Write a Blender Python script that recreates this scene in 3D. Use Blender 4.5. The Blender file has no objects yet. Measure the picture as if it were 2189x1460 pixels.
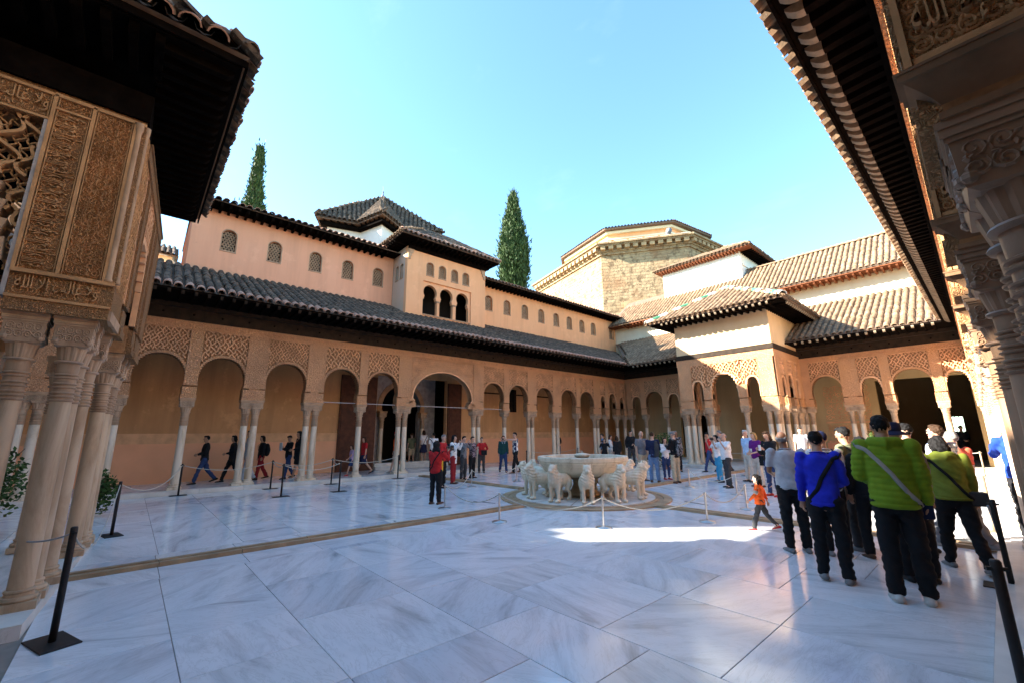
import bpy, bmesh, math, random
import numpy as np
from mathutils import Vector, Matrix, noise as mnoise
random.seed(7)
SC = bpy.context.scene
COL = SC.collection
# ------------------------------------------------------------------ camera
CAM = Vector((8.1709, -9.6574, 1.7))
YAW, PITCH, ROLL = -0.845689, 0.216899, -0.009251
fw = Vector((math.sin(YAW) * math.cos(PITCH), math.cos(YAW) * math.cos(PITCH), math.sin(PITCH)))
rt = Vector((math.cos(YAW), -math.sin(YAW), 0))
up = rt.cross(fw)
r2 = math.cos(ROLL) * rt + math.sin(ROLL) * up
u2 = -math.sin(ROLL) * rt + math.cos(ROLL) * up
cd = bpy.data.cameras.new('camera')
cd.sensor_width = 36.0
cd.lens = 902.617 / 2189 * 36
cd.clip_start = 0.05
cd.clip_end = 2000
cam = bpy.data.objects.new('camera', cd)
COL.objects.link(cam)
m3 = Matrix((r2, u2, -fw)).transposed()
cam.matrix_world = Matrix.Translation(CAM) @ m3.to_4x4()
SC.camera = cam
# ------------------------------------------------------------------ sky, sun, exposure
TOSUN = Vector((-1.0, -1.12, 0.80)).normalized()
wd = bpy.data.worlds.new('World')
SC.world = wd
wd.use_nodes = True
nt = wd.node_tree
bg = nt.nodes['Background']
sky = nt.nodes.new('ShaderNodeTexSky')
sky.sky_type = 'NISHITA'
sky.sun_disc = False
sky.sun_elevation = math.asin(TOSUN.z)
sky.sun_rotation = math.atan2(TOSUN.x, TOSUN.y)
sky.altitude = 700
sky.air_density = 1.0
sky.dust_density = 0.6
sky.ozone_density = 1.6
tint = nt.nodes.new('ShaderNodeMix')
tint.data_type = 'RGBA'; tint.blend_type = 'MULTIPLY'
tint.inputs[0].default_value = 1.0
tint.inputs[7].default_value = (.79, 1.01, 1.03, 1)
nt.links.new(sky.outputs[0], tint.inputs[6])
# faint high cirrus
tc = nt.nodes.new('ShaderNodeTexCoord')
mp = nt.nodes.new('ShaderNodeMapping'); mp.inputs['Scale'].default_value = (1.2, 3.6, 5.0); mp.inputs['Rotation'].default_value = (0, 0, .5)
ns = nt.nodes.new('ShaderNodeTexNoise'); ns.inputs['Scale'].default_value = 2.2; ns.inputs['Detail'].default_value = 8; ns.inputs['Roughness'].default_value = .62
cr_ = nt.nodes.new('ShaderNodeMapRange'); cr_.inputs[1].default_value = .60; cr_.inputs[2].default_value = .9; cr_.inputs[3].default_value = 0; cr_.inputs[4].default_value = .04
cl = nt.nodes.new('ShaderNodeMix'); cl.data_type = 'RGBA'; cl.inputs[7].default_value = (5.5, 6.3, 6.8, 1)
nt.links.new(tc.outputs['Generated'], mp.inputs[0]); nt.links.new(mp.outputs[0], ns.inputs['Vector']); nt.links.new(ns.outputs[0], cr_.inputs[0]); nt.links.new(cr_.outputs[0], cl.inputs[0])
nt.links.new(tint.outputs[2], cl.inputs[6])
nt.links.new(cl.outputs[2], bg.inputs[0])
bg.inputs[1].default_value = 0.105
sl = bpy.data.lights.new('sun', 'SUN')
sl.energy = 5.0
sl.angle = math.radians(0.53)
sl.color = (1.0, 0.93, 0.82)
so = bpy.data.objects.new('sun', sl)
COL.objects.link(so)
so.rotation_euler = TOSUN.to_track_quat('Z', 'Y').to_euler()
so.location = TOSUN * 60
vs = SC.view_settings
SC.display_settings.display_device = 'sRGB'
vs.view_transform = 'Standard'
vs.look = 'None'
vs.exposure = 2.62
vs.gamma = 1.0
vs.use_curve_mapping = False
SC.cycles.max_bounces = 8
SC.cycles.diffuse_bounces = 4
SC.cycles.glossy_bounces = 3
SC.cycles.use_denoising = True
SC.cycles.sample_clamp_indirect = 4.0

# ------------------------------------------------------------------ materials
MAT = {}

class NB:
    def __init__(s, name):
        s.m = bpy.data.materials.new(name)
        s.m.use_nodes = True
        s.t = s.m.node_tree
        s.p = s.t.nodes['Principled BSDF']
        s.pos = None
    def n(s, typ, **kw):
        nd = s.t.nodes.new(typ)
        for k, v in kw.items():
            if k.startswith('i_'):
                nd.inputs[k[2:].replace('_', ' ')].default_value = v
            else:
                setattr(nd, k, v)
        return nd
    def l(s, a, b):
        s.t.links.new(a, b)
    def coord(s):
        if s.pos is None:
            s.pos = s.n('ShaderNodeNewGeometry').outputs['Position']
        return s.pos
    def map(s, scale, vec=None, loc=(0, 0, 0), rot=(0, 0, 0)):
        mp = s.n('ShaderNodeMapping')
        mp.inputs['Scale'].default_value = scale if hasattr(scale, '__len__') else (scale,) * 3
        mp.inputs['Location'].default_value = loc
        mp.inputs['Rotation'].default_value = rot
        s.l(vec if vec is not None else s.coord(), mp.inputs['Vector'])
        return mp.outputs[0]
    def noise(s, scale, detail=4, rough=.55, vec=None, dist=0.0):
        nd = s.n('ShaderNodeTexNoise')
        nd.inputs['Scale'].default_value = scale
        nd.inputs['Detail'].default_value = detail
        nd.inputs['Roughness'].default_value = rough
        nd.inputs['Distortion'].default_value = dist
        s.l(vec if vec is not None else s.coord(), nd.inputs['Vector'])
        return nd.outputs['Fac']
    def voro(s, scale, feature='F1', vec=None, out='Distance'):
        nd = s.n('ShaderNodeTexVoronoi', feature=feature)
        nd.inputs['Scale'].default_value = scale
        s.l(vec if vec is not None else s.coord(), nd.inputs['Vector'])
        return nd.outputs[out]
    def ramp(s, fac, stops):
        r = s.n('ShaderNodeValToRGB')
        cr = r.color_ramp
        while len(cr.elements) < len(stops):
            cr.elements.new(0.5)
        for e, (p, c) in zip(cr.elements, stops):
            e.position = p
            e.color = (c, c, c, 1) if not hasattr(c, '__len__') else (*c, 1)
        s.l(fac, r.inputs[0])
        return r.outputs[0]
    def mix(s, fac, a, b, mode='MIX'):
        x = s.n('ShaderNodeMix', data_type='RGBA', blend_type=mode)
        for sock, v in ((x.inputs[0], fac), (x.inputs[6], a), (x.inputs[7], b)):
            if hasattr(v, 'is_output'):
                s.l(v, sock)
            elif hasattr(v, '__len__'):
                sock.default_value = (*v, 1)
            else:
                sock.default_value = v
        return x.outputs[2]
    def math(s, op, a, b=0.0):
        x = s.n('ShaderNodeMath', operation=op)
        for i, v in enumerate((a, b)):
            if hasattr(v, 'is_output'):
                s.l(v, x.inputs[i])
            else:
                x.inputs[i].default_value = v
        return x.outputs[0]
    def bump(s, h, strength=.5, dist=.02):
        b = s.n('ShaderNodeBump')
        b.inputs['Strength'].default_value = strength
        b.inputs['Distance'].default_value = dist
        s.l(h, b.inputs['Height'])
        s.l(b.outputs[0], s.p.inputs['Normal'])
    def done(s, col, rough=.8, spec=.3, metal=0.0, **kw):
        for sock, v in (('Base Color', col), ('Roughness', rough), ('Specular IOR Level', spec), ('Metallic', metal)):
            if hasattr(v, 'is_output'):
                s.l(v, s.p.inputs[sock])
            elif hasattr(v, '__len__'):
                s.p.inputs[sock].default_value = (*v, 1)
            else:
                s.p.inputs[sock].default_value = v
        for k, v in kw.items():
            s.p.inputs[k.replace('_', ' ')].default_value = v
        MAT[s.m.name] = s.m
        return s.m

def plain(name, c, rough=.8, spec=.3, metal=0.0, var=.25, scale=3.0, bump=0.0, bscale=60, **kw):
    b = NB(name)
    n1 = b.noise(scale, 5)
    c2 = tuple(x * (1 - var) for x in c)
    c3 = tuple(min(1, x * (1 + var * .6)) for x in c)
    col = b.ramp(n1, [(.3, c2), (.7, c3)])
    if bump:
        b.bump(b.noise(bscale, 3), bump, .01)
    return b.done(col, rough, spec, metal, **kw)

def stucco(name, c, carve=.8, scale=1.0, warm=(.62, .36, .17)):
    b = NB(name)
    warp = b.noise(7 * scale, 2)
    v = b.n('ShaderNodeVectorMath', operation='MULTIPLY_ADD')
    b.l(warp, v.inputs[0]); v.inputs[1].default_value = (.12 / scale,) * 3; b.l(b.coord(), v.inputs[2])
    e1 = b.voro(15 * scale, 'DISTANCE_TO_EDGE', v.outputs[0])
    e2 = b.voro(38 * scale, 'F1', v.outputs[0])
    h1 = b.ramp(e1, [(.0, 0.), (.09, 1.), (.2, .35)])
    h = b.math('ADD', h1, b.math('MULTIPLY', e2, .9))
    h = b.math('ADD', h, b.math('MULTIPLY', b.noise(120, 2), .3))
    b.bump(h, carve, .025)
    big = b.noise(.55, 6, .65)
    col = b.ramp(big, [(.25, tuple(x * .72 for x in c)), (.5, c), (.72, warm)])
    fine = b.noise(26, 3)
    col = b.mix(b.ramp(fine, [(.4, 0.), (.75, .4)]), col, tuple(min(1, x * 1.35) for x in c))
    return b.done(col, .9, .15)

stucco('stucco_carved', (.70, .365, .185), 1.0, .85, warm=(.75, .385, .17))
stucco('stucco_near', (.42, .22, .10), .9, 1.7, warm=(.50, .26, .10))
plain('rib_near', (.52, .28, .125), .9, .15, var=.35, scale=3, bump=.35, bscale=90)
plain('stucco_rib', (.75, .40, .205), .9, .15, var=.3, scale=2.2, bump=.35, bscale=90)
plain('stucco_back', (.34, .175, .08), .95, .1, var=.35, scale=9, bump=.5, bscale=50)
plain('sandstone', (.38, .265, .15), .9, .1, var=.3, scale=1.2, bump=.4, bscale=12)
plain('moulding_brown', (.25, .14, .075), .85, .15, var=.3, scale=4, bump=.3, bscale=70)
plain('moulding', (.46, .29, .17), .85, .2, var=.3, scale=4, bump=.3, bscale=70)
plain('greystone', (.40, .36, .33), .8, .25, var=.3, scale=6, bump=.3, bscale=60)

def render_wall(name, c, c2, streak=.5, dado=None):
    b = NB(name)
    n1 = b.noise(.45, 6, .6)
    col = b.ramp(n1, [(.3, c), (.72, c2)])
    st = b.noise(1.0, 5, .6, b.map((2.2, 2.2, .22)))
    col = b.mix(b.ramp(st, [(.45, 0.), (.8, streak)]), col, tuple(x * .62 for x in c))
    pa = b.noise(1.3, 9, .72)
    col = b.mix(b.ramp(pa, [(.56, 0.), (.64, streak * .6)]), col, tuple(min(1, x * 1.22 + .03) for x in c2))
    pb = b.noise(2.7, 7, .7, b.map(1.0, None, (7, 3, 1)))
    col = b.mix(b.ramp(pb, [(.62, 0.), (.68, streak * .7)]), col, tuple(x * .7 for x in c))
    if dado:
        z0, z1, cd_, cb_ = dado
        sx = b.n('ShaderNodeSeparateXYZ'); b.l(b.coord(), sx.inputs[0])
        zz = sx.outputs['Z']
        nn = b.noise(1.2, 5)
        dcol = b.ramp(nn, [(.3, tuple(x * .88 for x in cd_)), (.7, cd_)])
        band = b.ramp(b.noise(3.5, 4, .5, b.map((1, 1, 1))), [(.35, cb_), (.65, tuple(x * 1.25 for x in cb_))])
        m1 = b.math('LESS_THAN', zz, z1)
        col = b.mix(m1, col, band)
        m0 = b.math('LESS_THAN', zz, z0)
        col = b.mix(m0, col, dcol)
    b.bump(b.noise(30, 4), .15, .01)
    return b.done(col, .92, .15)

render_wall('pink_render', (.79, .365, .20), (.83, .40, .23), .4)
render_wall('orange_render', (.79, .385, .18), (.83, .43, .215), .42)
render_wall('mirador_side', (.62, .47, .36), (.62, .43, .28), .35)
render_wall('back_wall', (.54, .285, .125), (.70, .395, .18), .6, (1.5, 1.86, (.88, .45, .25), (.62, .36, .19)))
render_wall('white_wall', (.80, .77, .70), (.76, .70, .60), .1)
render_wall('cream_wall', (.66, .56, .38), (.74, .66, .48), .2)
render_wall('tan_wall', (.62, .43, .24), (.68, .49, .29), .25)
render_wall('west_wall', (.50, .35, .17), (.58, .42, .22), .3)
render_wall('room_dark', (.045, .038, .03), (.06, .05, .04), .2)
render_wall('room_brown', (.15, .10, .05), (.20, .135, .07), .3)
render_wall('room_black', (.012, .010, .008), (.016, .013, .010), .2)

def ashlar(name):
    b = NB(name)
    br = b.n('ShaderNodeTexBrick')
    br.inputs['Scale'].default_value = 1.0
    br.inputs['Brick Width'].default_value = 1.1
    br.inputs['Row Height'].default_value = .42
    br.inputs['Mortar Size'].default_value = .018
    br.inputs['Color1'].default_value = (.38, .28, .165, 1)
    br.inputs['Color2'].default_value = (.31, .215, .125, 1)
    br.inputs['Mortar'].default_value = (.27, .19, .115, 1)
    uv = b.n('ShaderNodeUVMap')
    b.l(uv.outputs[0], br.inputs['Vector'])
    pit = b.noise(1.6, 8, .7)
    col = b.mix(b.ramp(pit, [(.50, 0.), (.60, .8)]), br.outputs[0], (.13, .085, .05))
    stain = b.noise(.28, 6, .65)
    col = b.mix(b.ramp(stain, [(.50, 0.), (.64, .75)]), col, (.27, .15, .08))
    hh = b.math('SUBTRACT', b.noise(2.2, 8, .7), br.outputs[1])
    b.bump(hh, .9, .12)
    return b.done(col, .95, .1)
ashlar('ashlar')

def marble(name):
    b = NB(name)
    oi = b.n('ShaderNodeObjectInfo')
    add = b.n('ShaderNodeVectorMath', operation='MULTIPLY_ADD')
    b.l(oi.outputs['Random'], add.inputs[0]); add.inputs[1].default_value = (37., 91., 13.)
    b.l(b.coord(), add.inputs[2])
    vr = b.n('ShaderNodeVectorRotate', rotation_type='Z_AXIS'); b.l(add.outputs[0], vr.inputs['Vector']); b.l(b.math('MULTIPLY', oi.outputs['Random'], 7.0), vr.inputs['Angle'])
    mp = b.map((.55, 2.2, 1), vr.outputs[0])
    n1 = b.noise(1.1, 8, .62, mp, 1.2)
    vein = b.ramp(n1, [(.28, (.43, .44, .44)), (.40, (.68, .69, .70)), (.52, (.83, .835, .84)), (.8, (.87, .87, .87))])
    n2 = b.noise(2.6, 6, .7, mp, 2.0)
    line = b.math('ABSOLUTE', b.math('SUBTRACT', n2, .5))
    col = b.mix(b.ramp(line, [(.0, .3), (.025, 0.)]), vein, (.42, .42, .38))
    tint = b.ramp(oi.outputs['Random'], [(0., (.80, .83, .87)), (.35, (1, 1, 1)), (.7, (.92, .93, .95)), (1., (.97, .94, .90))])
    col = b.mix(1.0, col, tint, 'MULTIPLY')
    dirt = b.noise(.35, 5, .6)
    col = b.mix(b.ramp(dirt, [(.5, 0.), (.8, .22)]), col, (.48, .42, .36))
    rgh = b.ramp(b.noise(1.4, 5), [(.3, .09), (.7, .22)])
    b.bump(b.noise(2.2, 2), .05, .02)
    return b.done(col, rgh, .55)
marble('floor_marble')

def col_marble(name, c, stain):
    b = NB(name)
    oi = b.n('ShaderNodeObjectInfo')
    add = b.n('ShaderNodeVectorMath', operation='MULTIPLY_ADD')
    b.l(oi.outputs['Random'], add.inputs[0]); add.inputs[1].default_value = (17., 31., 53.)
    b.l(b.coord(), add.inputs[2])
    n1 = b.noise(2.2, 7, .65, b.map((1.5, 1.5, .35), add.outputs[0]), .6)
    col = b.ramp(n1, [(.3, stain), (.52, c), (.75, tuple(min(1, x * 1.12) for x in c))])
    b.bump(b.noise(45, 3), .12, .01)
    return b.done(col, .5, .4)
col_marble('column_marble', (.68, .57, .43), (.42, .29, .17))
col_marble('capital_marble', (.44, .30, .19), (.25, .15, .085))
col_marble('honey_marble', (.56, .41, .265), (.33, .21, .115))
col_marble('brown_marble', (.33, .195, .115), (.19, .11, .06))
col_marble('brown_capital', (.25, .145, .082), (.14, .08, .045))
col_marble('fountain_marble', (.74, .64, .48), (.45, .35, .21))
col_marble('lion_marble', (.76, .65, .48), (.50, .39, .24))
plain('channel_stone', (.40, .27, .15), .6, .35, var=.35, scale=3.0, bump=.25, bscale=40)
plain('joint_grout', (.30, .25, .21), .9, .1)
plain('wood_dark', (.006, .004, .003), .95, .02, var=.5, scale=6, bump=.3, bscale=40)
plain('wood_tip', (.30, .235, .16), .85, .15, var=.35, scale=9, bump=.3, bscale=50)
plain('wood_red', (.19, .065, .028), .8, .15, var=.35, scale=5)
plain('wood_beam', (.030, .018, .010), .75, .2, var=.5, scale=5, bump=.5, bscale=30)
plain('door_wood', (.10, .032, .014), .6, .3, var=.4, scale=5, bump=.3, bscale=25)
plain('lattice_dark', (.085, .06, .042), .9, .1)
plain('pane_dark', (.02, .015, .011), .9, .05)
plain('lattice_tan', (.46, .29, .17), .9, .1)

def tile_mat(name, a, c, lich, lf):
    b = NB(name)
    cell = b.voro(3.6, 'F1', None, 'Color')
    sx = b.n('ShaderNodeSeparateColor'); b.l(cell, sx.inputs[0])
    col = b.ramp(sx.outputs[0], [(.15, a), (.8, c)])
    n1 = b.noise(5.5, 6, .7)
    col = b.mix(b.ramp(n1, [(.38, lf), (.62, 0.)]), col, lich)
    n2 = b.noise(13, 4, .6)
    col = b.mix(b.ramp(n2, [(.6, 0.), (.75, .5)]), col, (.33, .32, .27))
    b.bump(b.noise(45, 4), .35, .01)
    return b.done(col, .9, .15)
tile_mat('tile_grey', (.13, .088, .058), (.22, .145, .092), (.034, .028, .022), .95)
tile_mat('tile_tan', (.23, .14, .08), (.35, .23, .135), (.10, .072, .048), .65)
tile_mat('tile_pink', (.42, .21, .13), (.52, .29, .19), (.22, .16, .13), .4)
plain('tile_deck', (.16, .11, .08), .95, .1)
plain('tile_green', (.06, .20, .10), .35, .5, var=.5, scale=6)
plain('tile_white', (.66, .64, .56), .4, .5, var=.15, scale=6)
plain('iron', (.016, .011, .009), .55, .4, var=.5, scale=20)
plain('iron_brown', (.10, .06, .035), .55, .4, var=.4, scale=14)
plain('chrome', (.55, .54, .52), .28, .5, metal=1.0, var=.1)
plain('rope', (.55, .50, .42), .9, .1, var=.2, scale=60, bump=.5, bscale=200)
plain('rope_grey', (.42, .42, .43), .7, .2, var=.2, scale=60, bump=.5, bscale=200)
plain('bark', (.11, .075, .05), .95, .1, var=.4, scale=8, bump=.5, bscale=30)
plain('ground', (.22, .18, .13), .95, .1, var=.3, scale=1)
plain('water', (.03, .04, .04), .05, .6, var=.1)
plain('white_stone', (.66, .63, .57), .6, .35, var=.15, scale=3, bump=.1, bscale=50)
plain('metal_grey', (.30, .31, .32), .45, .5, metal=.6, var=.15)
plain('zinc', (.16, .18, .22), .5, .5, var=.2)

def leaf(name, a, c):
    b = NB(name)
    oi = b.noise(1.7, 4, .6)
    col = b.ramp(oi, [(.3, a), (.7, c)])
    return b.done(col, .7, .25)
leaf('cypress_leaf', (.024, .048, .013), (.058, .098, .022))
leaf('bush_leaf', (.022, .055, .012), (.07, .13, .028))
# ------------------------------------------------------------------ geometry helpers
class MB:
    def __init__(s):
        s.v = []; s.f = []; s.mi = []; s.cur = 0
    def quad(s, *pts):
        b = len(s.v); s.v += [tuple(p) for p in pts]; s.f.append(tuple(range(b, b + len(pts)))); s.mi.append(s.cur)
    def box(s, x0, y0, z0, x1, y1, z1):
        s.pbox([(x, y, z) for z in (z0, z1) for y in (y0, y1) for x in (x0, x1)])
    def pbox(s, p):
        b = len(s.v); s.v += [tuple(q) for q in p]
        for f in ((0, 2, 3, 1), (4, 5, 7, 6), (0, 1, 5, 4), (2, 6, 7, 3), (0, 4, 6, 2), (1, 3, 7, 5)):
            s.f.append(tuple(b + i for i in f)); s.mi.append(s.cur)
    def fbox(s, F, s0, s1, z0, z1, d0, d1):
        s.pbox([F(a, z, d) for z in (z0, z1) for d in (d0, d1) for a in (s0, s1)])
    def prism(s, poly, z0, z1, cap=True):
        n = len(poly); b = len(s.v)
        s.v += [(x, y, z0) for x, y in poly] + [(x, y, z1) for x, y in poly]
        for i in range(n):
            j = (i + 1) % n
            s.f.append((b + i, b + j, b + n + j, b + n + i)); s.mi.append(s.cur)
        if cap:
            s.f.append(tuple(b + n + i for i in range(n))); s.mi.append(s.cur)
            s.f.append(tuple(b + i for i in reversed(range(n)))); s.mi.append(s.cur)
    def lathe(s, prof, n=16, c=(0, 0, 0), rot=0.0, cap=True):
        b = len(s.v); k = len(prof)
        for r, z in prof:
            for i in range(n):
                a = rot + 2 * math.pi * i / n
                s.v.append((c[0] + r * math.cos(a), c[1] + r * math.sin(a), c[2] + z))
        for j in range(k - 1):
            for i in range(n):
                i2 = (i + 1) % n
                s.f.append((b + j * n + i, b + j * n + i2, b + (j + 1) * n + i2, b + (j + 1) * n + i)); s.mi.append(s.cur)
        if cap:
            s.f.append(tuple(b + (k - 1) * n + i for i in range(n))); s.mi.append(s.cur)
            s.f.append(tuple(b + i for i in reversed(range(n)))); s.mi.append(s.cur)
    def tube(s, pts, rad, n=8, side=(1, 0, 0), cap=True, dome=False):
        """rad: list of r or (rx, ry); side = reference for the rx axis"""
        pts = [Vector(p) for p in pts]
        rad = [(r, r) if not hasattr(r, '__len__') else tuple(r) for r in rad]
        if dome:
            d0 = (pts[0] - pts[1]).normalized(); d1 = (pts[-1] - pts[-2]).normalized()
            m0 = min(rad[0]); m1 = min(rad[-1])
            P = [pts[0] + d0 * m0 * .96, pts[0] + d0 * m0 * .7] + pts + [pts[-1] + d1 * m1 * .7, pts[-1] + d1 * m1 * .96]
            R = [tuple(x * .25 for x in rad[0]), tuple(x * .7 for x in rad[0])] + rad + [tuple(x * .7 for x in rad[-1]), tuple(x * .25 for x in rad[-1])]
            pts, rad = P, R
        b = len(s.v); k = len(pts); side = Vector(side)
        for j in range(k):
            t = (pts[min(j + 1, k - 1)] - pts[max(j - 1, 0)])
            t = t.normalized() if t.length > 1e-9 else Vector((0, 0, 1))
            a = side - t * side.dot(t)
            if a.length < 1e-3:
                a = Vector((0, 1, 0)) - t * t.y
                if a.length < 1e-3:
                    a = Vector((1, 0, 0))
            a.normalize(); c = t.cross(a)
            for i in range(n):
                th = 2 * math.pi * i / n
                s.v.append(tuple(pts[j] + a * (math.cos(th) * rad[j][0]) + c * (math.sin(th) * rad[j][1])))
        for j in range(k - 1):
            for i in range(n):
                i2 = (i + 1) % n
                s.f.append((b + j * n + i, b + j * n + i2, b + (j + 1) * n + i2, b + (j + 1) * n + i)); s.mi.append(s.cur)
        if cap:
            s.f.append(tuple(b + (k - 1) * n + i for i in range(n))); s.mi.append(s.cur)
            s.f.append(tuple(b + i for i in reversed(range(n)))); s.mi.append(s.cur)
    def ell(s, c, r, n=12, k=8, rot=None):
        b = len(s.v); c = Vector(c)
        for j in range(k + 1):
            ph = -math.pi / 2 + math.pi * j / k
            ph = max(-1.5, min(1.5, ph))
            for i in range(n):
                th = 2 * math.pi * i / n
                p = Vector((r[0] * math.cos(ph) * math.cos(th), r[1] * math.cos(ph) * math.sin(th), r[2] * math.sin(ph)))
                if rot is not None:
                    p = rot @ p
                s.v.append(tuple(c + p))
        for j in range(k):
            for i in range(n):
                i2 = (i + 1) % n
                s.f.append((b + j * n + i, b + j * n + i2, b + (j + 1) * n + i2, b + (j + 1) * n + i)); s.mi.append(s.cur)
        s.f.append(tuple(b + k * n + i for i in range(n))); s.mi.append(s.cur)
        s.f.append(tuple(b + i for i in reversed(range(n)))); s.mi.append(s.cur)
    def add(s, o, M=None):
        b = len(s.v)
        s.v += [tuple(M @ Vector(p)) for p in o.v] if M is not None else o.v
        s.f += [tuple(b + i for i in f) for f in o.f]
        s.mi += [s.cur] * len(o.f)
    def mesh(s, name, mats, smooth=False):
        me = bpy.data.meshes.new(name)
        me.from_pydata(s.v, [], s.f)
        for m in ([mats] if isinstance(mats, str) else mats):
            me.materials.append(MAT[m])
        if any(s.mi):
            me.polygons.foreach_set('material_index', s.mi)
        if smooth:
            me.polygons.foreach_set('use_smooth', [True] * len(me.polygons))
        me.update()
        return me

ORG = {}   # parent origins, known without a depsgraph update
def link(name, me, parent=None, M=None):
    o = bpy.data.objects.new(name, me)
    COL.objects.link(o)
    if parent is not None:
        o.parent = parent
        o.matrix_parent_inverse = ORG[parent.name].inverted()
    o.matrix_basis = M if M is not None else Matrix.Identity(4)
    ORG[o.name] = M.copy() if M is not None else Matrix.Identity(4)
    return o
def obj(name, mb, mats, parent=None, smooth=False, M=None):
    return link(name, mb.mesh(name, mats, smooth), parent, M)
def tag(o, label, cat, group=None):
    o['label'] = label; o['category'] = cat
    if group: o['group'] = group
    return o
def thing(name, label, cat, loc=(0, 0, 0), group=None, rotz=0.0):
    o = bpy.data.objects.new(name, None)
    o.empty_display_size = .2
    COL.objects.link(o)
    M = Matrix.Translation(loc) @ Matrix.Rotation(rotz, 4, 'Z')
    o.matrix_basis = M
    ORG[o.name] = M
    return tag(o, label, cat, group)
def structure(o):
    o['kind'] = 'structure'; return o
def stuff(o):
    o['kind'] = 'stuff'; return o
def bevel(me, w, seg=1):
    bm = bmesh.new(); bm.from_mesh(me)
    bmesh.ops.remove_doubles(bm, verts=bm.verts, dist=1e-5)
    bmesh.ops.bevel(bm, geom=bm.edges[:], offset=w, segments=seg, affect='EDGES', profile=.6)
    bm.to_mesh(me); bm.free()
    return me
def smooth_by_angle(me, deg=40):
    me.polygons.foreach_set('use_smooth', [True] * len(me.polygons))
    bm = bmesh.new(); bm.from_mesh(me)
    bmesh.ops.remove_doubles(bm, verts=bm.verts, dist=1e-5)
    lim = math.radians(deg)
    for e in bm.edges:
        e.smooth = len(e.link_faces) == 2 and e.calc_face_angle(0) < lim
    bm.to_mesh(me); bm.free()
    return me

# wall frames: s along the wall, z up, d outwards into the court
def F_south(x0): return lambda s, z, d: (x0 + d, s, z)
def F_west(y0): return lambda s, z, d: (s, y0 - d, z)
def F_north(x0): return lambda s, z, d: (x0 - d, s, z)
def F_yfront(y0): return lambda s, z, d: (s, y0 + d, z)

def profile(sill, spring, hw0, hw1, apex, n=10, pointed=.12, step=0.0, horseshoe=0.0):
    """opening outline from sill to apex as (z, half width)"""
    out = [(sill, hw0), (spring, hw0)]
    if hw1 != hw0:
        out += [(spring + .07, hw0 + (hw1 - hw0) * .45), (spring + .13, hw0 + (hw1 - hw0) * .5), (spring + .2, hw1)]
    zc = apex - hw1 * (1 + pointed)
    if zc < out[-1][0] + .02:
        zc = out[-1][0] + .02
    H = apex - zc
    for i in range(0, n + 1):
        a = (math.pi / 2) * i / n
        z = zc + H * math.sin(a); w = hw1 * math.cos(a) ** (1.0 - pointed * .3)
        if i == n: w = 0.0
        if step and 0 < i < n:
            w0 = hw1 * math.cos((math.pi / 2) * (i - 1) / n) ** (1.0 - pointed * .3)
            out.append((z - .004, max(w, w0 - step * .2))); out.append((z, max(w - step, .004)))
        else:
            out.append((z, w))
    return out
def width_at(prof, z):
    if z <= prof[0][0]: return prof[0][1] if z == prof[0][0] else 0.0
    if z >= prof[-1][0]: return 0.0
    for (a, wa), (b, wb) in zip(prof, prof[1:]):
        if a <= z <= b:
            return wa + (wb - wa) * ((z - a) / (b - a) if b > a else 0)
    return 0.0
def bay(mb, F, s0, s1, z0, z1, sc, prof, d0, d1):
    """wall piece from s0..s1, z0..z1 with an opening; d0 = back, d1 = front"""
    if prof[0][0] > z0 + 1e-4:
        mb.fbox(F, s0, s1, z0, prof[0][0], d0, d1)
    for (a, wa), (b, wb) in zip(prof, prof[1:]):
        for d in (d1, d0):
            mb.quad(F(s0, a, d), F(sc - wa, a, d), F(sc - wb, b, d), F(s0, b, d))
            mb.quad(F(sc + wa, a, d), F(s1, a, d), F(s1, b, d), F(sc + wb, b, d))
        for sg in (-1, 1):
            mb.quad(F(sc + sg * wa, a, d0), F(sc + sg * wa, a, d1), F(sc + sg * wb, b, d1), F(sc + sg * wb, b, d0))
    za = prof[-1][0]
    mb.fbox(F, s0, s1, za, z1, d0, d1)
    for s in (s0, s1):
        mb.quad(F(s, prof[0][0], d0), F(s, prof[0][0], d1), F(s, za, d1), F(s, za, d0))
    if prof[0][0] <= z0 + 1e-4:
        for a_, b_ in ((s0, sc - prof[0][1]), (sc + prof[0][1], s1)):
            mb.quad(F(a_, z0, d0), F(b_, z0, d0), F(b_, z0, d1), F(a_, z0, d1))
def ring(mb, F, sc, prof, zmin, wd, d0, d1):
    """raised border that follows the arch"""
    pts = [(w, z) for z, w in prof if z >= zmin]
    seq = [(-w, z) for w, z in pts] + [(w, z) for w, z in reversed(pts[:-1])]
    n = len(seq); nrm = []
    for i in range(n):
        a = Vector(seq[max(i - 1, 0)]); b = Vector(seq[min(i + 1, n - 1)])
        t = (b - a)
        if t.length < 1e-6: t = Vector((0, 1))
        t.normalize(); nrm.append((-t.y, t.x))
    for i in range(n - 1):
        p, q = seq[i], seq[i + 1]
        po = (p[0] + nrm[i][0] * wd, p[1] + nrm[i][1] * wd); qo = (q[0] + nrm[i + 1][0] * wd, q[1] + nrm[i + 1][1] * wd)
        mb.quad(F(sc + p[0], p[1], d1), F(sc + q[0], q[1], d1), F(sc + qo[0], qo[1], d1), F(sc + po[0], po[1], d1))
        mb.quad(F(sc + po[0], po[1], d0), F(sc + po[0], po[1], d1), F(sc + qo[0], qo[1], d1), F(sc + qo[0], qo[1], d0))
        mb.quad(F(sc + p[0], p[1], d0), F(sc + p[0], p[1], d1), F(sc + q[0], q[1], d1), F(sc + q[0], q[1], d0))
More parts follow.
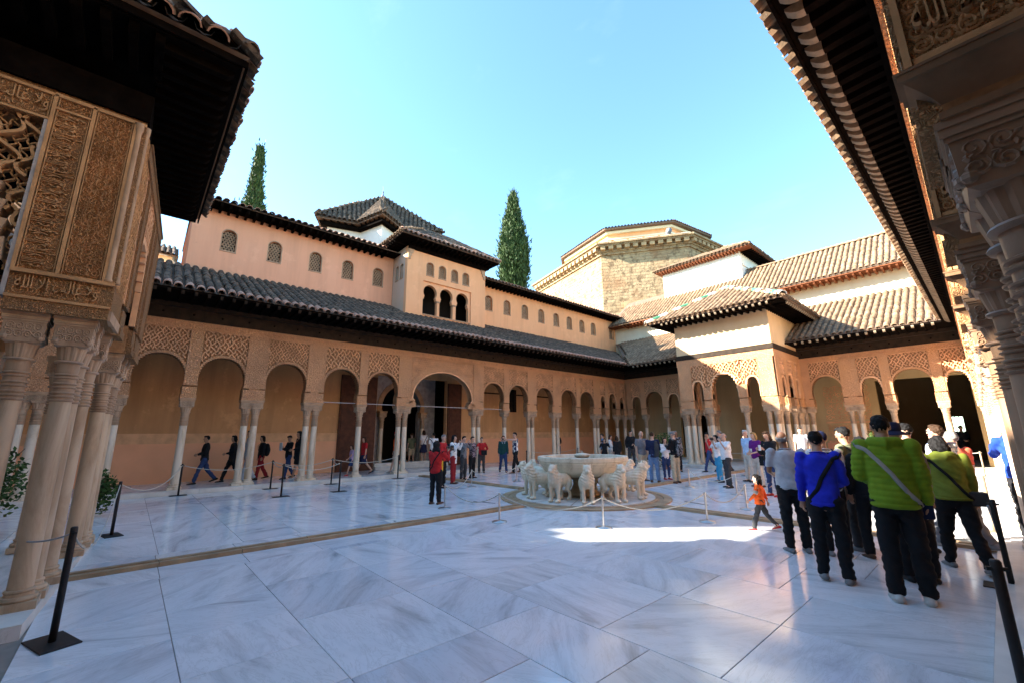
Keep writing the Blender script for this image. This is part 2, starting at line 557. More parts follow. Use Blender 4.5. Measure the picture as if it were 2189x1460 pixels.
def lattice(mb, F, s0, s1, z0, z1, inside, p=.17, w=.022, d0=0.0, d1=.03, seg=.045, wig=.018, flower=True):
    """sebka: two families of wavy slanted ribs, clipped by inside(s, z)"""
    for sg in (-1, 1):
        k0 = int((s0 - (z1 - z0)) / p) - 2; k1 = int((s1 + (z1 - z0)) / p) + 2
        for k in range(k0, k1):
            prev = None
            nst = int((z1 - z0) / seg)
            for j in range(nst + 1):
                z = z0 + (z1 - z0) * j / nst
                ph = (z - z0) / p * 2 * math.pi
                s = k * p + sg * (z - z0) * .62 + wig * math.sin(ph)
                ok = s0 + .01 < s < s1 - .01 and inside(s, z)
                if ok and prev is not None:
                    a, b = prev, (s, z)
                    t = Vector((b[0] - a[0], b[1] - a[1])).normalized(); nx, nz = -t.y * w / 2, t.x * w / 2
                    A, B, C_, D = (a[0] + nx, a[1] + nz), (b[0] + nx, b[1] + nz), (b[0] - nx, b[1] - nz), (a[0] - nx, a[1] - nz)
                    mb.quad(F(*A, d1), F(*B, d1), F(*C_, d1), F(*D, d1))
                    mb.quad(F(*A, d0), F(*B, d0), F(*B, d1), F(*A, d1))
                    mb.quad(F(*D, d0), F(*C_, d0), F(*C_, d1), F(*D, d1))
                prev = (s, z) if ok else None
    if flower:
        dz = p / .62
        for j in range(int((z1 - z0) / (dz / 2)) + 1):
            z = z0 + j * dz / 2
            for k in range(int(s0 / p) - 2, int(s1 / p) + 3):
                s = (k + .5 * ((j + 1) % 2)) * p
                if s0 + .03 < s < s1 - .03 and inside(s, z) and inside(s, z + .04):
                    r = p * .17
                    ps = [F(s + r * math.cos(a) * (1.15 if q % 2 else .55), z + r * math.sin(a) * (1.15 if q % 2 else .55), d1 * .7) for q, a in enumerate(np.linspace(0, 2 * math.pi, 9)[:-1])]
                    c = F(s, z, d1 * .95)
                    for q in range(8):
                        mb.quad(ps[q], ps[(q + 1) % 8], c)
def scrolls(mb, F, s0, s1, z0, z1, cell, d, rng, w=.009, h=.012, medal=None):
    """arabesque relief: raised spiral stems with leaf ends, medallion rings"""
    def ribbon(pts, w0):
        n = len(pts)
        L, R, T = [], [], []
        for i, p in enumerate(pts):
            a = Vector(pts[max(i - 1, 0)]); b = Vector(pts[min(i + 1, n - 1)]); t = (b - a)
            t = t.normalized() if t.length > 1e-9 else Vector((1, 0))
            ww = w0 * (.55 + .45 * math.sin(math.pi * (i + .5) / n))
            L.append(F(p[0] - t.y * ww, p[1] + t.x * ww, d)); R.append(F(p[0] + t.y * ww, p[1] - t.x * ww, d)); T.append(F(p[0], p[1], d + h))
        for i in range(n - 1):
            mb.quad(L[i], L[i + 1], T[i + 1], T[i]); mb.quad(T[i], T[i + 1], R[i + 1], R[i])
    ns = max(1, round((s1 - s0) / cell)); nz = max(1, round((z1 - z0) / cell))
    cs, cz = (s1 - s0) / ns, (z1 - z0) / nz
    for i in range(ns):
        for j in range(nz):
            c = (s0 + (i + .5) * cs, z0 + (j + .5) * cz)
            mir = 1 if (i + j) % 2 else -1; a0 = rng.random() * 6.28; R = min(cs, cz) * .56
            ribbon([(c[0] + R * (1 - t * .82) * math.cos(a0 + mir * t * 9.5), c[1] + R * (1 - t * .82) * math.sin(a0 + mir * t * 9.5)) for t in np.linspace(0, 1, 15)], w)
            for q in range(3):
                a = a0 + q * 2.1 + rng.random(); l = R * .62
                b0 = (c[0] + R * .75 * math.cos(a), c[1] + R * .75 * math.sin(a))
                b1 = (b0[0] + l * math.cos(a + mir), b0[1] + l * math.sin(a + mir)); mid = ((b0[0] + b1[0]) / 2 + l * .2 * math.cos(a - mir), (b0[1] + b1[1]) / 2 + l * .2 * math.sin(a - mir))
                ok = all(s0 + .004 < p[0] < s1 - .004 and z0 + .004 < p[1] < z1 - .004 for p in (b0, b1, mid))
                if ok: ribbon([b0, mid, b1], w * 1.5)
    if medal:
        zz = z0 + medal * .6
        while zz < z1 - medal * .3:
            for r in (.36, .29):
                R = (s1 - s0) * r
                ribbon([((s0 + s1) / 2 + R * math.cos(a), zz + R * 1.15 * math.sin(a)) for a in np.linspace(0, 2 * math.pi, 25)], w * 1.1)
            zz += medal
AR = '\uFEEA\uFEE0\uFEDF\uFE8D \uFEFB\uFE87 \uFE90\uFEDF\uFE8E\uFECF \uFEFB\uFEED'   # the palace's motto, glyphs in drawing order
_txt = {}
def arabic():
    if 'me' not in _txt:
        c = bpy.data.curves.new('inscription', 'FONT')
        c.body = AR; c.size = 1; c.extrude = .5; c.resolution_u = 2
        o = bpy.data.objects.new('inscription_tmp', c); COL.objects.link(o)
        dg = bpy.context.evaluated_depsgraph_get()
        me = bpy.data.meshes.new_from_object(o.evaluated_get(dg))
        co = np.empty(len(me.vertices) * 3); me.vertices.foreach_get('co', co); co = co.reshape(-1, 3)
        lo, hi = co.min(0), co.max(0)
        co = (co - lo) / (hi - lo)
        _txt['me'] = (co, [tuple(p.vertices) for p in me.polygons])
        bpy.data.objects.remove(o); bpy.data.curves.remove(c); bpy.data.meshes.remove(me)
    return _txt['me']
def inscription(mb, F, s0, s1, z0, z1, d0, d1, vertical=False, flip=False):
    co, fs = arabic(); b = len(mb.v)
    for x, y, z in co:
        if flip: x = 1 - x
        if vertical:
            mb.v.append(F(s0 + (s1 - s0) * (1 - y), z0 + (z1 - z0) * x, d0 + (d1 - d0) * z))
        else:
            mb.v.append(F(s0 + (s1 - s0) * x, z0 + (z1 - z0) * y, d0 + (d1 - d0) * z))
    for f in fs:
        mb.f.append(tuple(b + i for i in f)); mb.mi.append(mb.cur)

# ------------------------------------------------------------------ columns
ZB, ZC, ZA = .126, 2.66, 2.97
def col_meshes():
    n = 18
    m = MB(); m.lathe([(.115, .17), (.112, .8), (.108, 1.5), (.104, 2.06)], n, cap=False)
    sh = m.mesh('column_shaft', 'column_marble', True)
    m = MB(); m.box(-.18, -.18, 0, .18, .18, .075); bs = m.mesh('b', 'column_marble'); 
    m.lathe([(.165, .075), (.175, .095), (.165, .12), (.135, .125), (.128, .15), (.14, .165), (.135, .18), (.115, .185)], n, cap=False)
    bs = m.mesh('column_base', 'column_marble'); smooth_by_angle(bs, 35)
    m = MB(); pr = [(.104, 2.05)]
    for zz in (2.065, 2.105, 2.145, 2.205, 2.245, 2.31, 2.345):
        pr += [(.106, zz - .012), (.122, zz - .004), (.124, zz + .006), (.106, zz + .014)]
    pr += [(.108, 2.37), (.114, 2.47), (.138, 2.476), (.144, 2.488), (.138, 2.50), (.118, 2.502)]
    m.lathe(pr, n, cap=False)
    rg = m.mesh('neck_rings', 'capital_marble'); smooth_by_angle(rg, 50)
    m = MB()
    # fluted drum
    nn = 36; prof = [(.118, 2.50), (.128, 2.54), (.148, 2.63), (.155, 2.66)]
    b0 = len(m.v)
    for r, z in prof:
        for i in range(nn):
            a = 2 * math.pi * i / nn; rr = r * (1 - .07 * (i % 3 == 0))
            m.v.append((rr * math.cos(a), rr * math.sin(a), z))
    for j in range(3):
        for i in range(nn):
            i2 = (i + 1) % nn; m.f.append((b0 + j * nn + i, b0 + j * nn + i2, b0 + (j + 1) * nn + i2, b0 + (j + 1) * nn + i)); m.mi.append(0)
    # cubic block, rounded below
    pr2 = [(.13, 2.645), (.165, 2.66), (.178, 2.70), (.182, 2.80), (.186, 2.872)]
    def sq(w, z): return [(-w, -w, z), (w, -w, z), (w, w, z), (-w, w, z)]
    for (wa, za), (wb, zb) in zip(pr2, pr2[1:]):
        A, B = sq(wa, za), sq(wb, zb)
        for i in range(4): m.quad(A[i], A[(i + 1) % 4], B[(i + 1) % 4], B[i])
    m.quad(*sq(.13, 2.645)); m.quad(*sq(.186, 2.872))
    # leaf scrolls on the four faces
    rng = random.Random(3)
    for k in range(4):
        M = Matrix.Rotation(k * math.pi / 2, 3, 'Z')
        Fk = lambda s, z, d, M=M: tuple(M @ Vector((s, -(.180 + d), z)))
        scrolls(m, Fk, -.165, .165, 2.69, 2.862, .082, 0.0, rng, .009, .012)
        for sg in (-1, 1):
            c = Vector((sg * .15, -.165, 2.70)); m.ell(tuple(M @ c), (.035, .035, .03), 8, 5)
    cp = m.mesh('capital', 'capital_marble'); smooth_by_angle(cp, 30)
    m = MB()
    for w, a, b in ((.196, 2.872, 2.895), (.206, 2.895, 2.935), (.214, 2.935, ZA)):
        m.box(-w, -w, a + .0005, w, w, b)
    ab = m.mesh('abacus', 'moulding')
    return sh, bs, rg, cp, ab
CM = col_meshes()
def recolour(me, a):
    c = me.copy(); c.materials.clear(); c.materials.append(MAT[a]); return c
CMH = [recolour(CM[0], 'honey_marble'), recolour(CM[1], 'honey_marble')] + [recolour(q, 'capital_marble') for q in CM[2:]]
CMB = [recolour(CM[0], 'brown_marble'), recolour(CM[1], 'brown_marble')] + [recolour(q, 'brown_capital') for q in CM[2:]]
def column(parent, x, y, z0=ZB, abacus=True, zscale=None, CM=CM, slim=1.0):
    k = zscale if zscale else (ZA - z0) / ZA
    M = Matrix.Translation((x, y, z0)) @ Matrix.Diagonal((slim, slim, k, 1))
    c = link('column', CM[0], parent, M)
    link('base', CM[1], c, M); link('neck_rings', CM[2], c, M); link('capital', CM[3], c, M)
    if abacus: link('abacus', CM[4], c, M)
    return c

# ------------------------------------------------------------------ roof tiles
def tile_mesh(matname, r0=.118, r1=.098, L=.43, seg=6):
    m = MB()
    for (ra, za, rb, zb) in ((r0, .0, r1, .0),):
        A = [(ra * math.cos(a), 0, ra * math.sin(a) * .92) for a in np.linspace(0, math.pi, seg + 1)]
        B = [(rb * math.cos(a), L, rb * math.sin(a) * .92) for a in np.linspace(0, math.pi, seg + 1)]
        Ai = [(p[0] * .84, 0, p[2] * .84) for p in A]; Bi = [(p[0] * .84, .12, p[2] * .84) for p in A]
        for i in range(seg):
            m.quad(A[i], A[i + 1], B[i + 1], B[i]); m.quad(A[i], Ai[i], Ai[i + 1], A[i + 1]); m.quad(Ai[i], Bi[i], Bi[i + 1], Ai[i + 1])
    return m
TM = {k: tile_mesh(k) for k in ('t',)}
_tme = {}
def tiles(roof, O, U, V, ncol, ncourse, mat, nobj, pitch=.27, ex=.36, keep=None, rng=random, eave_mat=None):
    """cover tiles on a slope; the nobj nearest to the camera are objects, the rest one mesh"""
    O, U, V = Vector(O), Vector(U).normalized(), Vector(V).normalized()
    N = U.cross(V)
    if N.z < 0: N = -N
    R0 = Matrix((U, V, N)).transposed()
    items = []
    for i in range(ncol):
        for j in range(ncourse):
            s, t = (i + .5) * pitch, j * ex
            if keep and not keep(s, t): continue
            jit = Vector((rng.uniform(-.008, .008), 0, 0)); 
            p = O + U * (s + rng.uniform(-.01, .01)) + V * (t + rng.uniform(-.03, .03)) + N * (.035 + rng.uniform(0, .016))
            rot = Matrix.Rotation(rng.uniform(-.06, .06), 3, 'Z') @ Matrix.Rotation(.03 + rng.uniform(-.02, .02), 3, 'X') @ Matrix.Rotation(rng.uniform(-.08, .08), 3, 'Y')
            M = Matrix.Translation(p) @ (R0 @ rot).to_4x4()
            items.append(((p - CAM).length, j, M))
    items.sort(key=lambda q: q[0])
    for mname in {mat, eave_mat or mat}:
        if mname not in _tme: _tme[mname] = TM['t'].mesh('roof_tile', mname, False)
    for d, j, M in items[:nobj]:
        link('roof_tile', _tme[eave_mat if (eave_mat and j == 0) else mat], roof, M)
    rest = items[nobj:]
    if rest:
        m = MB()
        base = np.array(TM['t'].v)
        vs_ = []; 
        for d, j, M in rest:
            A = np.array(M)
            vs_.append(base @ A[:3, :3].T + A[:3, 3])
        V_ = np.concatenate(vs_); nb = len(base)
        m.v = [tuple(p) for p in V_]
        for q in range(len(rest)):
            m.f += [tuple(q * nb + i for i in f) for f in TM['t'].f]
        m.mi = [0] * len(m.f)
        if eave_mat:
            nf = len(TM['t'].f)
            for q, (d, j, M) in enumerate(rest):
                if j == 0: m.mi[q * nf:(q + 1) * nf] = [1] * nf
        stuff(obj('roof_tiles', m, [mat] + ([eave_mat] if eave_mat else []), roof))
    # channel tiles between the covers
    m = MB(); L = ncourse * ex + .05
    for i in range(ncol + 1):
        s = i * pitch
        if keep:
            ts = [j * ex for j in range(ncourse) if keep(min(max(s, pitch * .5), ncol * pitch - pitch * .5), j * ex)]
            if not ts: continue
            L0, L1 = min(ts), max(ts) + ex
        else:
            L0, L1 = 0, L
        pr = [(.10 * math.cos(a), .075 - .085 * math.sin(a)) for a in np.linspace(0, math.pi, 5)]
        for (a, h), (b, g) in zip(pr, pr[1:]):
            m.quad(O + U * (s + a) + V * (L0 - .05) + N * h, O + U * (s + b) + V * (L0 - .05) + N * g, O + U * (s + b) + V * L1 + N * g, O + U * (s + a) + V * L1 + N * h)
    if m.v: stuff(obj('channel_tiles', m, mat, roof))
def ridge(parent, a, b, mats, n=None, r=.13):
    """ridge or hip tiles from a to b, each its own piece"""
    a, b = Vector(a), Vector(b); L = (b - a).length; n = n or max(1, int(L / .42)); d = (b - a).normalized()
    sd = d.cross(Vector((0, 0, 1))).normalized(); nn = sd.cross(d)
    R0 = Matrix((sd, d, nn)).transposed()
    for i in range(n):
        mname = mats[i % len(mats)]
        key = ('r', mname)
        if key not in _tme: _tme[key] = tile_mesh(mname, r, r * .9, .5).mesh('ridge_tile', mname)
        link('ridge_tile', _tme[key], parent, Matrix.Translation(a + d * (L * i / n) + nn * .04) @ R0.to_4x4())
def slab_poly(name, pts, th, mat, parent):
    """a thick sheet from a polygon (roof deck)"""
    m = MB(); pts = [Vector(p) for p in pts]
    nrm = (pts[1] - pts[0]).cross(pts[2] - pts[0]).normalized()
    if nrm.z < 0: nrm = -nrm
    lo = [p - nrm * th for p in pts]
    m.quad(*pts); m.quad(*reversed(lo))
    for i in range(len(pts)):
        j = (i + 1) % len(pts); m.quad(pts[i], lo[i], lo[j], pts[j])
    return obj(name, m, mat, parent)
def rafters(parent, p0, p1, out, n, w=.09, h=.11, mat='wood_dark', tip='wood_tip', rise=0.0, tail=.09):
    """rafter ends p0..p1 along the wall, reaching out by the vector 'out', each with a carved, rounded tip"""
    p0, p1, out = Vector(p0), Vector(p1), Vector(out)
    U = (p1 - p0).normalized(); L = out.length; o = out.normalized(); Z = Vector((0, 0, 1))
    m = MB()
    prof = [(0, 0), (L - tail, 0), (L - tail, -h * .1)]
    m.pbox([tuple(U * a + o * b + Z * c) for c in (-h, 0) for b in (0, L - tail) for a in (-w / 2, w / 2)])
    m.cur = 1 if tip else 0
    prev = None
    for q in range(5):
        t = q / 4
        b = L - tail + tail * t; hh = h * (1 - .75 * t * t)
        ringp = [tuple(U * a + o * b + Z * c) for a, c in ((-w / 2 * 1.04, .004), (w / 2 * 1.04, .004), (w / 2 * 1.04, -hh), (-w / 2 * 1.04, -hh))]
        if prev:
            for i in range(4): m.quad(prev[i], prev[(i + 1) % 4], ringp[(i + 1) % 4], ringp[i])
        prev = ringp
    m.quad(*prev)
    me = m.mesh('rafter', [mat, tip] if tip else mat)
    for i in range(n):
        link('rafter', me, parent, Matrix.Translation(p0 + (p1 - p0) * ((i + .5) / n)))
# ================================================================== the setting
rng = random.Random(11)
m = MB(); m.box(-160, -160, -.6, 160, 160, -.05)
structure(obj('ground', m, 'ground'))
# ---- marble paving of the court: every slab is a piece
m = MB(); m.box(-9.0, -20.0, -.05, 11.2, 16.2, -.012)
court = structure(obj('court_floor', m, 'joint_grout'))
CH = (.02, .32)       # long channel, x range
CW = (-.16, .14)      # cross channel, y range
RD = 2.32             # stone disc round the fountain
slabs = []
def rows(x0, x1, ys, cuts, r):
    for k, (a, b) in enumerate(zip(ys, ys[1:])):
        xs = cuts.get(k)
        if xs is None:
            xs = [x0]
            xs.append(x0 + r.uniform(.6, 1.5))
            while x1 - xs[-1] > 1.9: xs.append(xs[-1] + r.uniform(.8, 1.75))
            xs.append(x1)
        else:
            xs = [x0] + xs
            while x1 - xs[-1] > 1.9: xs.append(xs[-1] + r.uniform(.8, 1.6))
            xs.append(x1)
        for c, d in zip(xs, xs[1:]): slabs.append((c, a, d, b))
# near quadrant: joints as laid
rows(.92, 7.85, [-10.12, -9.15, -8.23, -7.09, -6.28, -5.02, -4.0, -2.93, -2.03, -1.0, CW[0]],
     {0: [2.25, 3.11, 4.05, 5.2], 1: [2.38, 3.15, 3.98, 4.76, 5.6], 2: [2.15, 3.45, 4.78, 5.45, 6.5], 3: [1.1, 2.2, 3.52, 4.76, 6.0], 4: [2.2, 3.68, 4.27, 5.5, 6.56], 5: [1.8, 3.1, 4.3, 5.6, 6.56]}, rng)
for y in range(9):
    a = -10.12 + y * .98
    b = min(a + .98, CW[0])
    slabs.append((CH[1], a, .92, b)); 
    slabs.append((-.5, a, CH[0], b))
ysL = [-10.12, -9.1, -8.0, -7.1, -6.0, -5.1, -4.0, -3.05, -2.0, -1.05, CW[0]]
rows(-8.75, -.5, ysL, {}, rng)
ysF = [CW[1], 1.1, 2.15, 3.1, 4.2, 5.2, 6.3, 7.3, 8.4, 9.5, 10.6, 11.7, 12.8, 14.0, 15.9]
rows(-8.75, -2.21, [-15.2, -14.1, -13.0, -12.0, -11.05, -10.12], {}, rng)
rows(-8.75, CH[0], ysF, {}, rng)
rows(CH[1], 7.85, ysF, {}, rng)
def slab_ok(a):
    x0, y0, x1, y1 = a
    cx, cy = (x0 + x1) / 2, (y0 + y1) / 2
    if x1 - x0 < .05 or y1 - y0 < .05: return False
    far = max(math.hypot(x, y) for x in (x0, x1) for y in (y0, y1))
    if far < RD: return False
    if -3.4 < cx < 2.1 and cy > 11.9: return False
    return True
g = .003
big = sorted([s for s in slabs if slab_ok(s)], key=lambda a: math.hypot((a[0] + a[2]) / 2 - CAM.x, (a[1] + a[3]) / 2 - CAM.y))
for a in big[:300]:
    w, l = a[2] - a[0] - 2 * g, a[3] - a[1] - 2 * g
    m = MB(); e = .003
    x0, y0, x1, y1 = -w / 2, -l / 2, w / 2, l / 2
    t = rng.uniform(-.0006, .0006)
    top = [(x0 + e, y0 + e, t), (x1 - e, y0 + e, t), (x1 - e, y1 - e, t), (x0 + e, y1 - e, t)]
    mid = [(x0, y0, t - e), (x1, y0, t - e), (x1, y1, t - e), (x0, y1, t - e)]
    bot = [(x0, y0, -.02), (x1, y0, -.02), (x1, y1, -.02), (x0, y1, -.02)]
    m.quad(*top)
    for i in range(4):
        j = (i + 1) % 4; m.quad(mid[i], mid[j], top[j], top[i]); m.quad(bot[i], bot[j], mid[j], mid[i])
    obj('paving_slab', m, 'floor_marble', court, M=Matrix.Translation(((a[0] + a[2]) / 2, (a[1] + a[3]) / 2, 0)))
if big[300:]:
    m = MB()
    for a in big[300:]: m.box(a[0] + g, a[1] + g, -.02, a[2] - g, a[3] - g, 0)
    stuff(obj('paving_slabs', m, 'floor_marble', court))
m = MB(); m.box(7.858, -20, -.012, 7.99, 16, .055)
obj('gallery_step_edge', m, 'white_stone', court)
# ---- water channels: kerb stones in two lines with a groove between
def channel(name, x0, y0, x1, y1, along):
    m = MB()
    m.box(x0, y0, -.011, x1, y1, .006)
    ch = structure(obj(name, m, 'channel_stone'))
    L = (y1 - y0) if along == 'y' else (x1 - x0)
    n = max(1, round(L / 1.02)); st = L / n
    for i in range(n):
        for k in (0, 1):
            m = MB(); e = .004; wd = .115
            h = .05 + rng.uniform(-.003, .003)
            if along == 'y':
                a, b = y0 + i * st + e, y0 + (i + 1) * st - e
                c = x0 if k == 0 else x1 - wd
                pr = [(c, .0), (c + .012, h), (c + wd - .012, h), (c + wd, .0)]
                A = [(x, a, z) for x, z in pr]; B = [(x, b, z) for x, z in pr]
            else:
                a, b = x0 + i * st + e, x0 + (i + 1) * st - e
                c = y0 if k == 0 else y1 - wd
                pr = [(c, .0), (c + .012, h), (c + wd - .012, h), (c + wd, .0)]
                A = [(a, y, z) for y, z in pr]; B = [(b, y, z) for y, z in pr]
            for q in range(3): m.quad(A[q], A[q + 1], B[q + 1], B[q])
            m.quad(*A); m.quad(*B)
            obj('kerb_stone', m, 'channel_stone', ch)
    return ch
channel('water_channel', CH[0] + .004, -10.1, CH[1] - .004, -RD, 'y')
channel('water_channel', CH[0] + .004, RD + .08, CH[1] - .004, 11.9, 'y')
channel('water_channel', -8.7, CW[0] + .004, -RD, CW[1] - .004, 'x')
channel('water_channel', RD + .19, CW[0] + .004, 7.84, CW[1] - .004, 'x')
# ---- stone disc under the fountain
m = MB(); m.lathe([(RD, -.011), (RD, .03), (RD - .03, .034), (RD - .20, .034), (RD - .22, .012), (RD - .32, .012), (RD - .34, .034), (.2, .034)], 48, cap=True)
FC = (.17, .06)
MF = Matrix.Translation((FC[0], FC[1], 0))
disc = structure(obj('fountain_pavement', m, 'channel_stone', None, False, MF))
for k in range(12):
    a0, a1 = k * math.pi / 6 + .006, (k + 1) * math.pi / 6 - .006
    m = MB()
    for j in range(4):
        b0, b1 = a0 + (a1 - a0) * j / 4, a0 + (a1 - a0) * (j + 1) / 4
        P_ = lambda r, a, z: (r * math.cos(a), r * math.sin(a), z)
        r0, r1 = .72, 1.9
        m.quad(P_(r0, b0, .05), P_(r1, b0, .05), P_(r1, b1, .05), P_(r0, b1, .05)); m.quad(P_(r1, b0, .03), P_(r1, b1, .03), P_(r1, b1, .05), P_(r1, b0, .05))
    obj('paving_slab', m, 'white_stone', disc, False, MF)
# drain covers and slits
m = MB(); m.box(-.55, -5.5, .001, -.05, -5.25, .006); dc = obj('drain_cover', m, 'white_stone'); tag(dc, 'small pale drain cover set in the paving beside the long channel', 'drain cover')
m = MB(); m.box(-.35, -5.40, .0065, -.27, -5.36, .009); obj('lifting_slot', m, 'iron', dc)
for (x, y, a, lb) in ((-1.0, -2.54, .3, 'narrow dark drain slit in the paving, on the gallery side of the long channel'), (2.86, 1.11, -.2, 'narrow dark drain slit in the paving beside the cross channel')):
    m = MB(); m.box(-.34, -.022, .001, .34, .022, .006); o = obj('drain_slit', m, 'iron', M=Matrix.Translation((x, y, 0)) @ Matrix.Rotation(a, 4, 'Z')); tag(o, lb, 'drain')

# ================================================================== arcades
ZP = 5.22; ZF = 5.46
def support_piece(th, F, ss, near=False, zp=ZP, mat='stucco_carved', ptop=None):
    """springer block and carved pilaster over one column or a pair"""
    a, b = ss[0], ss[-1]
    wp = .165 if len(ss) == 1 else .17
    m = MB()
    m.fbox(F, a - .205, b + .205, ZA + .001, ZA + .10, -.38, .03)
    m.fbox(F, a - .19, b + .19, ZA + .10, ZA + .36, -.362, .012)
    if len(ss) > 1: m.fbox(F, a, b, ZA + .36, zp, -.36, .002)
    pier = obj('pier', m, mat, th)
    pt = ptop or zp - .005
    m = MB(); m.fbox(F, a - wp, b + wp, ZA + .40, pt, -.05 if ptop else 0.0, .03)
    for s in (a - wp, b + wp):
        m.fbox(F, s - .014, s + .014, ZA + .40, pt + .001, 0, .042)
    obj('carved_panel', m, mat, pier)
    return pier
def arch_bay(th, F, sa, sb, apex, kind='sebka', zp=ZP, p=.25, mat='stucco_carved', opena=False, openb=False):
    gap = sb - sa; sc = (sa + sb) / 2
    hw0, hw1 = gap / 2 - .215, gap / 2 - .165
    if kind == 'muq':
        prof = profile(ZA, ZA + .42, hw0, hw0 + .0, apex, 7, .55, .035)
    else:
        prof = profile(ZA, ZA + .34, hw0, hw1, apex, 14, .14, .02)
    m = MB(); bay(m, F, sa, sb, ZA, zp, sc, prof, -.35, -.055)
    ar = obj('arch', m, 'stucco_back' if kind != 'plain' else mat, th)
    m = MB(); rw = .085
    ring(m, F, sc, prof, ZA + .38, rw, -.3, .016)
    obj('arch_border', m, mat if kind != 'muq' else 'stucco_rib', ar)
    zc = prof[-1][0]
    m = MB(); w = .165
    if kind == 'plain':
        m.fbox(F, sa + w, sb - w, zc + rw + .02, zp, -.054, .0)
    ins0 = lambda s, z: (z > zc + rw + .01) or abs(s - sc) > width_at(prof, max(z - rw * .8, ZA + .3)) + rw * .9
    wa_, wb_ = (0.0 if opena else w), (0.0 if openb else w)
    ins = lambda s, z: ins0(s, z) and (z > 4.05 or (sa + w < s < sb - w))
    lattice(m, F, sa + wa_, sb - wb_, ZA + .55, zp - .02, ins, p, p * .13, -.056, .016, p * .2, p * .12)
    lattice(m, F, sa + wa_, sb - wb_, ZA + .55, zp - .02, ins, p * .5, p * .05, -.056, -.02, p * .2, p * .05, False)
    # frame of the panel
    m.fbox(F, sa + w, sb - w, zp - .03, zp, -.012, .022)
    stuff(obj('sebka_lattice', m, 'stucco_rib', ar))
    return ar
def frieze(th, F, s0, s1, z0=ZP, z1=ZF, d=.035, mat='stucco_carved'):
    m = MB(); m.fbox(F, s0, s1, z0, z1, -.37, d)
    m.fbox(F, s0, s1, z0 - .012, z0 + .016, -.3, d + .012); m.fbox(F, s0, s1, z1 - .03, z1, -.3, d + .02)
    fz = obj('frieze', m, mat, th)
    return fz
def frieze_text(fz, F, s0, s1, z0, z1, d, step=1.05):
    n = max(1, round((s1 - s0) / step)); st = (s1 - s0) / n
    for i in range(n):
        m = MB(); inscription(m, F, s0 + i * st + .04, s0 + (i + 1) * st - .04, z0, z1, d, d + .014)
        stuff(obj('inscription', m, 'stucco_rib', fz))

# ---------------------------------------------------------------- south gallery
FS = F_south(-9.05)
sg = thing('gallery', 'long carved stucco arcade on slim marble columns below a grey tiled lean-to roof', 'arcade', (-9.2, 0, 0))
SUP = [[-13.6], [-11.95, -11.65], [-10.07], [-8.42], [-6.74, -6.44], [-4.72, -4.42], [-2.69], [-.94, -.64], [3.13, 3.43], [5.16], [6.92, 7.23], [8.97, 9.31], [11.09], [12.85, 13.19], [14.12], [15.36], [16.28]]
kinds = {(13.19, 14.12): ('muq', 4.2), (14.12, 15.36): ('muq', 4.4), (15.36, 16.28): ('muq', 4.2)}
m = MB(); m.box(-12.0, -16, -.05, -8.86, 16.3, .105); plat = obj('platform', m, 'white_stone', sg)
for i in range(26):
    m = MB(); y0 = -15.0 + i * 1.2; m.box(-9.05, y0 + .004, -.03, -8.80, y0 + 1.196, ZB); me = m.mesh('kerb_stone', 'white_stone'); link('kerb_stone', me, plat)
m = MB(); m.box(-12.0, -16, .1055, -9.054, 16.3, ZB - .002); obj('gallery_paving', m, 'floor_marble', plat)
for ss in SUP:
    support_piece(sg, FS, ss)
    for s in ss: column(sg, -9.23, s)
for a, b in zip(SUP, SUP[1:]):
    sa, sb = a[-1], b[0]
    if (sa, sb) == (-.64, 3.13):
        # the tall central arch
        sc = (sa + sb) / 2
        prof = profile(ZA, ZA + .18, 1.45, 1.62, 4.62, 16, .02)
        m = MB(); bay(m, FS, sa, sb, ZA, 5.34, sc, prof, -.35, -.012); ar = obj('arch', m, 'stucco_carved', sg)
        m = MB(); ring(m, FS, sc, prof, ZA + .2, .30, -.2, .02); obj('arch_border', m, 'stucco_carved', ar)
        m = MB(); ring(m, FS, sc, prof, ZA + .2, .05, -.2, .035); obj('arch_lip', m, 'stucco_rib', ar)
        m = MB()
        ins = lambda s, z: abs(s - sc) > width_at(prof, max(z - .22, ZA)) + .30 and z < 5.2
        lattice(m, FS, sa + .17, sb - .17, 3.4, 5.28, ins, .1, .02, -.012, .012, .03, .02, False)
        stuff(obj('sebka_lattice', m, 'stucco_rib', ar))
        continue
    k, ap = kinds.get((sa, sb), ('sebka', 4.36))
    arch_bay(sg, FS, sa, sb, ap, k, p=(.25, .21, .29)[int(abs(sa) * 10) % 3])
fz = frieze(sg, FS, -15, 16.3)
frieze_text(fz, FS, -10.6, 16.1, ZP + .045, ZF - .045, .036, 1.03)
# tie rods in the arches
for a, b in zip(SUP[5:], SUP[6:10]):
    m = MB(); m.tube([(-9.2, a[-1] + .1, 3.02), (-9.2, b[0] - .1, 3.02)], [.018, .018], 6); obj('tie_rod', m, 'greystone', sg)
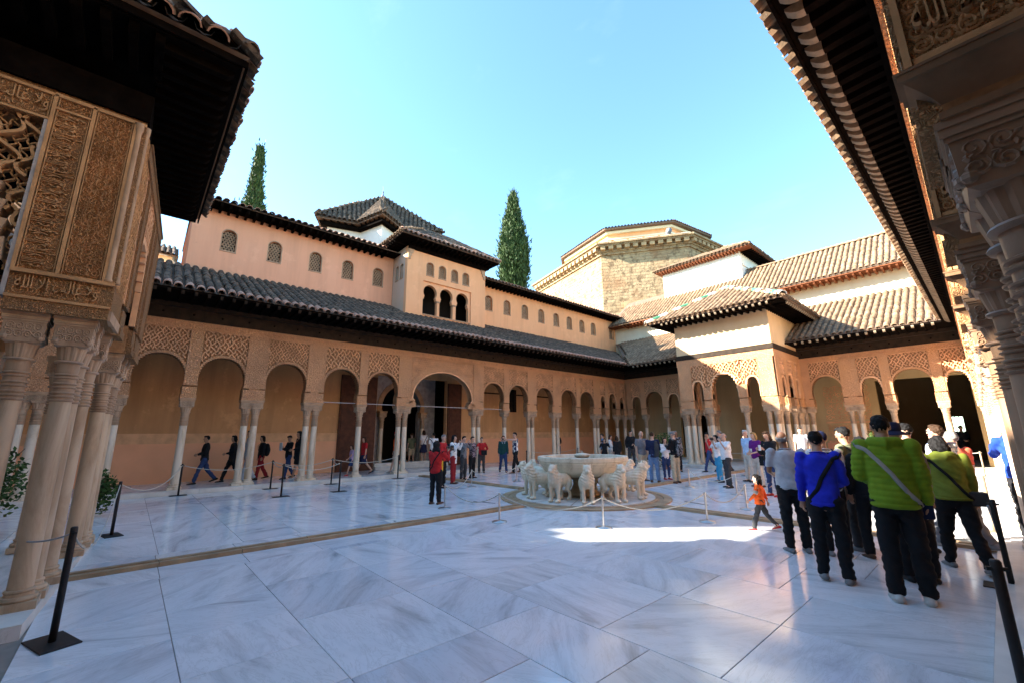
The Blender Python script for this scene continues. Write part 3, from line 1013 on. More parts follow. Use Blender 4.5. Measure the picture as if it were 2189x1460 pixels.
# wooden lintel beam with studs and eave boards
m = MB(); m.box(-9.36, -15, ZF, -8.98, 16.3, 5.86); m.box(-9.4, -15, 5.86, -8.86, 16.2, 6.0)
bm_ = obj('lintel_beam', m, 'wood_beam', sg)
m = MB(); m.ell((0, 0, 0), (.035, .035, .035), 8, 5); stud = m.mesh('stud', 'wood_dark', True)
for i in range(34): link('stud', stud, bm_, Matrix.Translation((-8.97, -11 + i * .8, 5.68)))
EZ, EX = 6.10, -7.40
m = MB(); m.quad((-8.9, -16, 6.0), (EX, -16, EZ - .05), (EX, 14.4, EZ - .05), (-8.9, 16.2, 6.0))
obj('soffit', m, 'wood_dark', sg)
ev = obj('eave_board', (lambda m: (m.box(EX - .02, -15, EZ - .1, EX + .01, 14.36, EZ - .03), m)[1])(MB()), 'wood_dark', sg)
rafters(ev, (-8.7, -11.5, EZ - .06), (-8.7, 14.0, EZ - .08), (1.32, 0, -.02), 78, .08, .1, 'wood_dark', 'wood_beam')
# roof
RX, RZ = -11.8, 8.22
sl_len = math.hypot(RX - EX, RZ - EZ)
deck = slab_poly('roof', [(EX, -16, EZ), (EX, 14.4, EZ), (RX, 19.6, RZ), (RX, -16, RZ)], .06, 'tile_deck', sg)
ncs = int(25.6 / .27)
def keepS(s, t):
    y = -11.2 + s; x = EX + (RX - EX) * t / sl_len
    if x < -10.15 and -.42 < y < 4.72: return False
    return y < 14.4 + 5.2 * t / sl_len - .1
tiles(deck, (EX + .06, -11.2, EZ - .03), (0, 1, 0), (RX - EX, 0, RZ - EZ), int(30.6 / .27), int(sl_len / .36), 'tile_grey', 300, keep=keepS, rng=rng, eave_mat='tile_pink')
# back wall with its door, wood panels and shutters
m = MB()
m.box(-12.25, -16, 0, -12.0, -.75, 6.4); m.box(-12.25, 3.3, 0, -12.0, 19.5, 6.4); m.box(-12.25, -.75, 4.7, -12.0, 3.3, 6.4)
bw = obj('back_wall', m, 'back_wall', sg)
m = MB(); m.box(-12.0, -15, 6.3, -9.4, 16.2, 6.36); obj('ceiling', m, 'wood_dark', sg)
m = MB(); m.box(-19, -4, 0, -18.8, 6.5, 7); m.box(-18.8, -4.2, 0, -12.25, -4, 7); m.box(-18.8, 6.5, 0, -12.25, 6.7, 7); m.box(-18.8, -4, 6.8, -12.25, 6.5, 7)
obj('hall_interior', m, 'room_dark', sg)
m = MB(); m.box(-18.8, -4, .1, -12.0, 6.5, .13); obj('hall_floor', m, 'white_stone', sg)
m = MB(); m.box(-12.2, -.75, .13, -11.7, 3.3, .29); m.box(-12.2, -.7, .29, -11.95, 3.25, .42); obj('door_step', m, 'white_stone', sg)
FI = F_south(-13.4); prof = profile(.13, 2.9, 1.05, 1.15, 4.4, 12, .1)
m = MB(); bay(m, FI, -.75, 3.4, .13, 5.6, 1.3, prof, -.3, 0); ia = obj('inner_arch', m, 'greystone', sg)
m = MB(); ring(m, FI, 1.3, prof, 2.9, .25, 0, .04); obj('arch_border', m, 'moulding', ia)
for s in (.1, 2.5): column(sg, -13.2, s, .13)
for y0, y1, nm in ((-2.55, -.8, 0), (3.35, 4.25, 1)):
    m = MB(); m.box(-11.985, y0, .13, -11.90, y1, 4.55); dl = obj('door_leaf', m, 'door_wood', sg)
    for kz in range(5):
        for ky in range(2 if y1 - y0 > 1 else 1):
            w = (y1 - y0) / (2 if y1 - y0 > 1 else 1)
            m = MB(); m.box(-11.902, y0 + ky * w + .08, .3 + kz * .85, -11.87, y0 + (ky + 1) * w - .08, 1.02 + kz * .85); obj('door_panel', m, 'door_wood', dl)
for yy in (7.9, 9.75):
    m = MB(); m.box(-12.02, yy, 3.1, -11.9, yy + .55, 4.5); sh_ = obj('shutter', m, 'pane_dark', sg)
    m = MB(); m.box(-11.9, yy + .25, 3.12, -11.885, yy + .30, 4.48); obj('shutter_rail', m, 'wood_dark', sh_)
m = MB(); m.box(-12.01, 5.4, 4.15, -11.95, 12.5, 4.22); obj('picture_rail', m, 'wood_beam', sg)

# ---------------------------------------------------------------- upper storey behind the south gallery
def arched_window(th, F, sc, z0, z1, hw, wallmb, s0, s1, zb, zt, thick=.3, frame='moulding', lat='lattice_tan', p=.12):
    prof = profile(z0, z1 - hw, hw, hw, z1, 8, .05)
    bay(wallmb, F, s0, s1, zb, zt, sc, prof, -thick, 0)
    m = MB(); ring(m, F, sc, [(z, w) for z, w in prof], z0, .035, -.02, .014); w = obj('window', m, frame, th)
    m = MB(); m.fbox(F, sc - hw - .01, sc + hw + .01, z0, z1, -thick, -.16); obj('dark_pane', m, 'pane_dark', w)
    m = MB(); ins = lambda s, z: abs(s - sc) < width_at(prof, z)
    lattice(m, F, sc - hw, sc + hw, z0, z1, ins, p, p * .34, -.15, -.11, p * .4, p * .12, False)
    obj('lattice_screen', m, lat, w)
    m = MB(); m.fbox(F, sc - hw - .04, sc + hw + .04, z0 - .05, z0, -.05, .03); obj('sill', m, frame, w)
sw = thing('upper_wing', 'salmon pink upper storey with small arched lattice windows above the long arcade', 'building', (-11.8, 0, 0))
FW = F_south(-11.8)
WZ0, WZ1 = 6.2, 10.95
mw = MB()
cs = [-7.66, -5.95, -4.23, -2.72, -1.17]
edges = [-8.95] + [(a + b) / 2 for a, b in zip(cs, cs[1:])] + [-.35]
for c, a, b in zip(cs, edges, edges[1:]): arched_window(sw, FW, c, 9.22, 10.15, .25, mw, a, b, WZ0, WZ1)
mw.box(-16.5, -8.95, 6.0, -12.1, -8.7, WZ1)
obj('wall', mw, 'pink_render', sw)
mw = MB()
cs = [6.12, 7.64, 9.23, 10.8, 12.34, 13.77, 15.23, 16.62, 19.0]
edges = [4.6] + [(a + b) / 2 for a, b in zip(cs, cs[1:])] + [20.2]
for c, a, b in zip(cs, edges, edges[1:]): arched_window(sw, FW, c, 9.3, 10.24, .27, mw, a, b, WZ0, WZ1, lat='lattice_dark' if 0 else 'lattice_tan')
obj('wall', mw, 'orange_render', sw)
# eave and roof of the wing
UE, UZ = -11.02, 10.98
m = MB(); m.box(-11.78, -8.95, 10.78, -11.1, 20.2, 10.94); 
so_ = obj('soffit', (lambda m: (m.box(-11.8, -8.98, 10.9, UE, 20.2, 10.935), m)[1])(MB()), 'wood_dark', sw)
rafters(so_, (-11.8, -8.9, 10.89), (-11.8, -.9, 10.89), (.74, 0, 0), 26, .09, .13, 'wood_dark', 'wood_dark')
rafters(so_, (-11.8, 5.0, 10.89), (-11.8, 19.2, 10.89), (.74, 0, 0), 46, .09, .13, 'wood_dark', 'wood_dark')
deck = slab_poly('roof', [(UE, -8.95, UZ), (UE, 20.2, UZ), (-14.6, 20.2, 12.15), (-14.6, -8.95, 12.15)], .05, 'tile_deck', sw)
slab_poly('roof_back', [(-14.6, -8.95, 12.15), (-14.6, 20.2, 12.15), (-18, 20.2, 11.0), (-18, -8.95, 11.0)], .05, 'tile_deck', sw)
keepU = lambda s, t: not (-1.25 < -8.95 + s < 5.15)
tiles(deck, (UE + .05, -8.95, UZ - .02), (0, 1, 0), (-3.58, 0, 1.17), int(29.1 / .27), 6, 'tile_grey', 140, keep=keepU, rng=rng, eave_mat='tile_pink')

# ---------------------------------------------------------------- mirador
mi = thing('mirador', 'projecting orange lookout box with three horseshoe arches and four lattice windows', 'building', (-10.25, 2.15, 7))
FM = F_south(-10.25)
y0m, y1m = -.34, 4.62
mw = MB()
cs = [.98, 1.73, 2.51, 3.255]
edges = [y0m] + [(a + b) / 2 for a, b in zip(cs, cs[1:])] + [y1m]
for c, a, b in zip(cs, edges, edges[1:]): arched_window(mi, FM, c, 9.84, 10.55, .2, mw, a, b, 9.5, 11.15, .25, 'moulding', 'lattice_tan', .075)
# recessed panel with the three horseshoe arches
mw.fbox(FM, y0m, .6, 7.0, 9.5, -.25, 0); mw.fbox(FM, 3.62, y1m, 7.0, 9.5, -.25, 0); mw.fbox(FM, .6, 3.62, 7.0, 7.71, -.25, 0)
FM2 = F_south(-10.33)
for c, a, b in ((1.07, .6, 1.56), (2.06, 1.56, 2.56), (3.09, 2.56, 3.62)):
    prof = [(7.71, .42), (8.52, .42), (8.56, .36), (8.62, .36)] + [(8.94 + .40 * math.sin(t), .40 * math.cos(t)) for t in np.linspace(-.62, math.pi / 2, 12)]
    prof[-1] = (prof[-1][0], 0.0)
    bay(mw, FM2, a, b, 7.71, 9.5, c, prof, -.2, 0)
obj('wall', mw, 'orange_render', mi)
for yy in (1.56, 2.56):
    k = (8.56 - 7.72) / 2.97
    M = Matrix.Translation((-10.42, yy, 7.72)) @ Matrix.Diagonal((.55, .55, k, 1))
    c = link('column', CM[0], mi, M); link('base', CM[1], c, M); link('capital', CM[3], c, M); link('abacus', CM[4], c, M); link('neck_rings', CM[2], c, M)
m = MB(); m.box(-10.34, .62, 7.66, -10.2, 3.6, 7.712); obj('sill', m, 'moulding', mi)
mw = MB()
FMs = lambda s, z, d: (s, y0m - d, z)
for c, a, b in ((-11.32, -11.8, -11.08), (-10.82, -11.08, -10.5)): arched_window(mi, FMs, c, 9.55, 10.3, .13, mw, a, b, 7.0, 11.15, .2, 'moulding', 'lattice_tan', .075)
obj('side_wall', mw, 'mirador_side', mi)
m = MB(); m.box(-11.8, y1m - .2, 7.0, -10.5, y1m - .001, 11.15); obj('side_wall', m, 'orange_render', mi)
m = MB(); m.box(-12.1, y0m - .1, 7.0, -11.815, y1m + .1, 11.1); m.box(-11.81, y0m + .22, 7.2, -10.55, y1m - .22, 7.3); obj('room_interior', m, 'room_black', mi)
# carved corner brackets
for yy, sg_ in ((y0m + .02, 1), (y1m - .02, -1)):
    m = MB(); 
    for q in range(4): m.box(-10.252, min(yy, yy + sg_ * (.34 - q * .07)), 10.95 - q * .17, -10.20, max(yy, yy + sg_ * (.34 - q * .07)), 11.12 - q * .17 - .004)
    obj('corner_bracket', m, 'moulding', mi)
ex0, ez = -9.45, 11.42
m = MB(); m.box(-12.0, -1.05, 11.30, ex0, 5.05, 11.34); so_ = obj('soffit', m, 'wood_dark', mi)
m = MB(); m.box(-10.4, y0m + .01, 11.0, -10.13, y1m - .01, 11.3); obj('wall_plate', m, 'wood_dark', mi)
rafters(so_, (-10.25, y0m, 11.29), (-10.25, y1m, 11.29), (.78, 0, .03), 17, .09, .12, 'wood_dark', 'wood_dark')
rafters(so_, (-11.8, y0m, 11.29), (-10.3, y0m, 11.29), (0, -.7, .03), 6, .09, .12, 'wood_dark', 'wood_dark')
rafters(so_, (-11.8, y1m, 11.29), (-10.3, y1m, 11.29), (0, .42, .03), 6, .09, .12, 'wood_dark', 'wood_dark')
yc = (y0m + y1m) / 2; ym0, ym1 = -1.08, 5.1
ap0, ap1 = (-11.6, yc - .7, 13.0), (-11.6, yc + .7, 13.0)
E0, E1, E2, E3 = (ex0, ym0, ez), (ex0, ym1, ez), (-13.8, ym1, ez), (-13.8, ym0, ez)
rf = slab_poly('roof', [E0, E1, ap1, ap0], .06, 'tile_deck', mi)
for nm, pts in (('roof_side', [E0, ap0, E3]), ('roof_side', [E1, E2, ap1]), ('roof_back', [E3, ap0, ap1, E2])): slab_poly(nm, pts, .06, 'tile_deck', mi)
Wd = ym1 - ym0; SL = math.hypot(2.15, 1.58)
tiles(rf, (ex0 + .05, ym0, ez - .02), (0, 1, 0), (-2.15, 0, 1.58), int(Wd / .27), 7, 'tile_grey', 60, keep=lambda s, t: s > t / SL * 2.4 - .1 and Wd - s > t / SL * 2.4 - .1, rng=rng, eave_mat='tile_pink')
Ls = 4.35; 
tiles(rf, (ex0, ym0 - .05, ez - .02), (-1, 0, 0), (0, 2.4, 1.58), int(Ls / .27), 7, 'tile_tan', 30, keep=lambda s, t: s > t / 2.87 * 2.15 - .1, rng=rng)
ridge(rf, (ex0, ym0, ez + .02), ap0, ['tile_pink', 'tile_grey']); ridge(rf, (ex0, ym1, ez + .02), ap1, ['tile_pink', 'tile_grey']); ridge(rf, ap0, ap1, ['tile_grey'])

# ---------------------------------------------------------------- star-shaped lantern tower behind the mirador
lt = thing('lantern_tower', 'whitewashed star-shaped lantern tower under a pointed grey tiled roof', 'tower', (-17.5, 1.24, 9))
CT = Vector((-17.5, 1.24)); ZE_ = 14.0
def star(r0, r1): return [(CT.x + (r0 if k % 2 else r1) * math.cos(math.radians(-67.5 + 22.5 * (k - 1))), CT.y + (r0 if k % 2 else r1) * math.sin(math.radians(-67.5 + 22.5 * (k - 1)))) for k in range(16)]
m = MB(); m.prism(star(4.25, 3.05), 9.0, 13.62); obj('wall', m, 'white_wall', lt)
outer = star(5.03, 3.6); apx = (CT.x, CT.y, 17.7)
m = MB(); m.prism(star(4.75, 3.4), 13.62, 13.8); so_ = obj('soffit', m, 'wood_dark', lt)
st_in = star(4.3, 3.1)
roofm = MB(); 
for k in range(16): roofm.quad((*outer[k], ZE_), (*outer[(k + 1) % 16], ZE_), apx)
roofm.quad(*[(*p, ZE_ - .12) for p in outer])
for k in range(16):
    a, b = outer[k], outer[(k + 1) % 16]; roofm.quad((*a, ZE_), (*b, ZE_), (*b, ZE_ - .12), (*a, ZE_ - .12))
rf = obj('roof', roofm, 'tile_deck', lt)
mt_v = []
for k in range(16):
    a, b = Vector((*outer[k], ZE_)), Vector((*outer[(k + 1) % 16], ZE_)); A = Vector(apx)
    if ((a + b) / 2 - Vector((CT.x, CT.y, ZE_))).dot(CAM - Vector((CT.x, CT.y, ZE_))) < -3: continue
    U = (b - a).normalized(); L = (b - a).length
    ft = (A - a).dot(U); foot = a + U * ft; V = (A - foot); SLn = V.length
    # slope columns clipped to the triangle
    s00 = min(0.0, ft); s11 = max(L, ft)
    def kp(s, t, L=L, ft=ft, SLn=SLn, s00=s00): return ft * t / SLn - .02 < s + s00 < L + (ft - L) * t / SLn + .02
    n0 = int((s11 - s00) / .27) + 1
    tiles(rf, a + U * s00 - V.normalized() * .04, U, V, n0, int(SLn / .36), 'tile_grey', 14, keep=kp, rng=rng)
    if k % 2: ridge(rf, outer[k] + (ZE_ + .03,), (A.x, A.y, A.z), ['tile_grey'], r=.12)
    rafters(so_, (*st_in[k], 13.9), (*st_in[(k + 1) % 16], 13.9), ((a + b) / 2 - Vector((*((Vector(st_in[k]) + Vector(st_in[(k + 1) % 16])) / 2), ZE_))) * .92, 5, .08, .1, 'wood_dark', 'wood_dark')
m = MB(); m.lathe([(.16, 0), (.05, .35), (.03, .4), (.07, .5), (.02, .6), (.012, .95)], 10, apx); obj('finial', m, 'zinc', lt)
for ang in (0, -45):
    a = math.radians(ang); dv = Vector((math.cos(a), math.sin(a))); c = CT + dv * 3.36; t = Vector((-dv.y, dv.x))
    Fw = lambda s, z, d, c=c, t=t, dv=dv: (c.x + t.x * s + dv.x * d, c.y + t.y * s + dv.y * d, z)
    m = MB(); pr = profile(11.6, 12.3, .3, .3, 12.65, 8, .1)
    ring(m, Fw, 0, pr, 11.6, .08, -.3, .03); w = obj('window', m, 'moulding', lt)
    m = MB(); m.fbox(Fw, -.3, .3, 11.6, 12.62, -.3, .005); obj('dark_pane', m, 'pane_dark', w)
# ---------------------------------------------------------------- gallery at the far end
YWF = 16.3
FWt = F_west(YWF)
wg = thing('gallery', 'arcade at the far end of the court, half hidden by the pavilion, tan tiled roof', 'arcade', (0, 16.5, 0))
WS = [[-8.75], [-7.65], [-6.05], [-4.9], [-3.25, -2.95]]
WS2 = [[1.6, 1.9], [3.53, 3.87], [5.06], [6.75], [7.9]]
m = MB(); m.box(-9.0, 16.0, -.05, 11, 19.4, ZB - .02); plat = obj('platform', m, 'white_stone', wg)
for i in range(14):
    x0 = -8.75 + i * 1.2
    if -3.4 < x0 + .6 < 2.1: continue
    m = MB(); m.box(x0 + .004, 15.94, -.03, x0 + 1.196, 16.2, ZB); link('kerb_stone', m.mesh('kerb_stone', 'white_stone'), plat)
for grp in (WS, WS2):
    for ss in grp:
        support_piece(wg, FWt, ss)
        for s in ss: column(wg, s, YWF + .18)
    for a, b in zip(grp, grp[1:]):
        gap = b[0] - a[-1]
        arch_bay(wg, FWt, a[-1], b[0], 4.45 if gap > 1.2 else 4.2, 'sebka' if gap > 1.45 else 'muq')
frieze(wg, FWt, -9.05, -2.9); fz = frieze(wg, FWt, 1.6, 8.1)
frieze_text(fz, FWt, 1.9, 7.9, ZP + .045, ZF - .045, .036)
m = MB(); m.box(-9.0, 16.25, ZF, 8.1, 16.62, 5.86); m.box(-8.9, 16.12, 5.86, 8.05, 16.62, 6.02)
bm_ = obj('lintel_beam', m, 'wood_beam', wg)
for i in range(9): link('stud', stud, bm_, Matrix.Translation((1.9 + i * .7, 16.25, 5.68)))
YE_ = 14.4
m = MB(); m.quad((-8.9, 16.15, 6.02), (-7.4, YE_, EZ - .05), (7.32, YE_, EZ - .05), (8.05, 16.15, 6.02)); obj('soffit', m, 'wood_dark', wg)
m = MB(); m.box(-7.4, YE_ - .01, EZ - .1, 7.32, YE_ + .02, EZ - .03); ev = obj('eave_board', m, 'wood_dark', wg)
rafters(ev, (2.0, 15.8, EZ - .06), (7.2, 15.8, EZ - .06), (0, -1.45, -.02), 17, .085, .11)
rafters(ev, (-7.2, 15.8, EZ - .06), (-3.4, 15.8, EZ - .06), (0, -1.45, -.02), 12, .085, .11)
YR, ZRW = 19.55, 8.95
slW = math.hypot(YR - YE_, ZRW - EZ)
deck = slab_poly('roof', [(EX, YE_, EZ), (7.32, YE_, EZ), (11.8, YR, ZRW), (RX, YR, ZRW)], .06, 'tile_deck', wg)
def keepW(s, t):
    x = -11.8 + s; k = t / slW
    if -3.1 < x < 1.75 and k < .82: return False
    return EX + (RX - EX) * k + .05 < x < 7.35 + 4.4 * k
nW = int(19.2 / .27)
tiles(deck, (-11.8, YE_ + .05, EZ - .03), (1, 0, 0), (0, YR - YE_, ZRW - EZ), nW + 12, int(slW / .36), 'tile_tan', 300, keep=keepW, rng=rng)
# back wall: carved panels, door to a dark hall, far bright window
m = MB(); m.box(-12.25, 19.2, 0, -6.6, 19.45, 6.4); m.box(-4.4, 19.2, 0, 4.2, 19.45, 6.4); m.box(-6.6, 19.2, 3.6, -4.4, 19.45, 6.4); m.box(4.2, 19.2, 4.3, 11, 19.45, 6.4); m.box(7.6, 19.2, 0, 11, 19.45, 4.3)
obj('back_wall', m, 'west_wall', wg)
Fb = F_west(19.2)
m = MB(); rg_ = random.Random(5)
scrolls(m, Fb, 1.9, 3.9, 2.3, 4.2, .3, 0, rg_, .02, .02); scrolls(m, Fb, 1.9, 4.1, 1.3, 2.1, .2, 0, rg_, .016, .02); m.fbox(Fb, 1.85, 4.15, 2.16, 2.26, 0, .03); m.fbox(Fb, 1.85, 4.15, 1.14, 1.24, 0, .03)
obj('carved_panel', m, 'stucco_rib', wg)
m = MB(); m.box(1.75, 19.15, 0, 4.2, 19.199, 1.13); obj('dado', m, 'pink_render', wg)
m = MB(); m.box(-9, 16.3, 6.3, 11, 19.4, 6.36); obj('ceiling', m, 'wood_dark', wg)
m = MB(); m.box(-9.5, 26.0, 0, 6.2, 26.2, 7); m.box(7.4, 26.0, 0, 11, 26.2, 7); m.box(6.2, 26.0, 2.5, 6.85, 26.2, 7); m.box(6.2, 26.0, 0, 6.85, 26.2, 1.3); m.box(6.85, 26.0, 0, 7.4, 26.2, 7); m.box(6.2, 26.0, 1.3, 6.4, 26.2, 2.5); m.box(6.5, 26.05, 1.3, 6.53, 26.1, 2.5); m.box(6.68, 26.05, 1.3, 6.71, 26.1, 2.5); m.box(6.4, 26.05, 1.85, 6.85, 26.1, 1.88); m.box(-9.7, 19.45, 0, -9.5, 26, 7); m.box(11, 16.3, 0, 11.2, 26, 7); m.box(-9.5, 19.45, 6.8, 11, 26, 7)
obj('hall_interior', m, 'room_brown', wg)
m = MB(); m.box(-9.5, 19.45, .1, 11, 26, .12); obj('hall_floor', m, 'channel_stone', wg)

# ---------------------------------------------------------------- upper storey over the far gallery
uw = thing('upper_wing', 'sunlit cream upper storey with a long tan tiled roof and red rafters', 'building', (2, 19.6, 0))
m = MB(); m.box(-11.79, 19.56, 6.4, 12, 19.9, 10.2); obj('wall', m, 'cream_wall', uw)
m = MB(); m.box(-11.79, 18.62, 10.12, 12, 19.9, 10.16); so_ = obj('soffit', m, 'wood_red', uw)
rafters(so_, (-10.6, 19.56, 10.11), (9.2, 19.56, 10.11), (0, -.88, .0), 66, .09, .13, 'wood_red', 'wood_red')
RY, RZ2 = 22.0, 12.95
slU = math.hypot(RY - 18.6, RZ2 - 10.22)
deck = slab_poly('roof', [(-11.9, 18.6, 10.22), (12, 18.6, 10.22), (12, RY, RZ2), (-11.9, RY, RZ2)], .05, 'tile_deck', uw)
slab_poly('roof_back', [(-10.9, RY, RZ2), (12, RY, RZ2), (12, 26, 10.2), (-10.9, 26, 10.2)], .05, 'tile_deck', uw)
tiles(deck, (-11.44, 18.65, 10.2), (1, 0, 0), (0, RY - 18.6, RZ2 - 10.22), int(20.1 / .27), int(slU / .36) + 1, 'tile_tan', 300, keep=lambda s, t: not (-11.44 + s < -2.0 and t > 2.9), rng=rng)
ridge(deck, (-2.0, RY, RZ2 + .04), (8.5, RY, RZ2 + .04), ['tile_tan'])

# ---------------------------------------------------------------- white tower block
wt = thing('white_tower', 'plain white tower block with overhanging red rafters, rising behind the far roof', 'tower', (-5, 24, 0))
m = MB(); m.box(-7.95, 21.1, 10, -2.05, 26.4, 14.3); obj('wall', m, 'white_wall', wt)
m = MB(); m.box(-2.06, 21.4, 13.3, -1.98, 26.3, 13.45); obj('string_course', m, 'white_wall', wt)
m = MB(); m.box(-8.35, 20.55, 14.31, -1.2, 27, 14.36); so_ = obj('soffit', m, 'wood_red', wt)
rafters(so_, (-7.95, 21.1, 14.3), (-2.05, 21.1, 14.3), (0, -.5, 0), 26, .09, .12, 'wood_red', 'wood_red')
rafters(so_, (-2.05, 21.2, 14.3), (-2.05, 26.3, 14.3), (.78, 0, 0), 16, .09, .12, 'wood_dark', 'wood_dark')
e = [(-8.4, 20.5, 14.42), (-1.15, 20.5, 14.42), (-1.15, 27.05, 14.42), (-8.4, 27.05, 14.42)]; a0, a1 = (-5.4, 23.8, 16.0), (-4.1, 23.8, 16.0)
rf = slab_poly('roof', [e[0], e[1], a1, a0], .05, 'tile_deck', wt)
slab_poly('roof_side', [e[1], e[2], a1], .05, 'tile_deck', wt); slab_poly('roof_side', [e[3], e[0], a0], .05, 'tile_deck', wt); slab_poly('roof_back', [e[2], e[3], a0, a1], .05, 'tile_deck', wt)
sT = math.hypot(3.3, 1.58)
tiles(rf, (-8.4, 20.5, 14.4), (1, 0, 0), (0, 3.3, 1.58), int(7.25 / .27), 10, 'tile_tan', 50, keep=lambda s, t: 3.0 * t / sT < s < 7.25 - 2.95 * t / sT, rng=rng)
tiles(rf, (-1.15, 20.5, 14.4), (0, 1, 0), (-2.95, 0, 1.58), int(6.5 / .27), 9, 'tile_tan', 0, keep=lambda s, t: 3.3 * t / 3.35 < s < 6.5 - 3.3 * t / 3.35, rng=rng)
ridge(rf, e[1], a1, ['tile_tan']); ridge(rf, e[0], a0, ['tile_tan'])

# ---------------------------------------------------------------- octagonal chapel
oc = thing('chapel', 'big octagonal stone chapel with weathered ashlar, cornice and tiled drum', 'church', (-25.9, 47.8, 0))
CC8 = Vector((-26.5, 47.0))
OC = [(-39.6, 37.2), (-22.7, 32.6), (-12.9, 39.3), (-12.0, 47.5), (-19, 58.5), (-36, 60), (-46, 49)]
DR = [(-33.4, 37.7), (-23.0, 35.0), (-15.7, 40.1), (-14.4, 48.5), (-21, 56), (-34, 56), (-40, 46)]
def inset(poly, d):
    out = []
    for p in poly:
        v = CC8 - Vector(p); out.append(tuple(Vector(p) + v.normalized() * d))
    return out
def polyprism(poly, z0, z1, name, mat):
    m = MB(); n_ = len(poly); m.prism(poly, z0, z1); me = m.mesh(name, mat)
    acc = [0.0]
    for a, b in zip(poly, poly[1:] + poly[:1]): acc.append(acc[-1] + (Vector(b) - Vector(a)).length)
    ul = me.uv_layers.new(name='UVMap')
    for p in me.polygons:
        ks = [v % n_ for v in p.vertices]; wrap = len(p.vertices) == 4 and 0 in ks and n_ - 1 in ks
        for li, vi in zip(p.loop_indices, p.vertices):
            k = vi % n_; ul.data[li].uv = (acc[n_] if (wrap and k == 0) else acc[k], me.vertices[vi].co.z)
    return link(name, me, oc)
P8 = inset(OC, 1.3)
polyprism(P8, 0, 24.6, 'wall', 'ashlar')
for d_, z0, z1 in ((1.05, 24.6, 24.95), (.85, 24.952, 25.1), (.25, 25.55, 25.78), (0.0, 25.782, 26.0)): polyprism(inset(OC, d_), z0, z1, 'cornice', 'ashlar')
cr = polyprism(inset(OC, .95), 25.102, 25.548, 'cornice', 'ashlar')
mq = MB(); mq.box(-.3, -.4, 25.12, .3, .4, 25.545); mdl = mq.mesh('modillion', 'sandstone')
for k in (0, 1, 2):
    a, b = Vector(inset(OC, .75)[k]), Vector(inset(OC, .75)[k + 1]); nseg = int((b - a).length / .95)
    for i in range(nseg):
        p = a + (b - a) * ((i + .5) / nseg)
        link('modillion', mdl, cr, Matrix.Translation((p.x, p.y, 0)) @ Matrix.Rotation(math.atan2((b - a).y, (b - a).x), 4, 'Z'))
for k, (fr, hw, z0, z1) in {1: (.43, 1.75, 12.0, 17.6), 0: (.80, 1.7, 12.0, 16.4)}.items():
    a, b = Vector(P8[k]), Vector(P8[k + 1]); t = (b - a).normalized(); n_ = Vector((t.y, -t.x)); c = a + (b - a) * fr
    Fo = lambda s, z, d, c=c, t=t, n_=n_: (c.x + t.x * s + n_.x * d, c.y + t.y * s + n_.y * d, z)
    m = MB(); m.fbox(Fo, -hw, hw, z0, z1, -.3, .02); w = obj('blind_window', m, 'orange_render', oc)
    m = MB(); m.fbox(Fo, -hw - .35, -hw, z0, z1 + .4, -.3, .42); m.fbox(Fo, hw, hw + .35, z0, z1 + .4, -.3, .42); m.fbox(Fo, -hw, hw, z1, z1 + .4, -.3, .42); obj('window_frame', m, 'sandstone', w)
polyprism(inset(DR, 1.0), 26.0, 28.7, 'drum', 'orange_render')
for d_, z0, z1 in ((.75, 27.5, 27.75), (.55, 28.35, 28.7)): polyprism(inset(DR, d_), z0 + .002, z1, 'drum_moulding', 'cream_wall')
m = MB(); zt_ = 29.0
for k in range(len(DR)):
    a, b = DR[k], DR[(k + 1) % len(DR)]; m.quad((*a, zt_), (*b, zt_), (CC8.x, CC8.y, 31.5)); m.quad((*a, zt_), (*b, zt_), (*b, zt_ - .25), (*a, zt_ - .25))
m.quad(*[(*p, zt_ - .25) for p in DR])
rf = obj('roof', m, 'tile_deck', oc)
for k in (0, 1, 2):
    a, b = Vector((*DR[k], zt_)), Vector((*DR[k + 1], zt_)); A = Vector((CC8.x, CC8.y, 31.5)); U = (b - a).normalized(); V_ = (A - a) - U * (A - a).dot(U)
    tiles(rf, a - V_.normalized() * .1, U, V_, int((b - a).length / .42), 2, 'tile_grey', 0, pitch=.42, rng=rng)
for k in (0, 1, 2):
    a, b = Vector(inset(OC, .5)[k]), Vector(inset(OC, .5)[k + 1])
    for i in range(6):
        p, q = a + (b - a) * (i / 6 + .012), a + (b - a) * ((i + 1) / 6 - .012); d = (p - CC8).normalized()
        m = MB(); m.pbox([(e_.x + d.x * u, e_.y + d.y * u, z) for z in (26.002, 26.22) for u in (-.5, .1) for e_ in (p, q)]); obj('coping', m, 'tile_white', oc)
m = MB(); m.lathe([(.35, 0), (.35, .8)], 14, (0, 0, 0)); pv = Vector(inset(OC, .9)[1]).lerp(Vector(inset(OC, .9)[2]), .78)
link('vent_pipe', m.mesh('vent_pipe', 'zinc', True), oc, Matrix.Translation((pv.x, pv.y, 26.6)) @ Matrix.Rotation(math.radians(34), 4, 'Z') @ Matrix.Rotation(math.pi / 2, 4, 'X'))

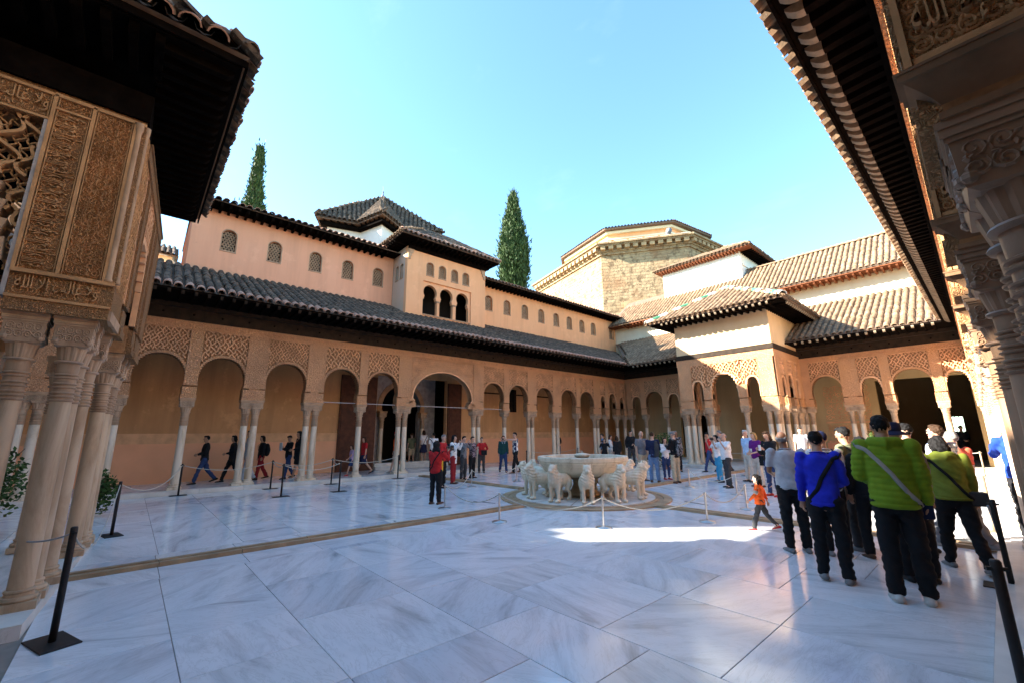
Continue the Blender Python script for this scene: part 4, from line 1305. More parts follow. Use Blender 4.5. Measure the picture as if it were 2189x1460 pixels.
# ---------------------------------------------------------------- far pavilion
PX0, PX1, PY = -3.0, 1.7, 12.4
PC = (PX0 + PX1) / 2
wp = thing('pavilion', 'square pavilion at the far end, carved arches, black beam band and green-edged hipped roof', 'pavilion', (PC, 14.3, 0))
m = MB(); m.box(PX0 - .3, 11.98, -.03, PX1 + .3, 16.2, .12); obj('platform', m, 'white_stone', wp)
FP = F_west(PY)
fr = [[-2.8, -2.48], [-1.52], [.18], [1.16, 1.48]]
for ss in fr:
    support_piece(wp, FP, ss, zp=ZP, ptop=4.0 if len(ss) == 1 else None)
    for s in ss: column(wp, s, PY + .18)
for (a, b), ap in zip(zip(fr, fr[1:]), (4.35, 4.62, 4.35)):
    arch_bay(wp, FP, a[-1], b[0], ap, 'muq', p=.3, opena=len(a) == 1, openb=len(b) == 1)
FPr = F_south(PX1)
sd = [[12.62, 12.9], [13.85], [15.05], [15.9, 16.15]]
for q, ss in enumerate(sd):
    support_piece(wp, FPr, ss)
    for s in ss[1 if q == 0 else 0:]: column(wp, PX1 - .2, s)
for (a, b), ap in zip(zip(sd, sd[1:]), (4.3, 4.5, 4.3)): arch_bay(wp, FPr, a[-1], b[0], ap, 'muq', p=.2)
FPl = F_north(PX0)
for q, ss in enumerate(sd):
    support_piece(wp, FPl, ss)
    for s in ss[1 if q == 0 else 0:]: column(wp, PX0 + .2, s)
for (a, b), ap in zip(zip(sd, sd[1:]), (4.3, 4.5, 4.3)): arch_bay(wp, FPl, a[-1], b[0], ap, 'plain')
m = MB(); m.box(PX0 - .035, PY - .035, ZP, PX1 + .035, PY + .33, ZF + .1); m.box(PX1 - .33, PY + .33, ZP, PX1 + .035, 16.25, ZF + .1); m.box(PX0 - .035, PY + .33, ZP, PX0 + .33, 16.25, ZF + .1)
obj('frieze', m, 'stucco_carved', wp)
m = MB(); m.box(PX0 - .06, PY - .06, ZF + .1, PX1 + .06, 16.9, ZF + .36); obj('beam_band', m, 'wood_beam', wp)
m = MB(); m.box(PX0, PY, ZF + .36, PX1, 17.6, 7.5); obj('wall', m, 'tan_wall', wp)
# ashlar-marked joints of the upper wall
e_ = 1.05; Zt = 7.62
m = MB(); m.box(PX0 - .9, PY - .98, Zt - .1, PX1 + .92, 17.4, Zt - .06); so_ = obj('soffit', m, 'wood_dark', wp)
rafters(so_, (PX0 - .3, PY, Zt - .1), (PX1 + .5, PY, Zt - .1), (0, -1.12, .02), 19, .085, .12)
rafters(so_, (PX1, PY - .5, Zt - .1), (PX1, 17.3, Zt - .1), (1.02, 0, .02), 19, .085, .12)
X0, X1, Y0, Y1 = PX0 - e_, PX1 + e_, PY - 1.12, 17.8
ap = (PC - .2, 15.0, 9.75)
e4 = [(X0, Y0, Zt), (X1, Y0, Zt), (X1, Y1, Zt), (X0, Y1, Zt)]
rf = slab_poly('roof', [e4[0], e4[1], ap], .06, 'tile_deck', wp)
slab_poly('roof_side', [e4[1], e4[2], ap], .06, 'tile_deck', wp); slab_poly('roof_side', [e4[3], e4[0], ap], .06, 'tile_deck', wp); slab_poly('roof_back', [e4[2], e4[3], ap], .06, 'tile_deck', wp)
Lx = X1 - X0; fx = ap[0] - X0; sF = math.hypot(ap[1] - Y0, ap[2] - Zt)
tiles(rf, (X0, Y0 - .04, Zt - .02), (1, 0, 0), (0, ap[1] - Y0, ap[2] - Zt), int(Lx / .27), int(sF / .36), 'tile_tan', 130, keep=lambda s, t: fx * t / sF < s < Lx - (Lx - fx) * t / sF, rng=rng)
Ly = Y1 - Y0; fy = ap[1] - Y0; sR = math.hypot(X1 - ap[0], ap[2] - Zt)
tiles(rf, (X1 + .04, Y0, Zt - .02), (0, 1, 0), (ap[0] - X1, 0, ap[2] - Zt), int(Ly / .27), int(sR / .36), 'tile_tan', 60, keep=lambda s, t: fy * t / sR < s < Ly - (Ly - fy) * t / sR, rng=rng)
gw = ['tile_white', 'tile_green', 'tile_white', 'tile_tan', 'tile_white', 'tile_green', 'tile_tan']
ridge(rf, (e4[0][0], e4[0][1], Zt + .03), ap, gw, r=.19); ridge(rf, (e4[1][0], e4[1][1], Zt + .03), ap, gw, r=.19)

# ---------------------------------------------------------------- gallery beside the viewpoint
XN = 8.10
FN = lambda s, z, d: (8.175 - .018 * (s + 7.06) - d, s, z)   # the row runs slightly out of parallel
XC = lambda s: FN(s, 0, -.235)[0]
ng = thing('gallery', 'shaded arcade close beside the viewpoint, carved capitals under a deep black eave', 'arcade', (8.3, 0, 0))
NS = [[-10.6, -10.3], [-7.06, -6.78], [-5.14], [-3.6], [-1.95, -1.65], [.05], [1.75, 2.05], [3.75], [5.45], [7.1, 7.4], [9.1], [10.8, 11.1], [12.8], [14.5], [16.2]]
m = MB(); m.box(7.992, -20, -.05, 11.2, 16.2, .07); obj('platform', m, 'white_stone', ng)
for ss in NS:
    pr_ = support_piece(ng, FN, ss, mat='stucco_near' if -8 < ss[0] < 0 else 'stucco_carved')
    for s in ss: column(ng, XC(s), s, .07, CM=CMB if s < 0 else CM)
    if -8 < ss[0] < 0:
        # carved flank of the springer facing the viewpoint: lettered panel, scrolls, corbel mouldings
        y0 = ss[0] - .208
        Fe = lambda s, z, d, y0=y0: (s, y0 - d, z)
        xl = XC(ss[0]) - .17; xr = xl + .42; m = MB()
        m.fbox(Fe, xl - .02, xr + .02, ZA + .002, ZA + .035, -.1, .02)
        for q in range(8):   # cavetto that spreads upwards to the lettered block
            t0, t1 = q / 8, (q + 1) / 8; e0, e1 = .10 * (1 - math.cos(t0 * 1.57)), .10 * (1 - math.cos(t1 * 1.57))
            m.pbox([(x, y0 + .1 if k else y0 - e, z) for z, e in ((ZA + .036 + t0 * .15, e0), (ZA + .036 + t1 * .15, e1)) for k in (0, 1) for x in (xl - e, xr + e)])
        m.fbox(Fe, xl - .115, xr + .115, ZA + .187, ZA + .222, -.1, .115); m.fbox(Fe, xl - .125, xr + .12, ZA + .222, ZA + .235, -.1, .12)
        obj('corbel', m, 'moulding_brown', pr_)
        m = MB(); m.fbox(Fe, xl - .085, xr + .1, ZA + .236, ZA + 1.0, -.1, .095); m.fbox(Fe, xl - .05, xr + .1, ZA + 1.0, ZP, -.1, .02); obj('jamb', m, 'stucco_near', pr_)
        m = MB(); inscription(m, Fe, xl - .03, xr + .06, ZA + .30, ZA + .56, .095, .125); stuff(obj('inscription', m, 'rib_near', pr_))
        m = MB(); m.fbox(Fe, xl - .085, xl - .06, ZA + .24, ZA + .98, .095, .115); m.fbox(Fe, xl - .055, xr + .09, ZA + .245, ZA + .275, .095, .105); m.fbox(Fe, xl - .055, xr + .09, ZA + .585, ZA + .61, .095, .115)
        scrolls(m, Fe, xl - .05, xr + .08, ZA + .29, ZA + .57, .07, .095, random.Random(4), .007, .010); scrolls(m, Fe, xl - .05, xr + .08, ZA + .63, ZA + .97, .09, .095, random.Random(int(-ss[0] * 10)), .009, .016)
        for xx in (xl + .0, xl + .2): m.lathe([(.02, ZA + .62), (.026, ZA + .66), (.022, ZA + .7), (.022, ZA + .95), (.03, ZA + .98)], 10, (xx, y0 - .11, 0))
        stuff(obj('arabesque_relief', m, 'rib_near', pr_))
for a, b in zip(NS, NS[1:]): arch_bay(ng, FN, a[-1], b[0], 4.36 if b[0] - a[-1] < 2 else 4.6, 'sebka' if b[0] < 6 else 'plain')
fz = frieze(ng, FN, -12, 16.3, d=.06)
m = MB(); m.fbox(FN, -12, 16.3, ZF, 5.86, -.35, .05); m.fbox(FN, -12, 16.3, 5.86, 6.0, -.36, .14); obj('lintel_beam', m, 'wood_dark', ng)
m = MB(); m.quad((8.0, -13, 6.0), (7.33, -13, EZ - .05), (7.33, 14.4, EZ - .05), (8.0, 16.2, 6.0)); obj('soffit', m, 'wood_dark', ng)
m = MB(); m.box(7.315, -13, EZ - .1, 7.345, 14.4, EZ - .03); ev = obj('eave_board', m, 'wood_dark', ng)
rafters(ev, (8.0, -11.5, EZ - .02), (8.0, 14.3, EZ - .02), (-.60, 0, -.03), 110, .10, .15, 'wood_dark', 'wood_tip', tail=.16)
deck = slab_poly('roof', [(7.31, -13, EZ), (7.31, 14.4, EZ), (11.8, 19.6, 8.2), (11.8, -13, 8.2)], .06, 'tile_deck', ng)
tiles(deck, (7.25, -11.5, EZ - .02), (0, 1, 0), (4.49, 0, 2.1), int(25.9 / .27), 3, 'tile_tan', 200, rng=rng)
m = MB(); m.box(11.0, -20, 0, 11.25, 16.3, 6.4); obj('back_wall', m, 'back_wall', ng)
m = MB(); m.box(8.4, -12, 6.28, 11, 16.3, 6.34); obj('ceiling', m, 'wood_dark', ng)
uw2 = thing('upper_wing', 'plain cream upper storey set back above the arcade beside the viewpoint', 'building', (13, 0, 0))
m = MB(); m.box(11.8, -20, 6.4, 12.1, 20, 10.4); obj('wall', m, 'cream_wall', uw2)
slab_poly('roof', [(11.0, -20, 10.4), (11.0, 20, 10.4), (15, 20, 12.2), (15, -20, 12.2)], .06, 'tile_tan', uw2)
# ---------------------------------------------------------------- pavilion beside the viewpoint
EPX, EPY = 1.78, -10.02      # flank and front planes
SKW = .075                   # the front is a little out of square
ep = thing('pavilion', 'richly carved pavilion corner on clustered marble columns under a deep tiled eave', 'pavilion', (0, -12, 0))
m = MB(); m.prism([(-2.2, -16), (2.19, -16), (2.19, -10.15), (-2.2, -9.90)], -.03, .098); obj('platform', m, 'floor_marble', ep)
for i in range(5):
    xa, xb = -2.2 + i * .878 + .003, -2.2 + (i + 1) * .878 - .003; ya, yb = (-10.146 + (2.19 - q) * .06 for q in (xa, xb)); m = MB(); m.prism([(xa, ya - .254), (xb, yb - .254), (xb, yb), (xa, ya)], -.03, .112); obj('kerb_stone', m, 'white_stone', ep)
for i in range(4):
    m = MB(); m.box(1.95, -10.404 - (i + 1) * 1.1 + .003, -.03, 2.194, -10.404 - i * 1.1 - .003, .112); obj('kerb_stone', m, 'white_stone', ep)
ZPB = .112
for x, y in ((1.60, -10.26), (1.60, -10.62), (1.26, -10.26), (.72, -10.24), (-.72, -10.24), (-1.26, -10.24), (-1.60, -10.24), (-1.6, -10.62), (1.60, -11.4), (1.6, -12.9), (1.6, -13.6), (-1.6, -11.4), (-1.6, -12.9)):
    column(ep, x, y + ((1.6 - x) * SKW if y > -10.5 else 0), ZPB, slim=.80, CM=CMH)
FEn = lambda s, z, d: (EPX + d, s, z)          # flank facing the viewpoint: s = y
FEf = lambda s, z, d: (s, EPY + (1.7 - s) * SKW + d, z)                            # front: s = x
# -- flank: corner pier with its bands
yc0, yc1 = -10.80, EPY
m = MB()
m.fbox(FEn, yc0, yc1 - .003, ZA + .001, ZA + .05, -.37, .045); m.fbox(FEn, yc0, yc1 - .003, ZA + .05, ZA + .13, -.36, .02)
m.fbox(FEn, yc0, yc1 - .003, ZA + .13, ZF + .06, -.35, 0)
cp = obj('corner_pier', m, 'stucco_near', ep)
zb0, zb1, zb2, zt = ZA + .16, ZA + .40, ZA + .44, 5.30
def bar(m, s0, s1, z0, z1, d=.028): m.fbox(FEn, s0, s1, z0, z1, 0, d)
m = MB()
bar(m, yc0, yc1, zb0 - .03, zb0, .035); bar(m, yc0, yc1, zb1, zb2, .04)
for s in (yc0 + .012, -10.475, -10.115):
    bar(m, s - .016, s + .016, zb2, ZF, .03); bar(m, s - .034, s - .026, zb2, ZF, .018); bar(m, s + .026, s + .034, zb2, ZF, .018)
bar(m, yc0, -10.475, zt - .012, zt + .012); bar(m, yc0, yc1, ZF - .02, ZF + .02, .03)
obj('band_frame', m, 'rib_near', cp)
m = MB(); inscription(m, FEn, yc0 + .05, yc1 - .12, zb0 + .02, zb1 - .02, 0, .022); scrolls(m, FEn, yc0 + .03, yc1 - .1, zb0 + .01, zb1 - .01, .1, 0, random.Random(2), .006, .009)
stuff(obj('inscription', m, 'rib_near', cp))
nrep = 4; hh = (zt - .03 - zb2 - .02) / nrep
for i in range(nrep):
    m = MB(); za = zb2 + .02 + i * hh
    inscription(m, FEn, yc0 + .05, -10.515, za + .02, za + hh - .02, 0, .024, True); scrolls(m, FEn, yc0 + .045, -10.51, za, za + hh, .09, 0, random.Random(20 + i), .006, .009)
    stuff(obj('inscription', m, 'rib_near', cp))
m = MB(); scrolls(m, FEn, yc0 + .045, -10.51, zt + .02, ZF - .03, .06, 0, random.Random(4), .007, .014); stuff(obj('rosette_panel', m, 'rib_near', cp))
m = MB(); scrolls(m, FEn, -10.44, -10.15, zb2 + .02, ZF - .03, .062, 0, random.Random(6), .0065, .014, .46); scrolls(m, FEn, -10.44, -10.15, zb2 + .02, ZF - .03, .115, .004, random.Random(8), .008, .014)
stuff(obj('arabesque_panel', m, 'rib_near', cp))
# corner colonnettes
for (x, y, r) in ((EPX + .015, EPY - .06, .028), (EPX - .03, EPY + .012, .022)):
    m = MB(); m.lathe([(r * 1.3, zb2), (r * 1.3, zb2 + .03), (r, zb2 + .05), (r, ZF - .12), (r * 1.35, ZF - .09), (r * 1.5, ZF)], 12, (x, y, 0)); obj('colonnette', m, 'moulding', cp, True)
# -- flank: pierced lattice over a stalactite arch
sa, sb = -13.6, yc0
sc = -12.2
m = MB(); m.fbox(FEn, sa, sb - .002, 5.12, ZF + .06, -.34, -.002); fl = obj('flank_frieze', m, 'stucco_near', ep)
m = MB(); inscription(m, FEn, -11.55, yc0 - .03, 5.20, 5.42, 0, .022); scrolls(m, FEn, -12.6, yc0 - .01, 5.17, 5.45, .1, -.001, random.Random(9), .006, .009); bar(m, sa, sb, 5.13, 5.155); bar(m, sa, sb, ZF - .02, ZF + .01)
stuff(obj('inscription', m, 'rib_near', fl))
prof = profile(ZA, ZA + .5, 1.25, 1.25, 4.95, 11, .35, .06)
ins = lambda s, z: abs(s - sc) > width_at(prof, max(z - .1, ZA)) + .05
m = MB(); lattice(m, FEn, sc - 1.4, sb - .02, ZA + .4, 5.12, ins, .3, .03, -.2, -.02, .04, .05, False)
lattice(m, FEn, sc - 1.4, sb - .02, ZA + .4, 5.12, ins, .1, .014, -.14, -.09, .022, .016, False)
pl = stuff(obj('pierced_lattice', m, 'rib_near', ep))
m = MB(); ring(m, FEn, sc, prof, ZA + .1, .07, -.3, .0); obj('stalactite_border', m, 'moulding', pl)
m = MB(); m.fbox(FEn, sb - .035, sb - .002, ZA + .14, 5.13, -.34, .02); obj('jamb', m, 'greystone', pl)
# -- front: piers and stalactite arches
fr = [[-1.6, -1.26], [-.72], [.72], [1.26, 1.6]]
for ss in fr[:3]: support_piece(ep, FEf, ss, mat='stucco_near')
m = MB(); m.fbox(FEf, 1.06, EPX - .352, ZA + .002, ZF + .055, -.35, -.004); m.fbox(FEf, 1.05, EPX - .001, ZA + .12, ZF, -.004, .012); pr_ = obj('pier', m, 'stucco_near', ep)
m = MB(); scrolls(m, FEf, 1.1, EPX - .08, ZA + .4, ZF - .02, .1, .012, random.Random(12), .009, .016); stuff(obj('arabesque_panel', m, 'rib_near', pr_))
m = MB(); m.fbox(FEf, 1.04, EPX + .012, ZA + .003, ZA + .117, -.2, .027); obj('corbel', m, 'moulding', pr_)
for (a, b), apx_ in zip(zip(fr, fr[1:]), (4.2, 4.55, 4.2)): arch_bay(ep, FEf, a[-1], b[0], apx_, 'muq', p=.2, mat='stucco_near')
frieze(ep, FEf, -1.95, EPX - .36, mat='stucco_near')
m = MB(); m.box(-1.95, -16, ZF + .06, EPX + .04, EPY + .02, ZF + .42); obj('lintel_beam', m, 'wood_dark', ep)
# deep eave
eX, eY, eZ = 2.62, -9.16, 6.42
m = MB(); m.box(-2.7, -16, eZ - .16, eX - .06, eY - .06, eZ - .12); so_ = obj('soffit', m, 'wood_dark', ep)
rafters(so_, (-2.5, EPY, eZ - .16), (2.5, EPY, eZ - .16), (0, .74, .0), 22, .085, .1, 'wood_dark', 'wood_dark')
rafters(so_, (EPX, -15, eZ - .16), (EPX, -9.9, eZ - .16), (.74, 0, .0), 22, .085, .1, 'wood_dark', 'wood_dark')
e4 = [(eX, eY, eZ), (-eX - .1, eY, eZ), (-eX - .1, -16.4, eZ), (eX, -16.4, eZ)]; ap = (0, -12.4, 8.75)
rf = slab_poly('roof', [e4[0], e4[1], ap], .08, 'tile_deck', ep)
slab_poly('roof_side', [e4[0], ap, (0, -16.4, 8.75), e4[3]], .08, 'tile_deck', ep); slab_poly('roof_side', [e4[1], e4[2], (0, -16.4, 8.75), ap], .08, 'tile_deck', ep)
m = MB(); m.box(-2.7, eY - .03, eZ - .16, eX - .01, eY - .005, eZ - .065); m.box(eX - .03, -16, eZ - .16, eX - .005, eY - .03, eZ - .065); obj('eave_board', m, 'wood_dark', ep)
W_ = 2 * eX + .1; sF = math.hypot(eY - ap[1], ap[2] - eZ)
tiles(rf, (eX, eY + .05, eZ - .02), (-1, 0, 0), (0, ap[1] - eY, ap[2] - eZ), int(W_ / .27), int(sF / .36), 'tile_grey', 70, keep=lambda s, t: eX * t / sF - .1 < s < W_ - eX * t / sF + .1, rng=rng, eave_mat='tile_pink')
sR = math.hypot(eX, ap[2] - eZ); Ly = eY + 16.4
tiles(rf, (eX + .05, -16.4, eZ - .02), (0, 1, 0), (-eX, 0, ap[2] - eZ), int(Ly / .27), int(sR / .36), 'tile_grey', 110, keep=lambda s, t: Ly - s > (eY - ap[1]) * t / sR - .1, rng=rng, eave_mat='tile_pink')
ridge(rf, (eX, eY, eZ + .06), ap, ['tile_grey', 'tile_pink'], r=.15)

# ---------------------------------------------------------------- buildings behind the viewpoint; some are unseen blocks added for their shade
ew = thing('upper_wing', 'hall behind the viewpoint with a long tiled roof over plain rendered walls', 'building', (0, -20, 0))
m = MB(); m.box(-13.59, -23.5, 0, 12, -19.2, 10.3); obj('wall', m, 'orange_render', ew)
slab_poly('roof', [(-13.5, -18.4, 10.35), (12, -18.4, 10.35), (12, -21.4, 12.2), (-13.5, -21.4, 12.2)], .08, 'tile_tan', ew)
slab_poly('roof_back', [(-12, -21.4, 12.2), (12, -21.4, 12.2), (12, -24.4, 10.35), (-12, -24.4, 10.35)], .08, 'tile_tan', ew)
ln = thing('lantern_tower', 'unseen raised square lantern over the hall behind the viewpoint, sized to shade the near arcade', 'tower', (-2.5, -21, 10))  # lantern out of view, its width and height shaped for the shade it casts
m = MB(); m.box(-8.6, -23.2, 10.3, 3.6, -19.2, 13.5); obj('wall', m, 'orange_render', ln)
slab_poly('roof', [(-9.1, -18.6, 13.55), (4.1, -18.6, 13.55), (1.5, -21.2, 15.0), (-6.5, -21.2, 15.0)], .08, 'tile_tan', ln); slab_poly('roof_back', [(-9.1, -23.8, 13.55), (4.1, -23.8, 13.55), (1.5, -21.2, 15.0), (-6.5, -21.2, 15.0)], .08, 'tile_tan', ln)
m = MB(); m.box(-12, -19.2, 0, 12, -16.4, .1); obj('platform', m, 'white_stone', ew)
slab_poly('lean_to_roof', [(-11, -15.6, 6.1), (11, -15.6, 6.1), (11, -19.2, 8.2), (-11, -19.2, 8.2)], .08, 'tile_tan', ew)
m = MB(); m.box(-18, -26, 0, -13.6, -22.05, 13.2); obj('shade_box', m, 'orange_render', ew)  # unseen box added to block a stray wedge of sun on the paving
se = thing('shade_block', 'unseen tall block with a hipped tiled roof, added to shade the court paving', 'building', (-17, -16, 0))  # out-of-view block, placed and sized only for its shadow on the court floor
m = MB(); m.box(-20.5, -21.5, 0, -13.6, -10.6, 15.2); obj('wall', m, 'orange_render', se)
e4 = [(-21, -21.7, 15.2), (-13.1, -21.7, 15.2), (-13.1, -10.3, 15.2), (-21, -10.3, 15.2)]
for nm, pts in (('roof', [e4[1], e4[2], (-16.5, -13.5, 17.2), (-16.5, -18.5, 17.2)]), ('roof_side', [e4[0], e4[3], (-16.5, -13.5, 17.2), (-16.5, -18.5, 17.2)]), ('roof_side', [e4[0], e4[1], (-16.5, -18.5, 17.2)]), ('roof_side', [e4[2], e4[3], (-16.5, -13.5, 17.2)])): slab_poly(nm, pts, .08, 'tile_tan', se)
fb = thing('distant_house', 'small far house with a grey tiled roof glimpsed past the pavilion eave', 'house', (-26, -9.6, 0))
m = MB(); m.box(-30, -12.5, 0, -24, -9.2, 12.6); obj('wall', m, 'cream_wall', fb)
rf = slab_poly('roof', [(-23.6, -12.8, 12.6), (-23.6, -8.9, 12.6), (-27, -10.2, 14.4), (-27, -11.5, 14.4)], .08, 'tile_grey', fb); slab_poly('roof_side', [(-23.6, -8.9, 12.6), (-30.4, -8.9, 12.6), (-27, -10.2, 14.4)], .08, 'tile_grey', fb)
tiles(rf, (-23.6, -12.8, 12.6), (0, 1, 0), (-3.4, 0, 1.8), 14, 8, 'tile_grey', 20, rng=rng)

# ---------------------------------------------------------------- cypresses and shrubs
def cypress(x, y, zb, zt, rmax, label, n, seed):
    r = random.Random(seed)
    t = thing('cypress', label, 'cypress tree', (x, y, 0), 'cypresses behind the roofs')
    m = MB(); m.tube([(x, y, 0), (x + .05, y, zt * .4), (x, y + .05, zt * .93)], [.32, .22, .03], 9); tr = obj('trunk', m, 'bark', t, True)
    m = MB(); 
    for i in range(22):
        z = zb + (zt - zb) * r.uniform(.03, .9); a = r.uniform(0, 6.28); k = (zt - z) / (zt - zb)
        rr = rmax * min(1, k ** .7 * 1.15) * .6
        m.tube([(x, y, z), (x + rr * .6 * math.cos(a), y + rr * .6 * math.sin(a), z + .8), (x + rr * math.cos(a), y + rr * math.sin(a), z + 1.9)], [.06, .04, .012], 5)
    obj('limbs', m, 'bark', tr)
    # upright sprays gathered in clumps, uneven outline
    m = MB(); clumps = []
    for i in range(int(n / 20)):
        u = r.random() ** .8; z = zb + (zt - zb) * u; k = 1 - u
        prof_ = min(1.0, 1.25 * k ** .62) * (.72 + .28 * math.sin(u * 9 + seed)) if k < .97 else .8
        rr = rmax * prof_ * r.uniform(.4, .95); a = r.uniform(0, 6.28)
        clumps.append((x + rr * math.cos(a), y + rr * math.sin(a), z, r.uniform(.25, .5) * (.5 + .5 * k ** .4) * (rmax / 1.3) ** .5, a))
    for cx, cy, cz, cr, a in clumps:
        for j in range(34):
            q = Vector((r.gauss(0, .42), r.gauss(0, .42), r.gauss(0, 1.0))) * cr
            p = Vector((cx, cy, cz)) + q
            d = Vector((r.uniform(-.5, .5) + .35 * math.cos(a), r.uniform(-.5, .5) + .35 * math.sin(a), r.uniform(.6, 1.3))).normalized()
            s_ = d.cross(Vector((r.uniform(-1, 1), r.uniform(-1, 1), .1))).normalized(); L = r.uniform(.12, .26) * (rmax / 1.3) ** .4; w = L * .22
            m.quad(p - s_ * w, p + s_ * w, p + d * L + s_ * w * .5, p + d * L * 1.25, p + d * L - s_ * w * .5)
    obj('crown', m, 'cypress_leaf', t)
cypress(-26, -5.1, 9, 23.4, 1.25, 'tall slim cypress showing above the pink upper storey', 9000, 3)
cypress(-20, 15.6, 8, 24.6, 2.25, 'broad dark cypress standing between the lookout box and the octagonal chapel', 24000, 8)
def shrub(x, y, z0, h, rr, label, n, seed, pot=True):
    r = random.Random(seed)
    t = thing('potted_shrub', label, 'shrub', (x, y, z0))
    if pot:
        m = MB(); m.lathe([(.16, 0), (.22, .05), (.26, .36), (.29, .38), (.29, .42), (.24, .42), (.22, .38)], 16, (x, y, z0)); obj('pot', m, 'tile_pink', t, True)
    m = MB()
    for i in range(9):
        a = r.uniform(0, 6.28); m.tube([(x, y, z0 + .3), (x + rr * .3 * math.cos(a), y + rr * .3 * math.sin(a), z0 + h * .55), (x + rr * .8 * math.cos(a), y + rr * .8 * math.sin(a), z0 + h * .9)], [.02, .014, .005], 5)
    obj('stems', m, 'bark', t)
    m = MB()
    for i in range(n):
        u = r.random(); a = r.uniform(0, 6.28); ph = math.acos(r.uniform(-1, 1)); k = r.random() ** .45
        p = Vector((x + rr * k * math.sin(ph) * math.cos(a), y + rr * k * math.sin(ph) * math.sin(a), z0 + h * .52 + h * .5 * k * math.cos(ph)))
        d = Vector((r.uniform(-1, 1), r.uniform(-1, 1), r.uniform(-.3, .9))).normalized(); s_ = d.cross(Vector((r.uniform(-1, 1), r.uniform(-1, 1), r.uniform(-1, 1)))).normalized(); L = r.uniform(.07, .13)
        m.quad(p, p + d * L * .5 + s_ * L * .28, p + d * L, p + d * L * .5 - s_ * L * .28)
    obj('foliage', m, 'bush_leaf', t)
shrub(-4.3, -11.7, 0, 1.7, .7, 'dense dark green shrub between the clustered columns of the near pavilion', 2600, 1)
shrub(-5.6, -9.98, 0, .95, .28, 'small leafy shrub beside the foot of the near pavilion columns', 600, 5, False)
shrub(-2.9, 10.2, 0, 1.75, .75, 'green shrub standing behind the man in the navy jumper', 1500, 2)
shrub(4.6, 15.2, 0, 1.85, .6, 'sunlit yellow-green shrub in front of the far arcade', 1300, 4)
# ================================================================== fountain, lions, barriers
def remesh(mb, voxel, iters=2, fac=.5):
    me = bpy.data.meshes.new('tmp'); me.from_pydata(mb.v, [], mb.f)
    if 'workbench' not in bpy.data.scenes: bpy.data.scenes.new('workbench')
    WS_ = bpy.data.scenes['workbench']
    o = bpy.data.objects.new('tmp', me); WS_.collection.objects.link(o)
    r = o.modifiers.new('r', 'REMESH'); r.mode = 'VOXEL'; r.voxel_size = voxel; r.use_smooth_shade = True
    s = o.modifiers.new('s', 'SMOOTH'); s.iterations = iters; s.factor = fac
    with bpy.context.temp_override(scene=WS_, view_layer=WS_.view_layers[0]):
        dg = bpy.context.evaluated_depsgraph_get(); dg.update()
        out = bpy.data.meshes.new_from_object(o.evaluated_get(dg))
    bpy.data.objects.remove(o); bpy.data.meshes.remove(me)
    return out
def wrinkle(me, amp, freq, seed=0.0, fn=None):
    n = len(me.vertices)
    co = np.empty(n * 3); no = np.empty(n * 3)
    me.vertices.foreach_get('co', co); me.vertices.foreach_get('normal', no)
    co = co.reshape(-1, 3); no = no.reshape(-1, 3)
    off = Vector((seed * 3.1, seed * 1.7, seed))
    d = np.array([mnoise.noise(Vector((p[0] * freq, p[1] * freq, p[2] * freq * .8)) + off) for p in co]) * amp
    if fn is not None: d = d + fn(co)
    co += no * d[:, None]
    me.vertices.foreach_set('co', co.ravel()); me.update()
fo = thing('fountain', 'round marble basin with carved rim resting on a ring of stone lions', 'fountain', (FC[0], FC[1], 0))
MB_ = MF @ Matrix.Diagonal((.955, .955, 1, 1))
m = MB()
m.lathe([(.62, .58), (.92, .59), (1.08, .66), (1.18, .76), (1.22, .85), (1.245, .86), (1.25, .885), (1.265, .89), (1.28, .93), (1.295, .935), (1.295, .965), (1.315, .975), (1.325, .99), (1.325, 1.085), (1.31, 1.10), (1.2, 1.10), (1.18, 1.085), (1.1, .9), (.9, .75), (.3, .70)], 24)
b_ = obj('basin', m, 'fountain_marble', fo, False, MB_); smooth_by_angle(b_.data, 25)
rgF = random.Random(31)
m = MB()
for k in range(24):
    a0 = (k + .5) * math.pi / 12; dv = Vector((math.cos(a0), math.sin(a0))); tv = Vector((-dv.y, dv.x))
    Fk = lambda s, z, d, dv=dv, tv=tv: (dv.x * (1.312 + d) + tv.x * s, dv.y * (1.312 + d) + tv.y * s, z)
    scrolls(m, Fk, -.16, .16, 1.0, 1.075, .07, 0, rgF, .006, .006)
stuff(obj('rim_inscription', m, 'fountain_marble', b_, False, MB_))
m = MB(); m.lathe([(1.12, 1.0), (.01, 1.001)], 24, cap=False); obj('water_surface', m, 'water', fo, False, MB_)
m = MB(); m.lathe([(.46, .05), (.46, .12), (.36, .2), (.30, .34), (.30, .44), (.42, .54), (.55, .59)], 16); obj('pedestal', m, 'channel_stone', fo, True, MB_)
m = MB(); m.lathe([(.1, .8), (.1, 1.02), (.2, 1.07), (.24, 1.12), (.2, 1.16), (.05, 1.18)], 16); sp = obj('spout', m, 'lion_marble', fo, True, MB_)
m = MB()
for q in range(3): m.lathe([(.012, 1.14), (.01, 1.2 + .03 * q), (.003, 1.23)], 6, (.03 * math.cos(q * 2.1), .03 * math.sin(q * 2.1), 0))
obj('water_jet', m, 'tile_white', sp, False, MB_)
